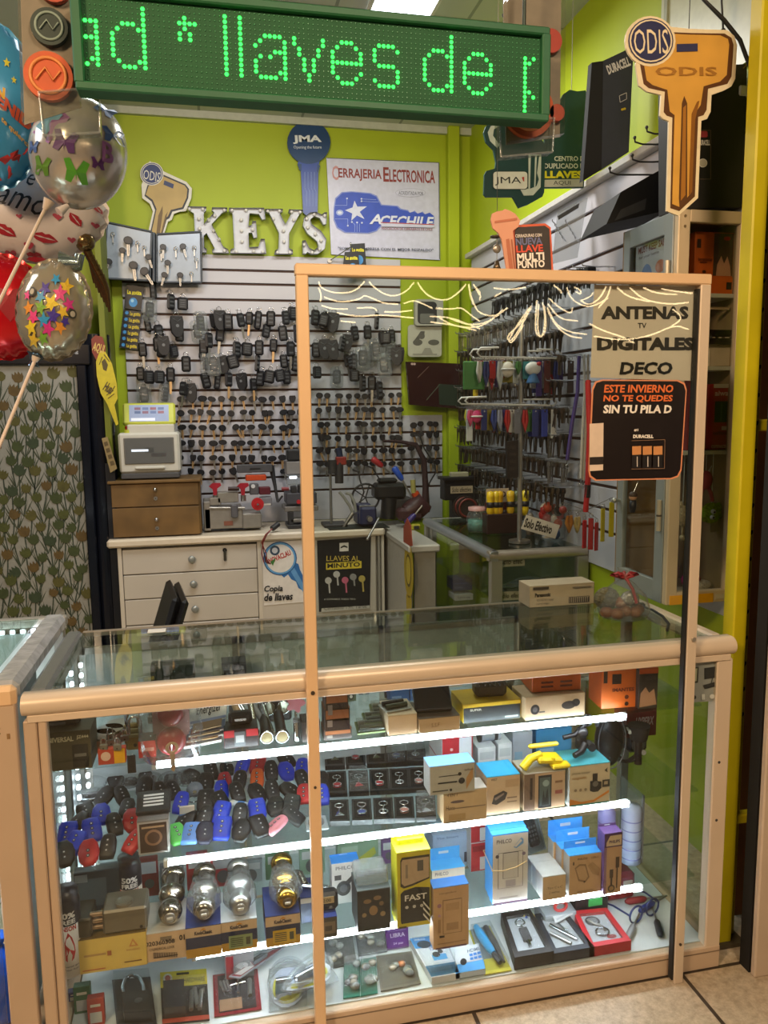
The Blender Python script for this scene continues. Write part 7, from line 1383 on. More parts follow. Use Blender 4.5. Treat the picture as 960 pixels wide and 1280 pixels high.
for i,(px,yb,yt,r_,c,lab) in enumerate(((757,1072,1008,.026,'#8d86b8','lilac bottle behind the slim purple box'),(787,1098,1005,.030,'#b4bedc','tall pale blue roll standing at the end of the low shelf'))):
    q = Vector((at(px,yb,Y=.2).x,.2,S3));h_ = at(px,yt,Y=.2).z-S3;h_ = min(h_,S2-.02-S3);t = thing(('bottle','roll')[i],lab,('bottle','roll')[i],q);part('body',MB().lathe([(0,0),(r_,.003),(r_,h_*.9),(r_*.8,h_*.97),(0,h_)],mat(c,.4),20),t);mb = MB()
    for k in range(5): mb.lathe([(r_*1.005,h_*(.1+.16*k)),(r_*1.01,h_*(.11+.16*k)),(r_*1.005,h_*(.12+.16*k))],mat('#7d80b8' if i else '#6d5a9a',.4),20)
    part('bands',mb,t)
pe = thing('acrylic_sheet','clear panel with grey edge standing at the end of the low shelf','panel',Vector((at(796,1095,Y=.19).x+.01,.19,S3)));part('sheet',MB().box((.0,.06,.11),(.003,.13,.215),clear('#e0eaea',1.5,.02,.1)),pe);part('edge',MB().box((0,-.006,.11),(.006,.006,.215),GREY),pe)
# ---- counter floor: blister packs and trays
s_ = Slab('padlock_blister','big padlock with chrome shackle in a clear blister on the counter floor','padlock',[(146,1284),(196,1280),(188,1222),(140,1226)],S0+.002,.003,mat('#2a2c2e',.4));c = s_.P(.5,.3)
mb = MB();s_.slab(mb,.2,.05,.88,.5,.003,.03,mat('#1d1c1c',.35));part('body',mb,s_.t);s_.tube([(.27,.45,.014),(.24,.7,.014),(.34,.9,.014),(.52,.97,.014),(.7,.9,.014),(.78,.7,.014),(.76,.45,.014)],.005,CHROME,8);s_.part('shackle');s_.mb.cyl(s_.P(.6,.28,.0305),s_.P(.6,.28,.032),.010,mat('#7a7876',.3,.8),n=16);s_.part('emblem');s_.cover(.034)
s_ = Slab('lock_blister','clear blister of dark locks with a yellow header card on the counter floor','pack',[(203,1282),(262,1276),(258,1212),(200,1217)],S0+.002,.003,mat('#33322e',.4));s_.rect(0,.68,1,1,'#c9b82c').text('HARDWARE',.5,.74,.95,.84,'#55501c').disc(.16,.86,.1,.1,'#c9c4b0').disc(.16,.86,.06,.06,'#9a3a2c').rect(.35,.9,.62,.95,'#3a3a1c').rect(.0,.0,1,.08,'#a5442e');s_.part('print');s_.blk(.06,.1,.5,.62,0,.03,'#17171a');s_.part('lock');s_.tube([(.62,.15,.01),(.66,.5,.01),(.72,.55,.01),(.76,.2,.01)],.006,STEEL);s_.tube([(.8,.15,.01),(.86,.5,.01),(.93,.5,.01)],.006,STEEL);s_.part('keys');s_.cover(.034,None,.03,.08,.97,.66)
s_ = Slab('tool_blister','red and black carded set of steel bits in a clear blister on the counter floor','pack',[(268,1272),(327,1262),(322,1212),(266,1220)],S0+.002,.003,mat('#8a2328',.4));s_.rect(.1,.05,.9,.95,'#231b1c').rect(.12,.08,.6,.35,'#a5805f');s_.part('print')
for u in (.2,.27,.34): s_.tube([(u-.04,.75,.006),(u+.03,.5,.006)],.004,STEEL)
s_.tube([(.35,.62,.006),(.7,.66,.006)],.004,CHROME).tube([(.53,.4,.006),(.55,.9,.006)],.004,CHROME).tube([(.78,.3,.006),(.8,.7,.006)],.006,STEEL);s_.part('bits');s_.cover(.02)
s_ = Slab('long_blister','long clear blister with a chrome lock and red card lying aslant at the counter floor','pack',[(286,1222),(352,1182),(366,1178),(300,1224)],S0+.03,.004,mat('#8f9296',.3));s_.rect(.02,.1,.8,.9,'#7a2a30').rect(.06,.2,.4,.8,'#b9b6b2');s_.part('print');s_.blk(.3,.2,.55,.8,0,.014,CHROME);s_.part('lock');s_.cover(.02)
sup = carton('steel_box','grey metal box behind the long aslant blister on the counter floor','box',(282,318,1228,1190),S0,.10,'#6d6a6a','#7a7878',[('c',.6,.5,.2,'#b5b3b0',.6),('r',.05,.05,.3,.9,'#8a2a30')],Y=.17)
def oval_blister(label,quad,z,hdr):
    s_ = Slab('cylinder_blister',label,'lock cylinder',quad,z,.003,clear('#e8ecee',1.5,.05,.2),'oval lock blisters')
    for ru,m_ in ((.48,mat('#c4c9d0',.4)),(.40,mat('#cfc83a',.4))): s_.disc(.5,.5,ru,ru,m_)
    s_.disc(.5,.78,.34,.18,'#b9c4d8').text('Cerradura',.25,.7,.75,.78,'#3a5a9a');s_.part('print')
    s_.blk(.18,.2,.6,.5,0,.02,CHROME).tube([(.2,.5,.02),(.6,.5,.02)],.009,CHROME);s_.part('cylinder');s_.tube([(.66,.3,.006),(.72,.5,.006),(.8,.5,.006),(.78,.3,.006)],.004,GOLDM);s_.part('keys')
    mb = MB();P_ = [s_.P(.5+.5*math.cos(a*PI/14),.5+.5*math.sin(a*PI/14),.02) for a in range(28)];mb.tube(P_,.004,clear('#f0f4f4',1.6,.03,.2),6,True);mb.add([Vector((p.x,p.y,.034)) for p in P_]+[Vector((p.x,p.y,.003)) for p in P_],[list(range(28))]+[(28+i,28+(i+1) % 28,(i+1) % 28,i) for i in range(28)],BLISTER);part('clear_cover',mb,s_.t);return s_
oval_blister('oval clear blister with a lock cylinder on a yellow card, lower one',[(336,1268),(384,1262),(384,1206),(336,1212)],S0+.002,0)
oval_blister('oval clear blister with a lock cylinder on a yellow card, tilted upper one',[(370,1270),(424,1226),(404,1192),(350,1238)],S0+.042,0)
for i,(quad,c,lab,cat,zz) in enumerate((
 ([(410,1212),(446,1205),(440,1166),(404,1172)],'#3f4542','dark grey pouch on the counter floor beyond the partition post','pouch',0),
 ([(448,1196),(484,1190),(480,1162),(444,1168)],'#5a5f62','clear pouch of grey parts on the counter floor','pouch',0),
 ([(429,1249),(450,1246),(450,1200),(430,1204)],'#2f7a68','clear bag of nails on a teal backing, partition post side','bag',0),
 ([(451,1246),(472,1242),(470,1197),(451,1200)],'#2f7a68','clear bag of nails on a teal backing, next to the beige blister','bag',0),
 ([(476,1240),(526,1230),(514,1190),(470,1196)],'#7a7468','beige clear blister with orange tipped parts on the counter floor','pack',0))):
    s_ = Slab('parts_pack',lab,cat,quad,S0+.002,.003,mat(c,.4))
    mb = MB()
    for k in range(7): p = s_.P(R.uniform(.15,.85),R.uniform(.15,.85),.012);mb.sph(p,(.012,.010,.008),mat(['#8a8d88','#a59a86','#6d706c','#b5662a' if i == 4 else '#9a9c98'][k % 4],.35,.3),8)
    o_ = part('contents',mb,s_.t);o_['kind'] = 'stuff';s_.cover(.024,BAG if i < 4 else BLISTER)
s_ = Slab('purple_card','purple printed card on the counter floor','card',[(484,1188),(511,1184),(510,1158),(481,1162)],S0+.004,.003,'#5c2a78');s_.text('LIBRA',.2,.5,.85,.7,'#d0c4d8').text('24 pzs',.3,.12,.75,.26,'#c9bccf').rect(.1,.8,.9,.84,'#8a6aa8');s_.part('print');s_.blk(.05,.9,.95,.97,0,.004,'#6a3a88');s_.part('edge')
s_ = Slab('charger_blister','white and blue car charger pack lying on the counter floor','pack',[(543,1239),(577,1230),(556,1176),(512,1182)],S0+.002,.02,'#c9ccd0');s_.rect(.0,.02,1,.28,'#3a6a88').rect(.06,.1,.94,.22,'#2f5a74').rect(.05,.32,.95,.7,'#cdd2d8').rect(0,.72,.6,1,'#3a8ac8').disc(.3,.8,.2,.1,'#1d2a3a').text('12 AV',.4,.62,.75,.7,'#3a6ab0').rect(.35,.36,.8,.5,'#4a9ad0').disc(.5,.5,.12,.07,'#1c1c20').disc(.66,.56,.08,.05,'#1c1c20').text('PHILCO',.1,.9,.4,.95,'#d0dae4');s_.part('print');s_.cover(.012)
s_ = Slab('hdmi_pack','white and blue cable adapter pack lying on the counter floor','pack',[(574,1234),(609,1222),(598,1186),(568,1194)],S0+.006,.016,'#b9c8d8');s_.rect(0,0,1,.35,'#4a9ad8').rect(0,.36,1,1,'#c4cad0').text('HDMI',.5,.72,.95,.86,'#55606c').disc(.3,.4,.12,.14,'#1d1d20');s_.part('print')
for k in range(6): s_.rect(.55+.15*(k % 3),.4+.14*(k//3),.67+.15*(k % 3),.5+.14*(k//3),'#3a7ac0')
s_.part('icons')
s_ = Slab('iron_blister','blue handled soldering tool on a yellow card in a clear blister','tool',[(608,1224),(640,1214),(612,1158),(586,1164)],S0+.002,.003,'#c4b93a');s_.rect(.05,.3,.95,1,'#6d7a80');s_.part('print');s_.tube([(.3,.95,.014),(.35,.75,.014),(.5,.4,.014),(.55,.3,.014)],[.008,.013,.012,.008],mat('#2f8fc4',.35),10);s_.part('handle','blue handle');s_.tube([(.7,.9,.012),(.8,.5,.012),(.8,.1,.012)],[.008,.009,.004],mat('#33302e',.4),8).tube([(.55,.3,.012),(.65,.1,.012)],.007,BLK);s_.part('tool_tip');s_.cover(.026)
def gift(label,quad,m,items,z=S0+.002,h=.022):
    s_ = Slab('gift_box',label,'box',quad,z,h,m,None,'tray');cm_ = cmat(m)
    s_.rect(.14,.12,.86,.88,'#a9adb2');s_.part('lining');mb = MB()
    for a in ((0,0,1,.11),(0,.89,1,1),(0,.11,.13,.89),(.87,.11,1,.89)): s_.slab(mb,*a,h,h+.008,cm_)
    part('rim',mb,s_.t)
    for n_,f in items: f(s_);s_.part(n_)
    s_.mb = MB();s_.cover(.0085,BLISTER,.13,.11,.87,.89);return s_
gift('black window box with a steel keyring pendant, beside the blue handled tool',[(646,1218),(693,1206),(662,1150),(626,1156)],'#1f1c1c',[('split_ring',lambda s: s.tube([(.5+.14*math.cos(a*PI/8),.74+.07*math.sin(a*PI/8),.004) for a in range(17)],.003,CHROME)),('pendant',lambda s: s.blk(.38,.32,.62,.6,.001,.008,'#3a3a3e').tube([(.5,.67,.005),(.5,.6,.005)],.003,CHROME)),('tip',lambda s: s.tube([(.5,.32,.004),(.5,.2,.004)],.006,CHROME))],h=.03)
gift('black window box with a silver pen, between the pendant box and the red box',[(693,1208),(746,1200),(706,1149),(668,1154)],'#262a33',[('pen',lambda s: s.tube([(.3,.7,.005),(.75,.25,.005)],.005,CHROME,8)),('pen_cap',lambda s: s.tube([(.2,.5,.005),(.55,.18,.005)],.005,STEEL,8)),('clip',lambda s: s.tube([(.5,.85,.004),(.62,.55,.004),(.7,.5,.004)],.003,CHROME))])
gift('red window box with a steel chain keyring at the counter floor',[(742,1204),(792,1192),(758,1146),(716,1150)],'#ac1f2a',[('chain',lambda s: s.tube([(.3,.75,.004),(.42,.6,.004),(.55,.55,.004),(.6,.4,.004)],.004,STEEL)),('split_ring',lambda s: s.tube([(.5+.16*math.cos(a*PI/8),.38+.1*math.sin(a*PI/8),.004) for a in range(17)],.003,CHROME)),('watch',lambda s: s.disc(.42,.72,.2,.14,'#3a3a40').disc(.42,.72,.14,.1,'#7a7a80').disc(.66,.24,.12,.06,'#8a2a30'))])
s_ = Slab('ribbon_card','white card with a red ring clip leaning by the shelf light','card',[(694,1157),(718,1144),(708,1128),(686,1134)],S0+.03,.004,'#c4c6c8',ylo=.1);s_.tube([(.5+.3*math.cos(a*PI/8),.6+.26*math.sin(a*PI/8),.006) for a in range(17)],.005,mat('#c43a3a',.4));s_.part('red_clip');s_.rect(.1,.05,.9,.16,'#a9acb0');s_.part('print')
s_.t.location.z = S0+.035;sb_ = carton('low_carton','grey carton under the white card at the back of the counter floor','box',(680,722,1160,1142),S0,.08,'#8d9296','#9aa0a4',[('r',.1,.3,.6,.6,'#6d7276')],Y=.17);
q = clampy(at(662,1145,Z=S0));t = thing('gift_bow','small gold and blue bow behind the black window boxes','bow',Vector((at(660,1150,Y=.2).x,.2,S0)))
mb = MB()
for k in range(8): mb.tube([(0,0,.02),(.014*math.cos(k*.785),.014*math.sin(k*.785),.035),(.026*math.cos(k*.785),.026*math.sin(k*.785),.02),(0,0,.016)],.004,mat(['#b9a24a','#2a4a9a','#c9c9c4','#d0b95a'][k % 4],.3),5)
part('loops',mb,t);part('base',MB().cyl((0,0,0),(0,0,.018),.016,mat('#9a8a4a',.4)),t)
t = thing('headset_box','black carton with a green logo patch at the back of the counter floor','box',Vector((at(738,1150,Y=.2).x,.2,S0)));part('box',MB().box((0,.04,.03),(.11,.09,.06),BLK,.003),t);part('patch',MB().box((.012,-.006,.045),(.045,.003,.024),mat('#3faf5a',.4),.001),t)
gq = clampy(at(805,1150,Z=S0));gl2 = thing('glasses','blue framed glasses lying at the end of the counter floor','glasses',gq,.3)
for sx in (-1,1): part('rim',MB().ring((sx*.034,0,.03),.026,.003,mat('#25356a',.3),n=18),gl2);part('temple',MB().tube([(sx*.062,0,.036),(sx*.066,.06,.034),(sx*.06,.12,.012)],.0028,mat('#25356a',.3),6),gl2)
part('bridge',MB().tube([(-.01,0,.034),(0,0,.04),(.01,0,.034)],.003,mat('#25356a',.3),6),gl2)
for i,(px,py,c,lab) in enumerate(((800,1128,'#9c2a30','red handled hex tool at the far end of the counter floor'),(812,1135,'#2a3a8a','blue handled tool beside the red handled hex tool'),(790,1165,'#8a8d90','steel tweezers lying before the blue framed glasses'),(822,1160,'#2a2a30','black marker lying at the far corner of the counter floor'))):
    q = clampy(at(px,py,Z=S0));t = thing('hand_tool',lab,'tool',q,.4*i);part('handle',MB().tube([(-.05,0,.010),(-.04,0,.010),(.01,0,.010),(.02,0,.010)],[.005,.010,.010,.006],mat(c,.4),8),t);part('shaft',MB().cyl((.02,0,.010),(.085,0,.008),.003,STEEL,n=6),t)
q = clampy(at(802,1118,Z=S0));q.y = .3;t = thing('red_case','red carrying case with a white patch at the far end of the counter floor','case',Vector((at(800,1120,Y=.25).x-.07,.25,S0)));part('case',MB().box((0,.03,.045),(.10,.08,.09),mat('#8a2228',.4),.012),t);part('patch',MB().box((.02,-.012,.05),(.03,.003,.035),mat('#c9b4a8',.5)),t)
for i,(px,py,c,lab) in enumerate(((97,1262,'#2a3a7a','blue packet standing at the counter floor end'),(104,1255,'#3a6a4a','green packet beside the blue packet on the counter floor'),(121,1270,'#a5392c','red and white carded blister in front of the green packet'))):
    carton('floor_packet',lab,'packet',(px-10,px+10,py+14,py-22),S0,.02,c,c,[('r',.15,.1,.85,.5,'#b9b9b6'),('r',.2,.7,.8,.8,'#cfc9b8')],Y=.09+.05*(2-i))
ad = Board('advert_sheet','printed grey sheet of a solar floodlight inside the far end of the counter glass','poster',.014,882,845)
ad.body([(866,813),(903,811),(900,876),(863,878)],mat('#a9a7a2',.5),.001).part('sheet');ad.start();ad.n = 1
ad.text('SOLAR WALL LAMP',867,813,902,817.5,'#2a2a2c',.03).text('de exteriores',867,819,890,823,'#3a3a3c',.02)
ad.lay([(880,835),(899,832),(899,846),(880,849)],'#26282a').lay([(864,834),(873,833),(872,853),(863,854)],'#3a3a30').lay([(865,836),(871,835),(870,851),(864,852)],'#c4c0a0').lay([(878,856),(893,852),(895,857),(880,861)],'#2c2c2e').line([(890,846),(888,854)],1.,'#2c2c2e').disc(867,871,2.4,'#2c2c2e').lay([(876,867),(880,867),(880,874),(876,874)],'#e0ded8').disc(889,870,3,'#d8d6d0').disc(864,868,1.5,'#b0302c').part('print')
# ---- on the counter top
TOP = .9690
t,W,H = carton('toner_box','long white carton with black lettering on the counter top','box',(659,746,757,731),TOP,.09,'#b9a48c','#c4ae94',[('t','Panasonic',.2,.58,.24,.2,'#2a2420',.05),('t','KX-FAT411 toner',.24,.34,.26,.12,'#8a7a68',.02),('t','cartridge',.2,.16,.2,.1,'#8a7a68',.02),('r',.6,.1,.92,.4,'#2a2420'),('r',.61,.12,.91,.38,'#b9a48c')]+[('r',.62+.03*i,.13,.635+.03*i,.37,'#3a302a') for i in range(10)]+[('r',.04,.86,.28,.98,'#4a4038'),('r',.64,.84,.94,.9,'#8a7a68')],'#c9b69c')
nb = thing('walnut_bag','clear net bag of walnuts tied with a red ribbon on the counter top','bag',clampy(at(779,771,Z=TOP)));NUT = mat('#8a5230',.5,var=.2,scale=40,bump=.4)
for i,(x,y,z) in enumerate(((-.055,0,.018),(-.03,-.018,.016),(0,-.012,.02),(.03,-.016,.017),(.05,.005,.018),(.01,.02,.02),(-.01,.0,.045),(.035,.01,.045))): part('walnut',MB().sph((x,y,z),(.021,.019,.0175),NUT,12),nb)
o_ = part('dry_leaves',MB().sph((-.045,.02,.055),(.04,.03,.035),mat('#6a5f42',.6,var=.35,scale=90,bump=1.),14),nb);part('foil',MB().sph((.015,-.01,.06),(.03,.02,.022),mat('#b5aca4',.2,.6,var=.2,scale=60,bump=1.),12),nb)
part('net',MB().lathe([(0,.001),(.07,.004),(.078,.03),(.065,.07),(.03,.105),(.008,.12),(.02,.15)],BAG,18),nb);mb = MB();rib = mat('#b02a34',.4)
for k in range(5): mb.tube([(0,0,.12),(.02*math.cos(k*1.3),.012*math.sin(k*1.3),.135),(.045*math.cos(k*1.3),.02*math.sin(k*1.3),.13),(0,0,.118)],.0055,rib,6)
mb.tube([(0,-.01,.12),(.012,-.03,.09),(.02,-.04,.05)],.005,rib,6);part('red_ribbon',mb,nb)
cdq = Vector((at(850,770,Z=TOP).x,.5,TOP));cd_ = thing('cable','dark cord lying on the counter top below the tall wall cabinet','cable',at(828,770,Z=TOP+.005));mb = MB();P = [at(a,b,Z=TOP+.005)-cd_.location for a,b in ((800,757),(815,762),(828,770),(836,780),(834,788))];part('lead',mb.tube(P,.004,mat('#1a1714',.5),6),cd_);part('plug',MB().box(P[0],(.03,.02,.018),mat('#1a1714',.5),.004),cd_)
tp = thing('tape_piece','white piece of tape stuck on the rear edge of the counter top','tape',at(196,789,Z=TOP+.002));part('strip',MB().box((0,0,.001),(.05,.035,.0016),WHT),tp);part('fold',MB().box((0,.019,-.008),(.05,.0016,.02),WHT),tp)
chp = at(203,740,Y=1.15);ch = thing('office_chair','black office chair with its back rising behind the counter','chair',(chp.x-.09,1.15,0),-1.45)
zt3 = chp.z
part('backrest',MB().box((0,-.017,zt3-.21),(.34,.026,.46),mat('#141416',.3),.012,T=Matrix.Translation((0,.02,zt3-.44)) @ Matrix.Rotation(-.32,4,'X') @ Matrix.Translation((0,-.02,-(zt3-.44)))).box((0,.017,zt3-.21),(.34,.026,.46),mat('#141416',.3),.012,T=Matrix.Translation((0,.02,zt3-.44)) @ Matrix.Rotation(-.32,4,'X') @ Matrix.Translation((0,-.02,-(zt3-.44)))),ch);part('seat',MB().box((0,-.25,.47),(.44,.44,.07),mat('#18181a',.5),.03),ch);part('spine',MB().tube([(0,.03,zt3-.35),(0,.05,.6),(0,.0,.44),(0,-.2,.43)],.018,mat('#222',.4,.5),8),ch);part('gas_post',MB().cyl((0,-.25,.08),(0,-.25,.44),.025,mat('#222',.3,.7)),ch)
mb = MB()
for k in range(5): mb.tube([(0,-.25,.1),(.26*math.cos(k*1.2566),-.25+.26*math.sin(k*1.2566),.06)],[.025,.015],mat('#1a1a1c',.4),8)
part('star_base',mb,ch)
for k in range(5): part('castor',MB().cyl((.26*math.cos(k*1.2566)-.012,-.25+.26*math.sin(k*1.2566),.028),(.26*math.cos(k*1.2566)+.012,-.25+.26*math.sin(k*1.2566),.028),.028,BLK),ch)

# ------------------------------------------------------------------ tall wall cabinet contents
YQ = KY+.05
def cab(name,label,cat,x0,y0,x1,y1,d,m,pr,top=None):
    q = at((x0+x1)/2,y1,Y=YQ);zs_ = min(KS,key=lambda z: abs(z-q.z));zf = zs_ if zs_ < q.z+.03 else q.z
    q.z = zs_+.001;s_ = mpp(q);W = (x1-x0)*s_;H = at((x0+x1)/2,y0,Y=YQ).z-q.z;t = thing(name,label,cat,q)
    part('box',MB().box((0,d/2,H/2),(W,d,H),cmat(m),.002),t);a_ = MB();art(a_,W,H,pr,-.0001);part('front_print',a_,t);return t
cab('tool_kit_box','orange kit box with a fingertip picture in the top of the wall cabinet','box',864,290,918,362,.08,'#c9581a',[('r',.48,.3,.98,.98,'#4a3324'),('p',[(.56,.3),(.58,.48),(.68,.62),(.76,.5),(.84,.62),(.92,.46),(.95,.3)],'#c08a68'),('r',.3,.0,1,.28,'#d2601c'),('r',.84,.08,.98,.2,'#2a1812'),('r',.04,.74,.14,.88,'#3a2014'),('t','herramientas',.26,.56,.36,.06,'#6a2a12',.02),('c',.24,.36,.05,'#4a2212',.7),('r',.12,.5,.3,.52,'#6a2a12'),('c',.8,.9,.09,'#a52a1c',.5)])
cab('note_card','small cream note card under the orange kit box in the wall cabinet','card',888,371,912,384,.004,'#c4a984',[('r',.15,.45,.8,.55,'#8a7458')]).location.z = at(900,384,Y=YQ).z
bx_ = cab('dark_parts_box','dark box of small black parts behind the note card','box',884,386,914,413,.08,'#2a2218',[('c',.4,.4,.1,'#4a4034'),('c',.7,.5,.08,'#55483a'),('r',.2,.7,.6,.8,'#3a3024')]);bx_.location.z = at(900,413,Y=YQ).z
cab('white_sheet','blank cream sheet standing on the middle cabinet shelf','sheet',884,414,916,456,.05,'#bfa98c',[('p',[(.1,.0),(1,.04),(.92,.98),(.04,.95)],'#c9b497')])
cab('red_gadget_box','red hanging box with a dark green window on the cabinet shelf','box',881,480,913,557,.04,'#a5261f',[('t','aiwa',.58,.86,.6,.08,'#d8b0a0',.03),('r',.3,.42,.9,.74,'#2a3a22'),('r',.56,.44,.62,.72,'#4a5a3a'),('t','earbuds',.6,.26,.7,.06,'#6a1512',.03),('r',.62,.3,.92,.36,'#c9a090'),('t','connected',.6,.06,.8,.07,'#d8a898',.03),('r',.2,.94,.85,1,'#c4b49c')])
cab('red_gadget_box','red box seen between the cabinet stile and the partition post','box',858,474,872,557,.04,'#9c2a28',[('r',.2,.5,.8,.75,'#d0b8a8'),('r',.2,.15,.8,.3,'#c08a80')])
def plush(name,label,px,py,parts_,hang=None):
    q = at(px,py,Y=YQ+.02);s_ = mpp(q);t = thing(name,label,'toy',q)
    for n_,m_ in parts_(s_): part(n_,m_,t)
    if hang: part('cord',MB().cyl((0,0,0),(0,0,at(px,hang,Y=YQ+.02).z-q.z),.0015,WHT),t)
    return t
FUZ = lambda c: mat(c,.9,var=.2,scale=150,bump=.8)
plush('plush_toy','fuzzy lime green toy with two round eyes hanging in the wall cabinet',889,641,lambda s: (('body',MB().sph((0,0,0),(14*s,10*s,13*s),FUZ('#8fae22'),16,fn=lambda v: v*(1+.12*math.sin(v.x*220)*math.sin(v.z*200)))),('ear',MB().sph((11*s,0,5*s),(7*s,6*s,8*s),FUZ('#8fae22'),12)),('eye',MB().sph((-4*s,-10*s,3*s),3.2*s,WHT,10).sph((-4.4*s,-12.6*s,2.6*s),1.3*s,BLK,8)),('eye',MB().sph((-5*s,-10*s,-4*s),3.2*s,WHT,10).sph((-5.4*s,-12.6*s,-4.2*s),1.3*s,BLK,8)),('tag',MB().box((6*s,2*s,-17*s),(11*s,.001,16*s),mat('#b9a98c',.4)))),563)
plush('plush_toy','pink toy with hanging arms above the lime green toy',882,600,lambda s: (('body',MB().sph((0,0,0),(9*s,7*s,12*s),mat('#b8505c',.6),14)),('arm',MB().tube([(-3*s,0,-8*s),(-6*s,0,-20*s),(-10*s,0,-30*s)],2.4*s,mat('#b8505c',.6),6)),('arm',MB().tube([(3*s,0,-8*s),(8*s,0,-16*s),(11*s,0,-27*s)],2.4*s,mat('#b8505c',.6),6)),('horn',MB().cyl((4*s,0,10*s),(8*s,0,18*s),1.5*s,WHT,r1=.3*s,n=8)),('horn',MB().cyl((-4*s,0,10*s),(-8*s,0,18*s),1.5*s,WHT,r1=.3*s,n=8))),563)
plush('plush_toy','cream toy behind the cabinet stile beside the lime green toy',853,645,lambda s: (('body',MB().sph((0,0,0),(8*s,7*s,14*s),FUZ('#c9b28a'),14)),('foot',MB().sph((1*s,0,-28*s),(4*s,4*s,4*s),FUZ('#c9b28a'),10).cyl((0,0,-12*s),(1*s,0,-25*s),1.6*s,FUZ('#c9b28a'))),('ear',MB().sph((-3*s,0,13*s),(3*s,3*s,6*s),FUZ('#c9b28a'),10))),563)
q = at(868,736,Y=YQ+.03);q.z = KS[2]+.001;t = thing('plush_slipper','white and magenta fluffy toy lying at the bottom of the wall cabinet','toy',q);part('sole',MB().sph((.012,0,.02),(.052,.035,.019),FUZ('#cfc2b0'),14),t);part('magenta_top',MB().sph((-.008,.01,.036),(.032,.03,.03),FUZ('#b0226a'),14),t)
q = at(853,736,Y=YQ+.06);q.z = KS[2]+.001;t = thing('plush_slipper','pale pink fluffy toy behind the magenta one in the wall cabinet','toy',Vector((max(q.x,kx0+.07),YQ+.15,q.z)));part('body',MB().sph((0,0,.045),(.04,.035,.045),FUZ('#b58a80'),14),t);part('ear',MB().sph((.02,0,.09),(.012,.01,.02),FUZ('#b58a80'),10),t)
t = thing('door_sheet','lettered sheet with blue and orange shapes behind the cabinet door glass','poster',Vector((kx0+.014,KY+.155,at(812,335,X=kx0).z)))
T_ = Matrix.Rotation(-PI/2,4,'Z');mb = MB(T=T_);mb.prism([(-.10,-.12),(.10,-.12),(.10,.10),(-.10,.10)],0,.001,mat('#b9b5b0',.5));part('sheet',mb,t)
mb = MB(T=T_);mb.text('MUST KEEP SAFE',0,.07,.17,.022,mat('#8a4a3c'),-.0006,.03).text('for your home',-.02,.045,.12,.012,mat('#7a6a66'),-.0006,.02);mb.disc(-.03,-.03,.035,mat('#4a6a9a'),-.0006,.05).disc(.05,.0,.028,mat('#b5622a'),-.0008,.02).disc(.03,-.07,.03,mat('#6a86b0'),-.0010,.02);part('print',mb,t)
q = Vector((kx0-.02,KY+.17,at(789,620,X=kx0-.02).z));t = thing('doll_keyring','small doll in a black suit hanging on the cabinet side door','keyring',q)
part('head',MB().sph((0,0,0),(.014,.013,.015),mat('#b58a68',.5),12).sph((0,.0,.004),(.0148,.014,.013),mat('#3a2a1c',.6),12),t);part('body',MB().lathe([(0,-.055),(.008,-.055),(.012,-.035),(.011,-.014),(0,-.012)],BLK,12),t);part('cord',MB().cyl((0,0,.01),(.018,0,.05),.0012,CHROME,n=6),t)
# ------------------------------------------------------------------ yellow rack upright,beam,pillar at the entrance edge
YLO = mat('#c2b311',.45,var=.10,scale=7)
YU = .10
u0 = at(921,540,Y=YU).x
ru = thing('rack_upright','yellow steel rack upright with keyhole slots beside the wall cabinet','rack',(u0,YU,0))
part('front_flange',MB().box((.022,.0,1.35),(.044,.05,2.7),YLO,.004),ru);mb = MB();mb.box((.058,.012,1.35),(.026,.02,2.7),mat('#b8a910',.45,var=.12,scale=7),.002)
part('slotted_flange',mb,ru)
for i in range(18):
    z = at(940,600,Y=YU).z+(i-9)*.0765
    part('slot',MB().prism([(.052,z-.012),(.058,z-.012),(.060,z-.003),(.066,z+.002),(.066,z+.010),(.052,z+.012),(.05,z+.004),(.055,z)],-.0006,.004,mat('#2a2208',.7)),ru,'dark keyhole slot')
zb2 = at(940,532,Y=YU).z;zb3 = at(925,1021,Y=YU).z
part('cross_beam',MB().box((.30,.02,zb2),(.50,.03,.032),YLO,.003),ru);part('cross_beam',MB().box((.10,.0,zb3),(.12,.03,.028),YLO,.003).box((.045,.0,zb3-.12),(.02,.028,.24),mat('#a8930e',.5,var=.1),.002),ru)
part('foot_plate',MB().box((.03,.01,.006),(.1,.1,.012),mat('#4a4230',.6)),ru)
struct('wall_end',MB().box((2.15,.20,ZC/2),(1.2,.02,ZC),mat('#8a5322',.6,var=.12,scale=6)))
bp3 = at(935,1215,Z=0)
pl_ = MB();pl_.box((bp3.x+.24,-.055,1.65),(.48,.02,3.3),mat('#bfab94',.55,var=.06,scale=5),.004);pl_.box((bp3.x+.24,-.02,1.65),(.48,.04,3.3),mat('#15120f',.8));struct('pillar_entrance',pl_)
for i,(pp,lab) in enumerate((([(880,0),(905,25),(925,50),(943,98)],'thick black cable curving down past the big key sign'),([(902,0),(903,20),(904,38)],'straight black wire hanging down behind the thick cable'),([(641,0),(635,10),(630,19)],'short dark rod hanging from the ceiling over the message sign'))):
    yy = (.35,.42,.7)[i];P0 = at(*pp[-1],Y=yy);t = thing('hanging_cable',lab,'cable',P0);top_ = at(*pp[0],Y=yy);pts = [Vector((top_.x,yy,ZC))-P0]+[at(a,b,Y=yy)-P0 for a,b in pp];part('lead',MB().tube(pts,.006 if i != 1 else .003,mat('#1c1a16',.5),8),t);part('end',MB().sph((0,0,0),.007,DK,8),t)
pn = thing('ceiling_light','bright square white light panel in the ceiling above the message sign','light',(at(503,6,Z=ZC).x,at(503,6,Z=ZC).y-.02,ZC-.008))
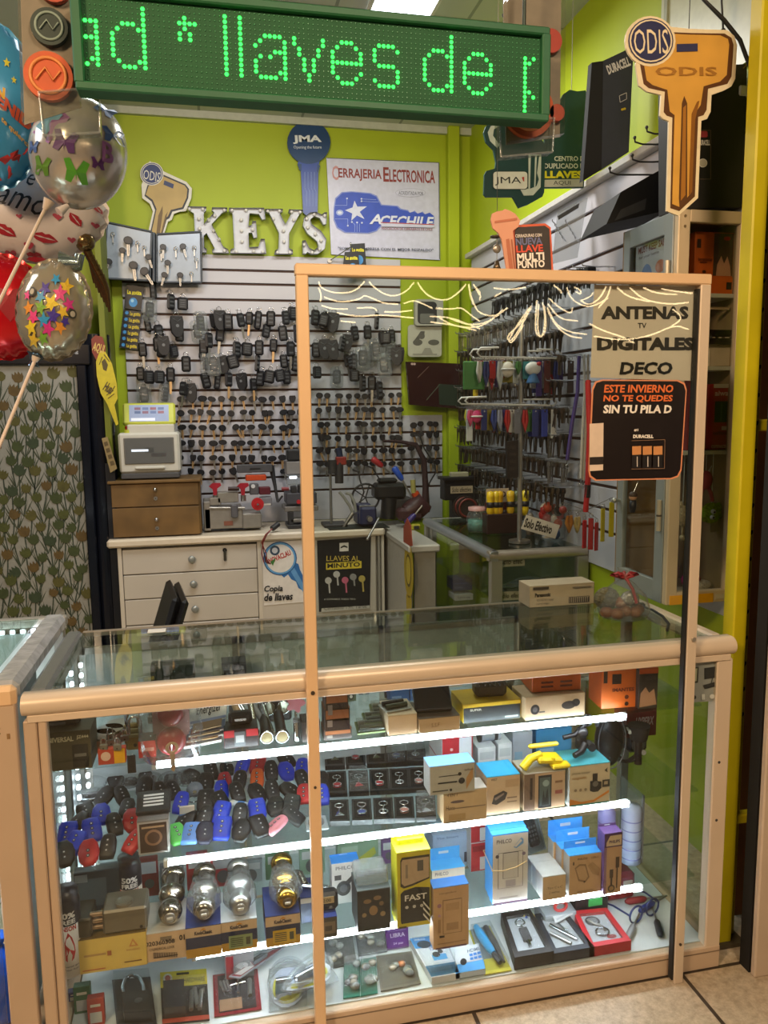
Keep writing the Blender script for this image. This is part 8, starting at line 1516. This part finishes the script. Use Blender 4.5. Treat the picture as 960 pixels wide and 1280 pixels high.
part('diffuser',MB().box((0,0,-.004),(.27,.27,.008),glow('#f4f8ff',7),.001),pn);part('frame',MB().box((0,-.14,-.004),(.30,.015,.014),WHITE).box((0,.14,-.004),(.30,.015,.014),WHITE).box((-.14,0,-.004),(.015,.28,.014),WHITE).box((.14,0,-.004),(.015,.28,.014),WHITE),pn)
# ------------------------------------------------------------------ neighbouring stall at the counter's end: floral panel,column head,sign
nx0 = wx(-60,620,YN);nx1 = wx(112,620,YN);zn0 = at(60,795,Y=YN).z;zn1 = at(60,456,Y=YN).z;zn2 = at(60,430,Y=YN).z
fp = thing('floral_panel','grey panel printed with green tulips in a glossy dark frame','panel',((nx0+nx1)/2,YN,0))
FW = nx1-nx0;BG = mat('#8a8a82',.6,var=.05)
part('panel',MB().box((0,.01,zn1/2),(FW,.01,zn1),BG),fp)
part('frame',MB().box((FW/2+.0,.0,zn1/2),(.05,.05,zn1),NAVY,.006).box((0,.0,(zn1+zn2)/2),(FW+.1,.06,zn2-zn1),NAVY,.006),fp)
fb = MB();st_m = [mat('#2f3a2c',.7),mat('#39422e',.7)];hd_m = [mat('#37421e',.7,var=.15),mat('#444a1c',.7,var=.15),mat('#4f4c1e',.7,var=.15),mat('#2f3d26',.7,var=.15),mat('#57451f',.7,var=.15)]
px_ = FW/2;row = 0;z = zn1-.06;y_ = .0035
TUL = [(-.5,.1),(-.42,.5),(-.28,.3),(-.14,.62),(0,.35),(.14,.62),(.28,.3),(.42,.5),(.5,.1),(.34,-.3),(0,-.42),(-.34,-.3)]
n_ = 0
while z > .3:
    x = -px_+.03+(.045 if row % 2 else 0)
    while x < px_-.04:
        cx_,cz_ = x+R.uniform(-.012,.012),z+R.uniform(-.02,.02);s_ = R.uniform(.05,.068);a = R.gauss(0,.35);n_ += 1
        fb.flat([(cx_+s_*(u*math.cos(a)-v*math.sin(a)),cz_+s_*(u*math.sin(a)+v*math.cos(a))) for u,v in TUL],R.choice(hd_m),y_-.00004*n_)
        bxx = cx_+R.uniform(-.03,.03);P = [(cx_,cz_-s_*.3),(cx_+(bxx-cx_)*.3,cz_-.07),(bxx,cz_-.15)]
        for (a0,b0),(a1,b1) in zip(P[:-1],P[1:]): fb.flat([(a0-.003,b0),(a0+.003,b0),(a1+.004,b1),(a1-.004,b1)],st_m[0],y_+.0005)
        for k in (-1,1,-.6,.55): l = R.uniform(.05,.10);fb.flat([(bxx,cz_-.15),(bxx+k*l*.35,cz_-.12+l*.3),(bxx+k*l*.75,cz_-.13+l*1.1),(bxx+k*l*.3,cz_-.14+l*.25)],st_m[1],y_+.0008)
        x += .088
    z -= .075;row += 1
part('tulip_print',fb,fp)
hb = MB();hb.text('shing',FW/2-.045,(zn1+zn2)/2+.01,.075,.022,mat('#8f949c',.3),-.0315,.02);part('lettering',hb,fp)
struct('trim_6',MB().box((nx1-.6+.02,YN+.02,(zn2+2.28)/2),(1.2,.04,2.28-zn2),mat('#14130f',.5)))
struct('column_foot',MB().box((-1.15,2.86,.95),(1.1,.06,1.9),mat('#14161c',.4)))
aq = Board('key_shaped_sign','yellow oval key shaped sign with a red top on the dark column','sign',2.70,132,470)
aq.body([(114,424),(119,419),(128,421),(132,434),(131,446),(120,450),(115,440)],mat('#7a2a1c',.5),.006,front=.002).body([(120,452),(125,438),(132,440),(140,455),(146,480),(147,498),(143,506),(148,530),(145,532),(134,505),(126,492),(121,470)],mat('#bfae22',.5,var=.1),.006).part('board')
aq.text('AQUI',116,427,130,440,'#c9a85a',.03,.3).lay([(127,452),(131,448),(135,456),(133,464),(129,462)],'#4a3f16').line([(124,456),(128,446)],1.,'#4a3f16').line([(130,443),(137,452)],1.,'#4a3f16').text('Hual',131,476,141,488,'#4a3c14',.04,.6).line([(133,494),(142,488)],.8,'#4a3f16').line([(135,498),(143,492)],.8,'#4a3f16').part('lettering')
lv_ = Board('wood_strip','pale slotted wooden strip leaning between the dark column and the white machine','strip',2.69,138,588)
lv_.body([(127,548),(134,546),(146,586),(138,591)],mat('#8f7c52',.5),.02).part('strip');lv_.start();lv_.n = 1
for i in range(4): lv_.lay([(129.5+i*2.6,553+i*8),(134+i*2.6,551.6+i*8),(135.6+i*2.6,556.5+i*8),(131+i*2.6,558+i*8)],'#5a4a2c')
lv_.part('slots')
NX1 = -.449;NX0 = -1.9;ND = .64;NH = 1.0
nc = thing('neighbour_counter','brightly lit glass counter of the next stall at the end of the main counter','counter',(0,0,0))
mb = MB();bull(mb,NX0,NX1-.06,.012,NH-.022,.022,OR);part('front_rail',mb,nc)
part('end_rail',MB().box((NX1-.034,.34,NH-.024),(.066,.62,.05),mat('#b9bbbd',.22,.35,var=.15,scale=25,bump=.5),.014).box((NX1-.034,.012,NH-.026),(.066,.03,.05),OR,.01),nc,'end rail wrapped in shiny tape')
part('rear_rail',MB().box(((NX0+NX1)/2,ND,NH-.02),(NX1-NX0,.03,.03),ALU2,.004),nc)
part('post',MB().box((NX1-.035,.014,.48),(.062,.026,.96),mat('#bfa68c',.42,.1,var=.04,scale=6),.003),nc);part('post',MB().box((NX1-.02,ND-.02,.48),(.03,.03,.96),ALU2,.003),nc)  # front post duller than its rail, weaker light put into the colour
part('slots',MB().box((NX1-.045,.0005,.905),(.014,.002,.003),mat('#6a5236')).box((NX1-.045,.0005,.893),(.014,.002,.003),mat('#6a5236')).box((NX1-.022,.0005,.885),(.006,.002,.012),mat('#8a6a44')),nc)
part('top_glass',MB().box(((NX0+NX1)/2-.03,ND/2,NH-.006),(NX1-NX0-.09,ND-.05,.006),clear('#e3efea',1.52,0.)),nc)
part('front_glass',MB().box(((NX0+NX1)/2-.04,.012,.5),(NX1-NX0-.07,.004,.9),GLASS),nc)
part('base',MB().box(((NX0+NX1)/2,ND/2,.05),(NX1-NX0,ND-.02,.1),BEIGE),nc)
for z in (.38,.66): part('shelf',MB().box(((NX0+NX1)/2-.02,.34,z),(NX1-NX0-.06,.52,.007),SHELFGLASS),nc)
part('back_panel',MB().box(((NX0+NX1)/2,ND-.01,.53),(NX1-NX0-.06,.01,.84),mat('#b9c4c6',.5)),nc)
lm = MB()
for i in range(34): lm.box((-1.45+i*.0285,ND-.035,NH-.037),(.014,.008,.012),glow('#eef6ff',9),.002)
part('rear_led_strip',lm,nc)['kind'] = 'stuff'
for z in (.36,.64,.93): part('led_tube',MB().box((-.98,.09,z),(.84,.012,.016),LEDW,.004).box((-.555,.09,z),(.012,.015,.02),WHITE,.002),nc,'glowing white light tube')
for xx,yy in ((NX1-.10,.56),):
    lm = MB()
    for i in range(28): lm.box((xx,yy,.14+i*.027),(.010,.012,.013),glow('#eef6ff',8),.002)
    part('upright_led_strip',lm,nc)['kind'] = 'stuff'
part('led_backing',MB().box((NX1-.050,.28,.52),(.008,.26,.82),mat('#9aa8aa',.3,.5)),nc)
bgp = Vector((at(12,1275,Y=.08).x-.03,.12,.101));t = thing('blue_bag','bright blue plastic bag in the next stall\'s counter','bag',bgp);part('bag',MB().sph((0,.0,.105),(.07,.05,.105),mat('#1450c8',.25,var=.2,scale=14,bump=.6),18,fn=lambda v: v*(1+.10*math.sin(v.z*60)*math.sin(v.x*50))),t);part('tie',MB().cyl((0,0,.2),(.01,0,.235),.012,mat('#2a66d8',.3),r1=.02),t)
bgp2 = at(8,1130,Y=.16);t = thing('white_bag','pale crumpled bag above the blue bag in the next stall\'s counter','bag',Vector((bgp2.x-.04,.17,.386)));part('bag',MB().sph((0,0,.05),(.06,.05,.05),mat('#b9bcb4',.4,var=.1,bump=.6),14),t);part('knot',MB().cyl((0,0,.09),(0,0,.12),.01,WHT),t)
t = thing('ribbed_block','dark ribbed block on the upper shelf of the next stall\'s counter','block',Vector((at(2,1080,Y=.16).x-.02,.17,.386+.1)));t.location.z = .665;part('block',MB().box((0,0,.05),(.07,.05,.10),mat('#2a221c',.5),.004),t);part('ribs',MB().box((0,-.027,.03),(.07,.006,.008),DK).box((0,-.027,.05),(.07,.006,.008),DK).box((0,-.027,.07),(.07,.006,.008),DK),t)
t = thing('blue_pouch','light blue pouch under the counter top of the next stall','pouch',Vector((NX1-.19,.18,.386)));part('pouch',MB().box((0,0,.07),(.09,.04,.14),mat('#3f86d4',.35),.015),t);part('flap',MB().box((0,-.02,.115),(.085,.006,.04),mat('#2a66b0',.35),.004),t)
# ------------------------------------------------------------------ balloons
def foil(hexc,metal=.9,rough=.18,bump=.25,sc_=18): return mat(hexc,rough,metal,.05,sc_,bump)
class Balloon:
    def __init__(s,label,px,py,rx,rz,Y,dep,m,rot=0.,seam=True,fn=None,name='foil_balloon'):
        c = at(px,py,Y=Y);k = mpp(c);s.k = k;s.rx,s.rz,s.ry = rx*k,rz*k,dep;s.rot = rot;s.t = thing(name,label,'balloon',c,0,None);s.n = 0
        s.Tm = Matrix.Rotation(rot,4,'Y')
        def wr(v):
            u,w_ = v.x/s.rx,v.z/s.rz;r = math.hypot(u,w_);a = math.atan2(w_,u)
            v = v*(1+.035*math.sin(a*22)*max(0,r-.55)/.45) if seam else v
            return fn(v) if fn else v
        mb = MB(T=s.Tm);mb.sph((0,0,0),(s.rx,s.ry,s.rz),m,44,fn=wr);part('skin',mb,s.t)
        if seam:
            mb = MB(T=s.Tm);n = 72;vs = []
            for i in range(n):
                a = 2*PI*i/n;r1 = 1.0;r2 = 1.06+.012*math.sin(a*24);vs += [(s.rx*.97*math.cos(a),0,s.rz*.97*math.sin(a)),(s.rx*r2*math.cos(a),.003*math.sin(a*24),s.rz*r2*math.sin(a))]
            mb.add(vs,[(2*i,2*i+1,(2*i+3) % (2*n),(2*i+2) % (2*n)) for i in range(n)],m,True);part('seam',mb,s.t)
        s.fn = fn;s.mb = MB(T=s.Tm)
    def P(s,u,w_):
        d = min(.985,math.hypot(u,w_));v = Vector((u*s.rx,-s.ry*math.sqrt(max(0,1-d*d)),w_*s.rz));v = s.fn(v) if s.fn else v
        return v-Vector((0,.0022+.0002*s.n,0))
    def poly(s,pts,m,cx=0.,cz=0.,k=1.,rot=0.):
        s.n += 1;ca,sa = math.cos(rot),math.sin(rot);P = [(cx+k*(x*ca-z*sa),cz+k*(x*sa+z*ca)) for x,z in pts];mx = sum(p[0] for p in P)/len(P);mz = sum(p[1] for p in P)/len(P)
        n = len(P);s.mb.add([s.P(mx,mz)]+[s.P(*p) for p in P],[(0,1+i,1+(i+1) % n) for i in range(n)],cmat(m));return s
    def text(s,t,cx,cz,wd,ht,m,bold=.03,rot=0.):
        s.n += 1;vs,fs = textdata(t,bold,0.);ca,sa = math.cos(rot),math.sin(rot);s.mb.add([s.P(cx+a*wd*ca-b*ht*sa,cz+a*wd*sa+b*ht*ca)-Vector((0,.002,0)) for a,b in vs],fs,cmat(m));return s
    def done(s,nm='print'): part(nm,s.mb,s.t);s.mb = MB(T=s.Tm);return s
STAR = [((1 if i % 2 == 0 else .45)*math.sin(PI*i/5),(1 if i % 2 == 0 else .45)*math.cos(PI*i/5)) for i in range(10)]
HEART = [(0,-1),(.55,-.35),(.95,.2),(.9,.62),(.6,.85),(.25,.75),(0,.4),(-.25,.75),(-.6,.85),(-.9,.62),(-.95,.2),(-.55,-.35)]
LIPS = [(-1,0),(-.6,.32),(-.25,.5),(0,.36),(.25,.5),(.6,.32),(1,0),(.55,-.35),(0,-.52),(-.55,-.35)]
LIPL = [(-.8,.02),(-.3,.1),(0,.04),(.3,.1),(.8,.02),(.3,-.06),(0,-.02),(-.3,-.06)]
BFLY = [(0,.1),(.5,.8),(.95,.7),(.7,.1),(.85,-.5),(.4,-.6),(.06,-.1),(0,-.5),(-.06,-.1),(-.4,-.6),(-.85,-.5),(-.7,.1),(-.95,.7),(-.5,.8)]
WFOIL = foil('#d8d0ce',.0,.3,.1)
b3 = Balloon('white foil balloon with red lips, hearts and black lettering',36,262,90,62,.70,.10,WFOIL)
for (x,y,r,ro) in ((14,295,13,-.7),(58,302,13,-.3),(95,279,10,-1.1),(120,262,7,-1.),(42,322,12,0)): b3.poly(LIPS,'#a32030',(x-36)/90,(262-y)/62,r/75,ro).poly(LIPL,'#c9bcbc',(x-36)/90,(262-y)/62,r/75,ro)
for (x,y,r) in ((39,311,5),(76,278,5),(88,302,4),(116,282,4),(18,230,4),(33,280,3),(15,320,6)): b3.poly(HEART,'#b5485c',(x-36)/90,(262-y)/62,r/75)
b3.text('Te',(44-36)/90,(262-232)/62,.26,.36,'#15151a',.0,-.3).text('amo',(38-36)/90,(262-264)/62,.62,.30,'#15151a',.0,-.42).done()
b2 = Balloon('silver globe balloon printed with butterflies',99,193,57,66,.30,.135,foil('#cfc8be',.6,.2,.3,9),.35,False)
b2.poly(BFLY,'#4a2260',-.05,-.14,.26,.1).poly(BFLY,'#5a2a70',.62,-.22,.13,.3).poly(BFLY,'#4f9a2a',.28,-.52,.26,.2).poly(BFLY,'#58822a',-.42,-.62,.2,0).poly(BFLY,'#3a5ea8',.7,.4,.2,.5).poly(BFLY,'#3a66b0',.35,.8,.2,0).poly(BFLY,'#2c4a88',-.7,-.35,.14,0)
b2.poly([(-.8,-.1),(-.35,-.25),(-.1,.3),(-.45,.45)],'#7a3a7a').poly([(-.75,.0),(-.45,-.12),(-.25,.3),(-.5,.4)],'#4a86a0').text('B',.72,.05,.2,.34,'#8a5a9a',.03,.3).done()
part('neck',MB().cyl((-.03,-.02,-b2.rz*.98),(-.05,-.03,-b2.rz*1.12),.006,WFOIL,r1=.012),b2.t)
P0 = at(56,262,Y=.28);stick = thing('balloon_stick','long white plastic stick rising to the silver globe balloon','stick',at(-8,392,Y=.16));part('rod',MB().cyl((0,0,0),P0-stick.location,.0042,mat('#c9b8a8',.35),n=10),stick);part('cup',MB().cyl(P0-stick.location,P0-stick.location+Vector((.012,0,.022)),.006,mat('#c9b8a8',.35),r1=.014),stick)
b4 = Balloon('small clear foil balloon covered with coloured stars',68,388,43,60,.22,.085,foil('#b0a894',.6,.16,.35,12),.18,True,lambda v: Vector((v.x*(1-.10*v.z/.14),v.y,v.z)))
SC = ['#c9a82a','#2a86b8','#b82a78','#3a2a88','#c9842a','#6a9a2a','#c93a7a','#d0b82a']
for i,(x,y,r) in enumerate(((88,357,10),(62,366,9),(82,368,10),(58,378,8),(44,395,8),(73,384,11),(94,380,8),(60,392,9),(88,392,8),(77,400,10),(52,406,9),(66,408,9),(86,413,8),(50,420,9),(72,418,9),(66,432,8),(54,436,9),(92,404,6),(40,378,6),(74,350,7))): b4.poly(STAR,SC[i*3 % 8],(x-68)/43*.88,(388-y)/60*.88,r/50,i*.7)
for i,(x,y) in enumerate(((101,392),(45,372))): b4.poly([(.8*math.cos(a*PI/6),.8*math.sin(a*PI/6)) for a in range(12)],'#33332c',(x-68)/43*.85,(388-y)/60*.85,.12).poly([(.5*math.cos(a*PI/6),.5*math.sin(a*PI/6)) for a in range(12)],'#a59f90',(x-68)/43*.85,(388-y)/60*.85,.12)
b4.done()
tl_ = b4.t.location;part('tail',MB().tube([Vector((0,0,b4.rz*.95)).xyz+Vector((.02,0,0)),at(98,330,Y=.22)-tl_,at(100,318,Y=.22)-tl_],[.03,.016,.012],foil('#8a9a9a',.8,.15,.3),8),b4.t)
part('neck',MB().tube([at(46,442,Y=.22)-tl_,at(43,452,Y=.22)-tl_,at(42,458,Y=.22)-tl_],[.024,.008,.014],foil('#5a6a7a',.8,.15,.3),8),b4.t)
P0 = at(43,452,Y=.21);stick = thing('balloon_stick','long pale plastic stick rising to the starry balloon','stick',at(-10,580,Y=.10));part('rod',MB().cyl((0,0,0),P0-stick.location,.0042,mat('#c9b8a8',.35),n=10),stick);part('cup',MB().cyl(P0-stick.location,P0-stick.location+Vector((.005,.0,.012)),.006,mat('#c9b8a8',.35),r1=.011),stick)
b5 = Balloon('shiny red foil balloon behind the starry balloon',4,384,52,62,.55,.09,foil('#c4121e',.35,.2,.45,9));b5.poly(HEART,'#8f0c18',.3,.0,.35).done()
b1 = Balloon('blue round foil balloon with coloured welcome lettering',-10,132,56,96,.48,.09,foil('#3f8fbf',.1,.25,.1,9))
b1.poly([(-.2,.02),(.95,-.18),(.9,-.42),(-.2,-.16)],'#c9c0b4').text('ENID',.58,-.18,.62,.16,'#b5482a',.05,-.42).text('BIEN',.2,.05,.5,.14,'#c9a02a',.05,-.2).text('te quiero',.55,-.42,.5,.08,'#c9a04a',.03,-.5).poly(STAR,'#c9c23a',.5,.4,.07).poly(STAR,'#c9c23a',.62,.2,.05)
b1.poly([(.0,-.98),(.3,-.93),(.7,-.62),(.9,-.42),(.55,-.62),(.2,-.74)],'#a52a2a').done()
bw_ = thing('foil_tail','crumpled brown gold foil hanging behind the white lips balloon','foil',at(106,302,Y=.68));mb = MB()
for i in range(7): a,b = 106+i*3.2,308+i*6;mb.tube([at(a,b,Y=.68)-bw_.location,at(a+8,b+18,Y=.69)-bw_.location,at(a+12,b+46,Y=.70)-bw_.location],[.014,.010,.004],foil('#6a5638',.8,.2,.4),6)
part('streamers',mb,bw_);part('knot',MB().sph((0,0,0),.03,foil('#7a6644',.8,.2,.4),10),bw_)
# ------------------------------------------------------------------ hanging blister packs at both ends of the message sign
def hang_pack(label,Y,quad,items,lip):
    s_ = Board('blister_pack',label,'pack',Y,(quad[0][0]+quad[2][0])/2,quad[2][1])
    s_.body(quad,mat('#8f8272',.5,var=.1),.002,front=.018);s_.part('card');s_.start()
    for x,y,r,c,nm,ring in items:
        a,b = s_.q([(x,y)])[0];k = r*mpp(s_.o);mb = MB();mb.cyl((a,.016,b),(a,.002,b),k,cmat(c),n=28)
        if ring: mb.ring((a,.001,b),k*.72,k*.08,cmat(ring),n=28);mb.tube([(a-k*.5,.0,b-k*.2),(a-k*.1,-.001,b+k*.3),(a+k*.2,-.001,b-k*.2),(a+k*.5,0,b+k*.2)],k*.05,cmat(ring),6)
        s_.mb = mb;s_.part(nm)
    q = s_.q(quad);mb = MB();mb.prism(q,-.008,.016,clear('#f7f8f6',1.35,.03,.0,.03,30));s_.mb = mb;s_.part('clear_cover')
    ql = s_.q(lip);mb = MB();mb.prism(ql,-.012,.02,clear('#e6ebe6',1.4,.03,.03,.03,30));
    for a,b in zip(ql,ql[1:]+ql[:1]): mb.tube([(a[0],-.012,a[1]),(b[0],-.012,b[1])],.0025,clear('#f4f4f4',1.6,.05,.12),6)
    s_.mb = mb;s_.part('clear_tray')
    top_ = s_.q([((quad[0][0]+quad[1][0])/2,quad[0][1]+4)])[0];part('hanging_wire',MB().cyl((top_[0],.01,top_[1]),(top_[0],.01,ZC-s_.o.z),.0015,STEEL),s_.t);return s_
hang_pack('clear pack with orange and dark pucks hanging at the balloon end of the message sign',-.02,[(22,-40),(97,-40),(100,130),(28,152)],[(60,94,29,'#c9541f','puck','#e08a4a'),(61,32,22,'#23332c','puck','#8a9a90'),(66,-20,20,'#b5482a','puck','#d87a4a')],[(50,118),(124,112),(126,168),(56,172)])
hang_pack('clear pack with an orange puck hanging at the key sign end of the message sign',.0,[(632,-30),(706,-30),(704,168),(636,178)],[(662,136,33,'#c9541f','puck','#e08a4a'),(697,140,10,'#b5482a','puck',None),(690,50,14,'#a53a2a','puck',None)],[(622,152),(690,150),(688,192),(624,198)])
# ------------------------------------------------------------------ light garland hanging in the hall opposite (seen mirrored in the partition glass)
YM0 = YP+.002;YV = 3.0
gd = thing('light_garland','warm white light garland strung across the hall opposite the stall, mirrored in the glass','string lights',(.6,2*YM0-YV,2.6))
GW = glow('#ffdca8',15)
def mir(px,py): p = at(px,py,Y=YV);return Vector((p.x,2*YM0-YV,p.z))-gd.location
A6 = lambda L: [(380+x/4.364,330+y/4.364) for x,y in L]
A7 = lambda L: [(540+x/4.268,340+y/4.268) for x,y in L]
A8 = lambda L: [c8(x,y) for x,y in L]
def smooth(P):
    for _ in range(2): P = [P[0]]+[((a[0]*w0+b[0]*(1-w0)),(a[1]*w0+b[1]*(1-w0))) for a,b in zip(P[:-1],P[1:]) for w0 in (.75,.25)]+[P[-1]]
    return P
strands = [A6(l) for l in ([(80,95),(92,130),(150,155),(230,160),(290,140),(330,95)],[(80,130),(95,170),(88,205)],[(355,95),(385,130),(450,170),(500,175),(560,150),(600,100)],[(620,100),(660,160),(720,195),(790,195),(840,160),(885,110)],[(110,180),(180,205),(250,203),(310,188),(330,168),(380,190),(440,215),(515,218)],[(95,225),(160,245),(240,245)],[(290,240),(380,235),(400,255)],[(180,265),(300,288),(420,275),(600,294)],[(440,260),(520,262),(590,252)],[(545,215),(600,195),(670,225),(700,242)],[(720,240),(800,247),(860,235),(900,270),(960,312)],[(690,285),(800,290),(900,330),(960,352)],[(690,315),(820,332),(940,362)],[(200,310),(280,318)],[(900,110),(910,190),(945,250)],[(925,110),(960,170)])]
strands += [A7(l) for l in ([(195,65),(208,130),(240,210),(300,235),(350,230)],[(225,70),(262,115),(255,150)],[(405,190),(340,240),(250,300),(120,290),(40,245)],[(380,200),(300,270),(200,285),(100,250)],[(530,180),(480,270),(395,345),(420,375),(470,300),(530,190)],[(520,190),(450,290),(405,370),(430,380),(490,280)],[(560,150),(552,260),(556,340),(600,345),(612,250),(590,160)],[(570,170),(562,300),(580,360),(605,300),(600,180)],[(615,190),(660,280),(730,320),(825,333)],[(620,210),(670,300),(740,345),(800,352)],[(620,170),(680,250),(780,262)],[(625,140),(680,190),(745,225),(750,190)],[(760,80),(795,95),(795,120),(770,105)],[(650,70),(690,100),(690,115)],[(330,85),(420,95),(500,80)],[(350,120),(330,135),(370,110)],[(720,80),(740,140),(800,180),(860,185),(939,140)],[(800,150),(850,130),(860,110)])]
strands += [A8(l) for l in ([(20,480),(60,505),(110,470),(135,420)],[(155,420),(140,470),(100,515)],[(185,425),(230,465),(330,488)],[(240,425),(300,478),(410,500),(500,490)],[(300,425),(360,450),(450,455)],[(380,430),(440,440),(520,450)],[(60,585),(130,620),(200,640),(260,670)],[(80,640),(200,660),(330,640),(440,590),(500,610)],[(430,520),(480,560),(420,600)])]
for L_ in strands: part('light_strand',MB().tube([mir(*p) for p in smooth(L_)],.0048,GW,5),gd)
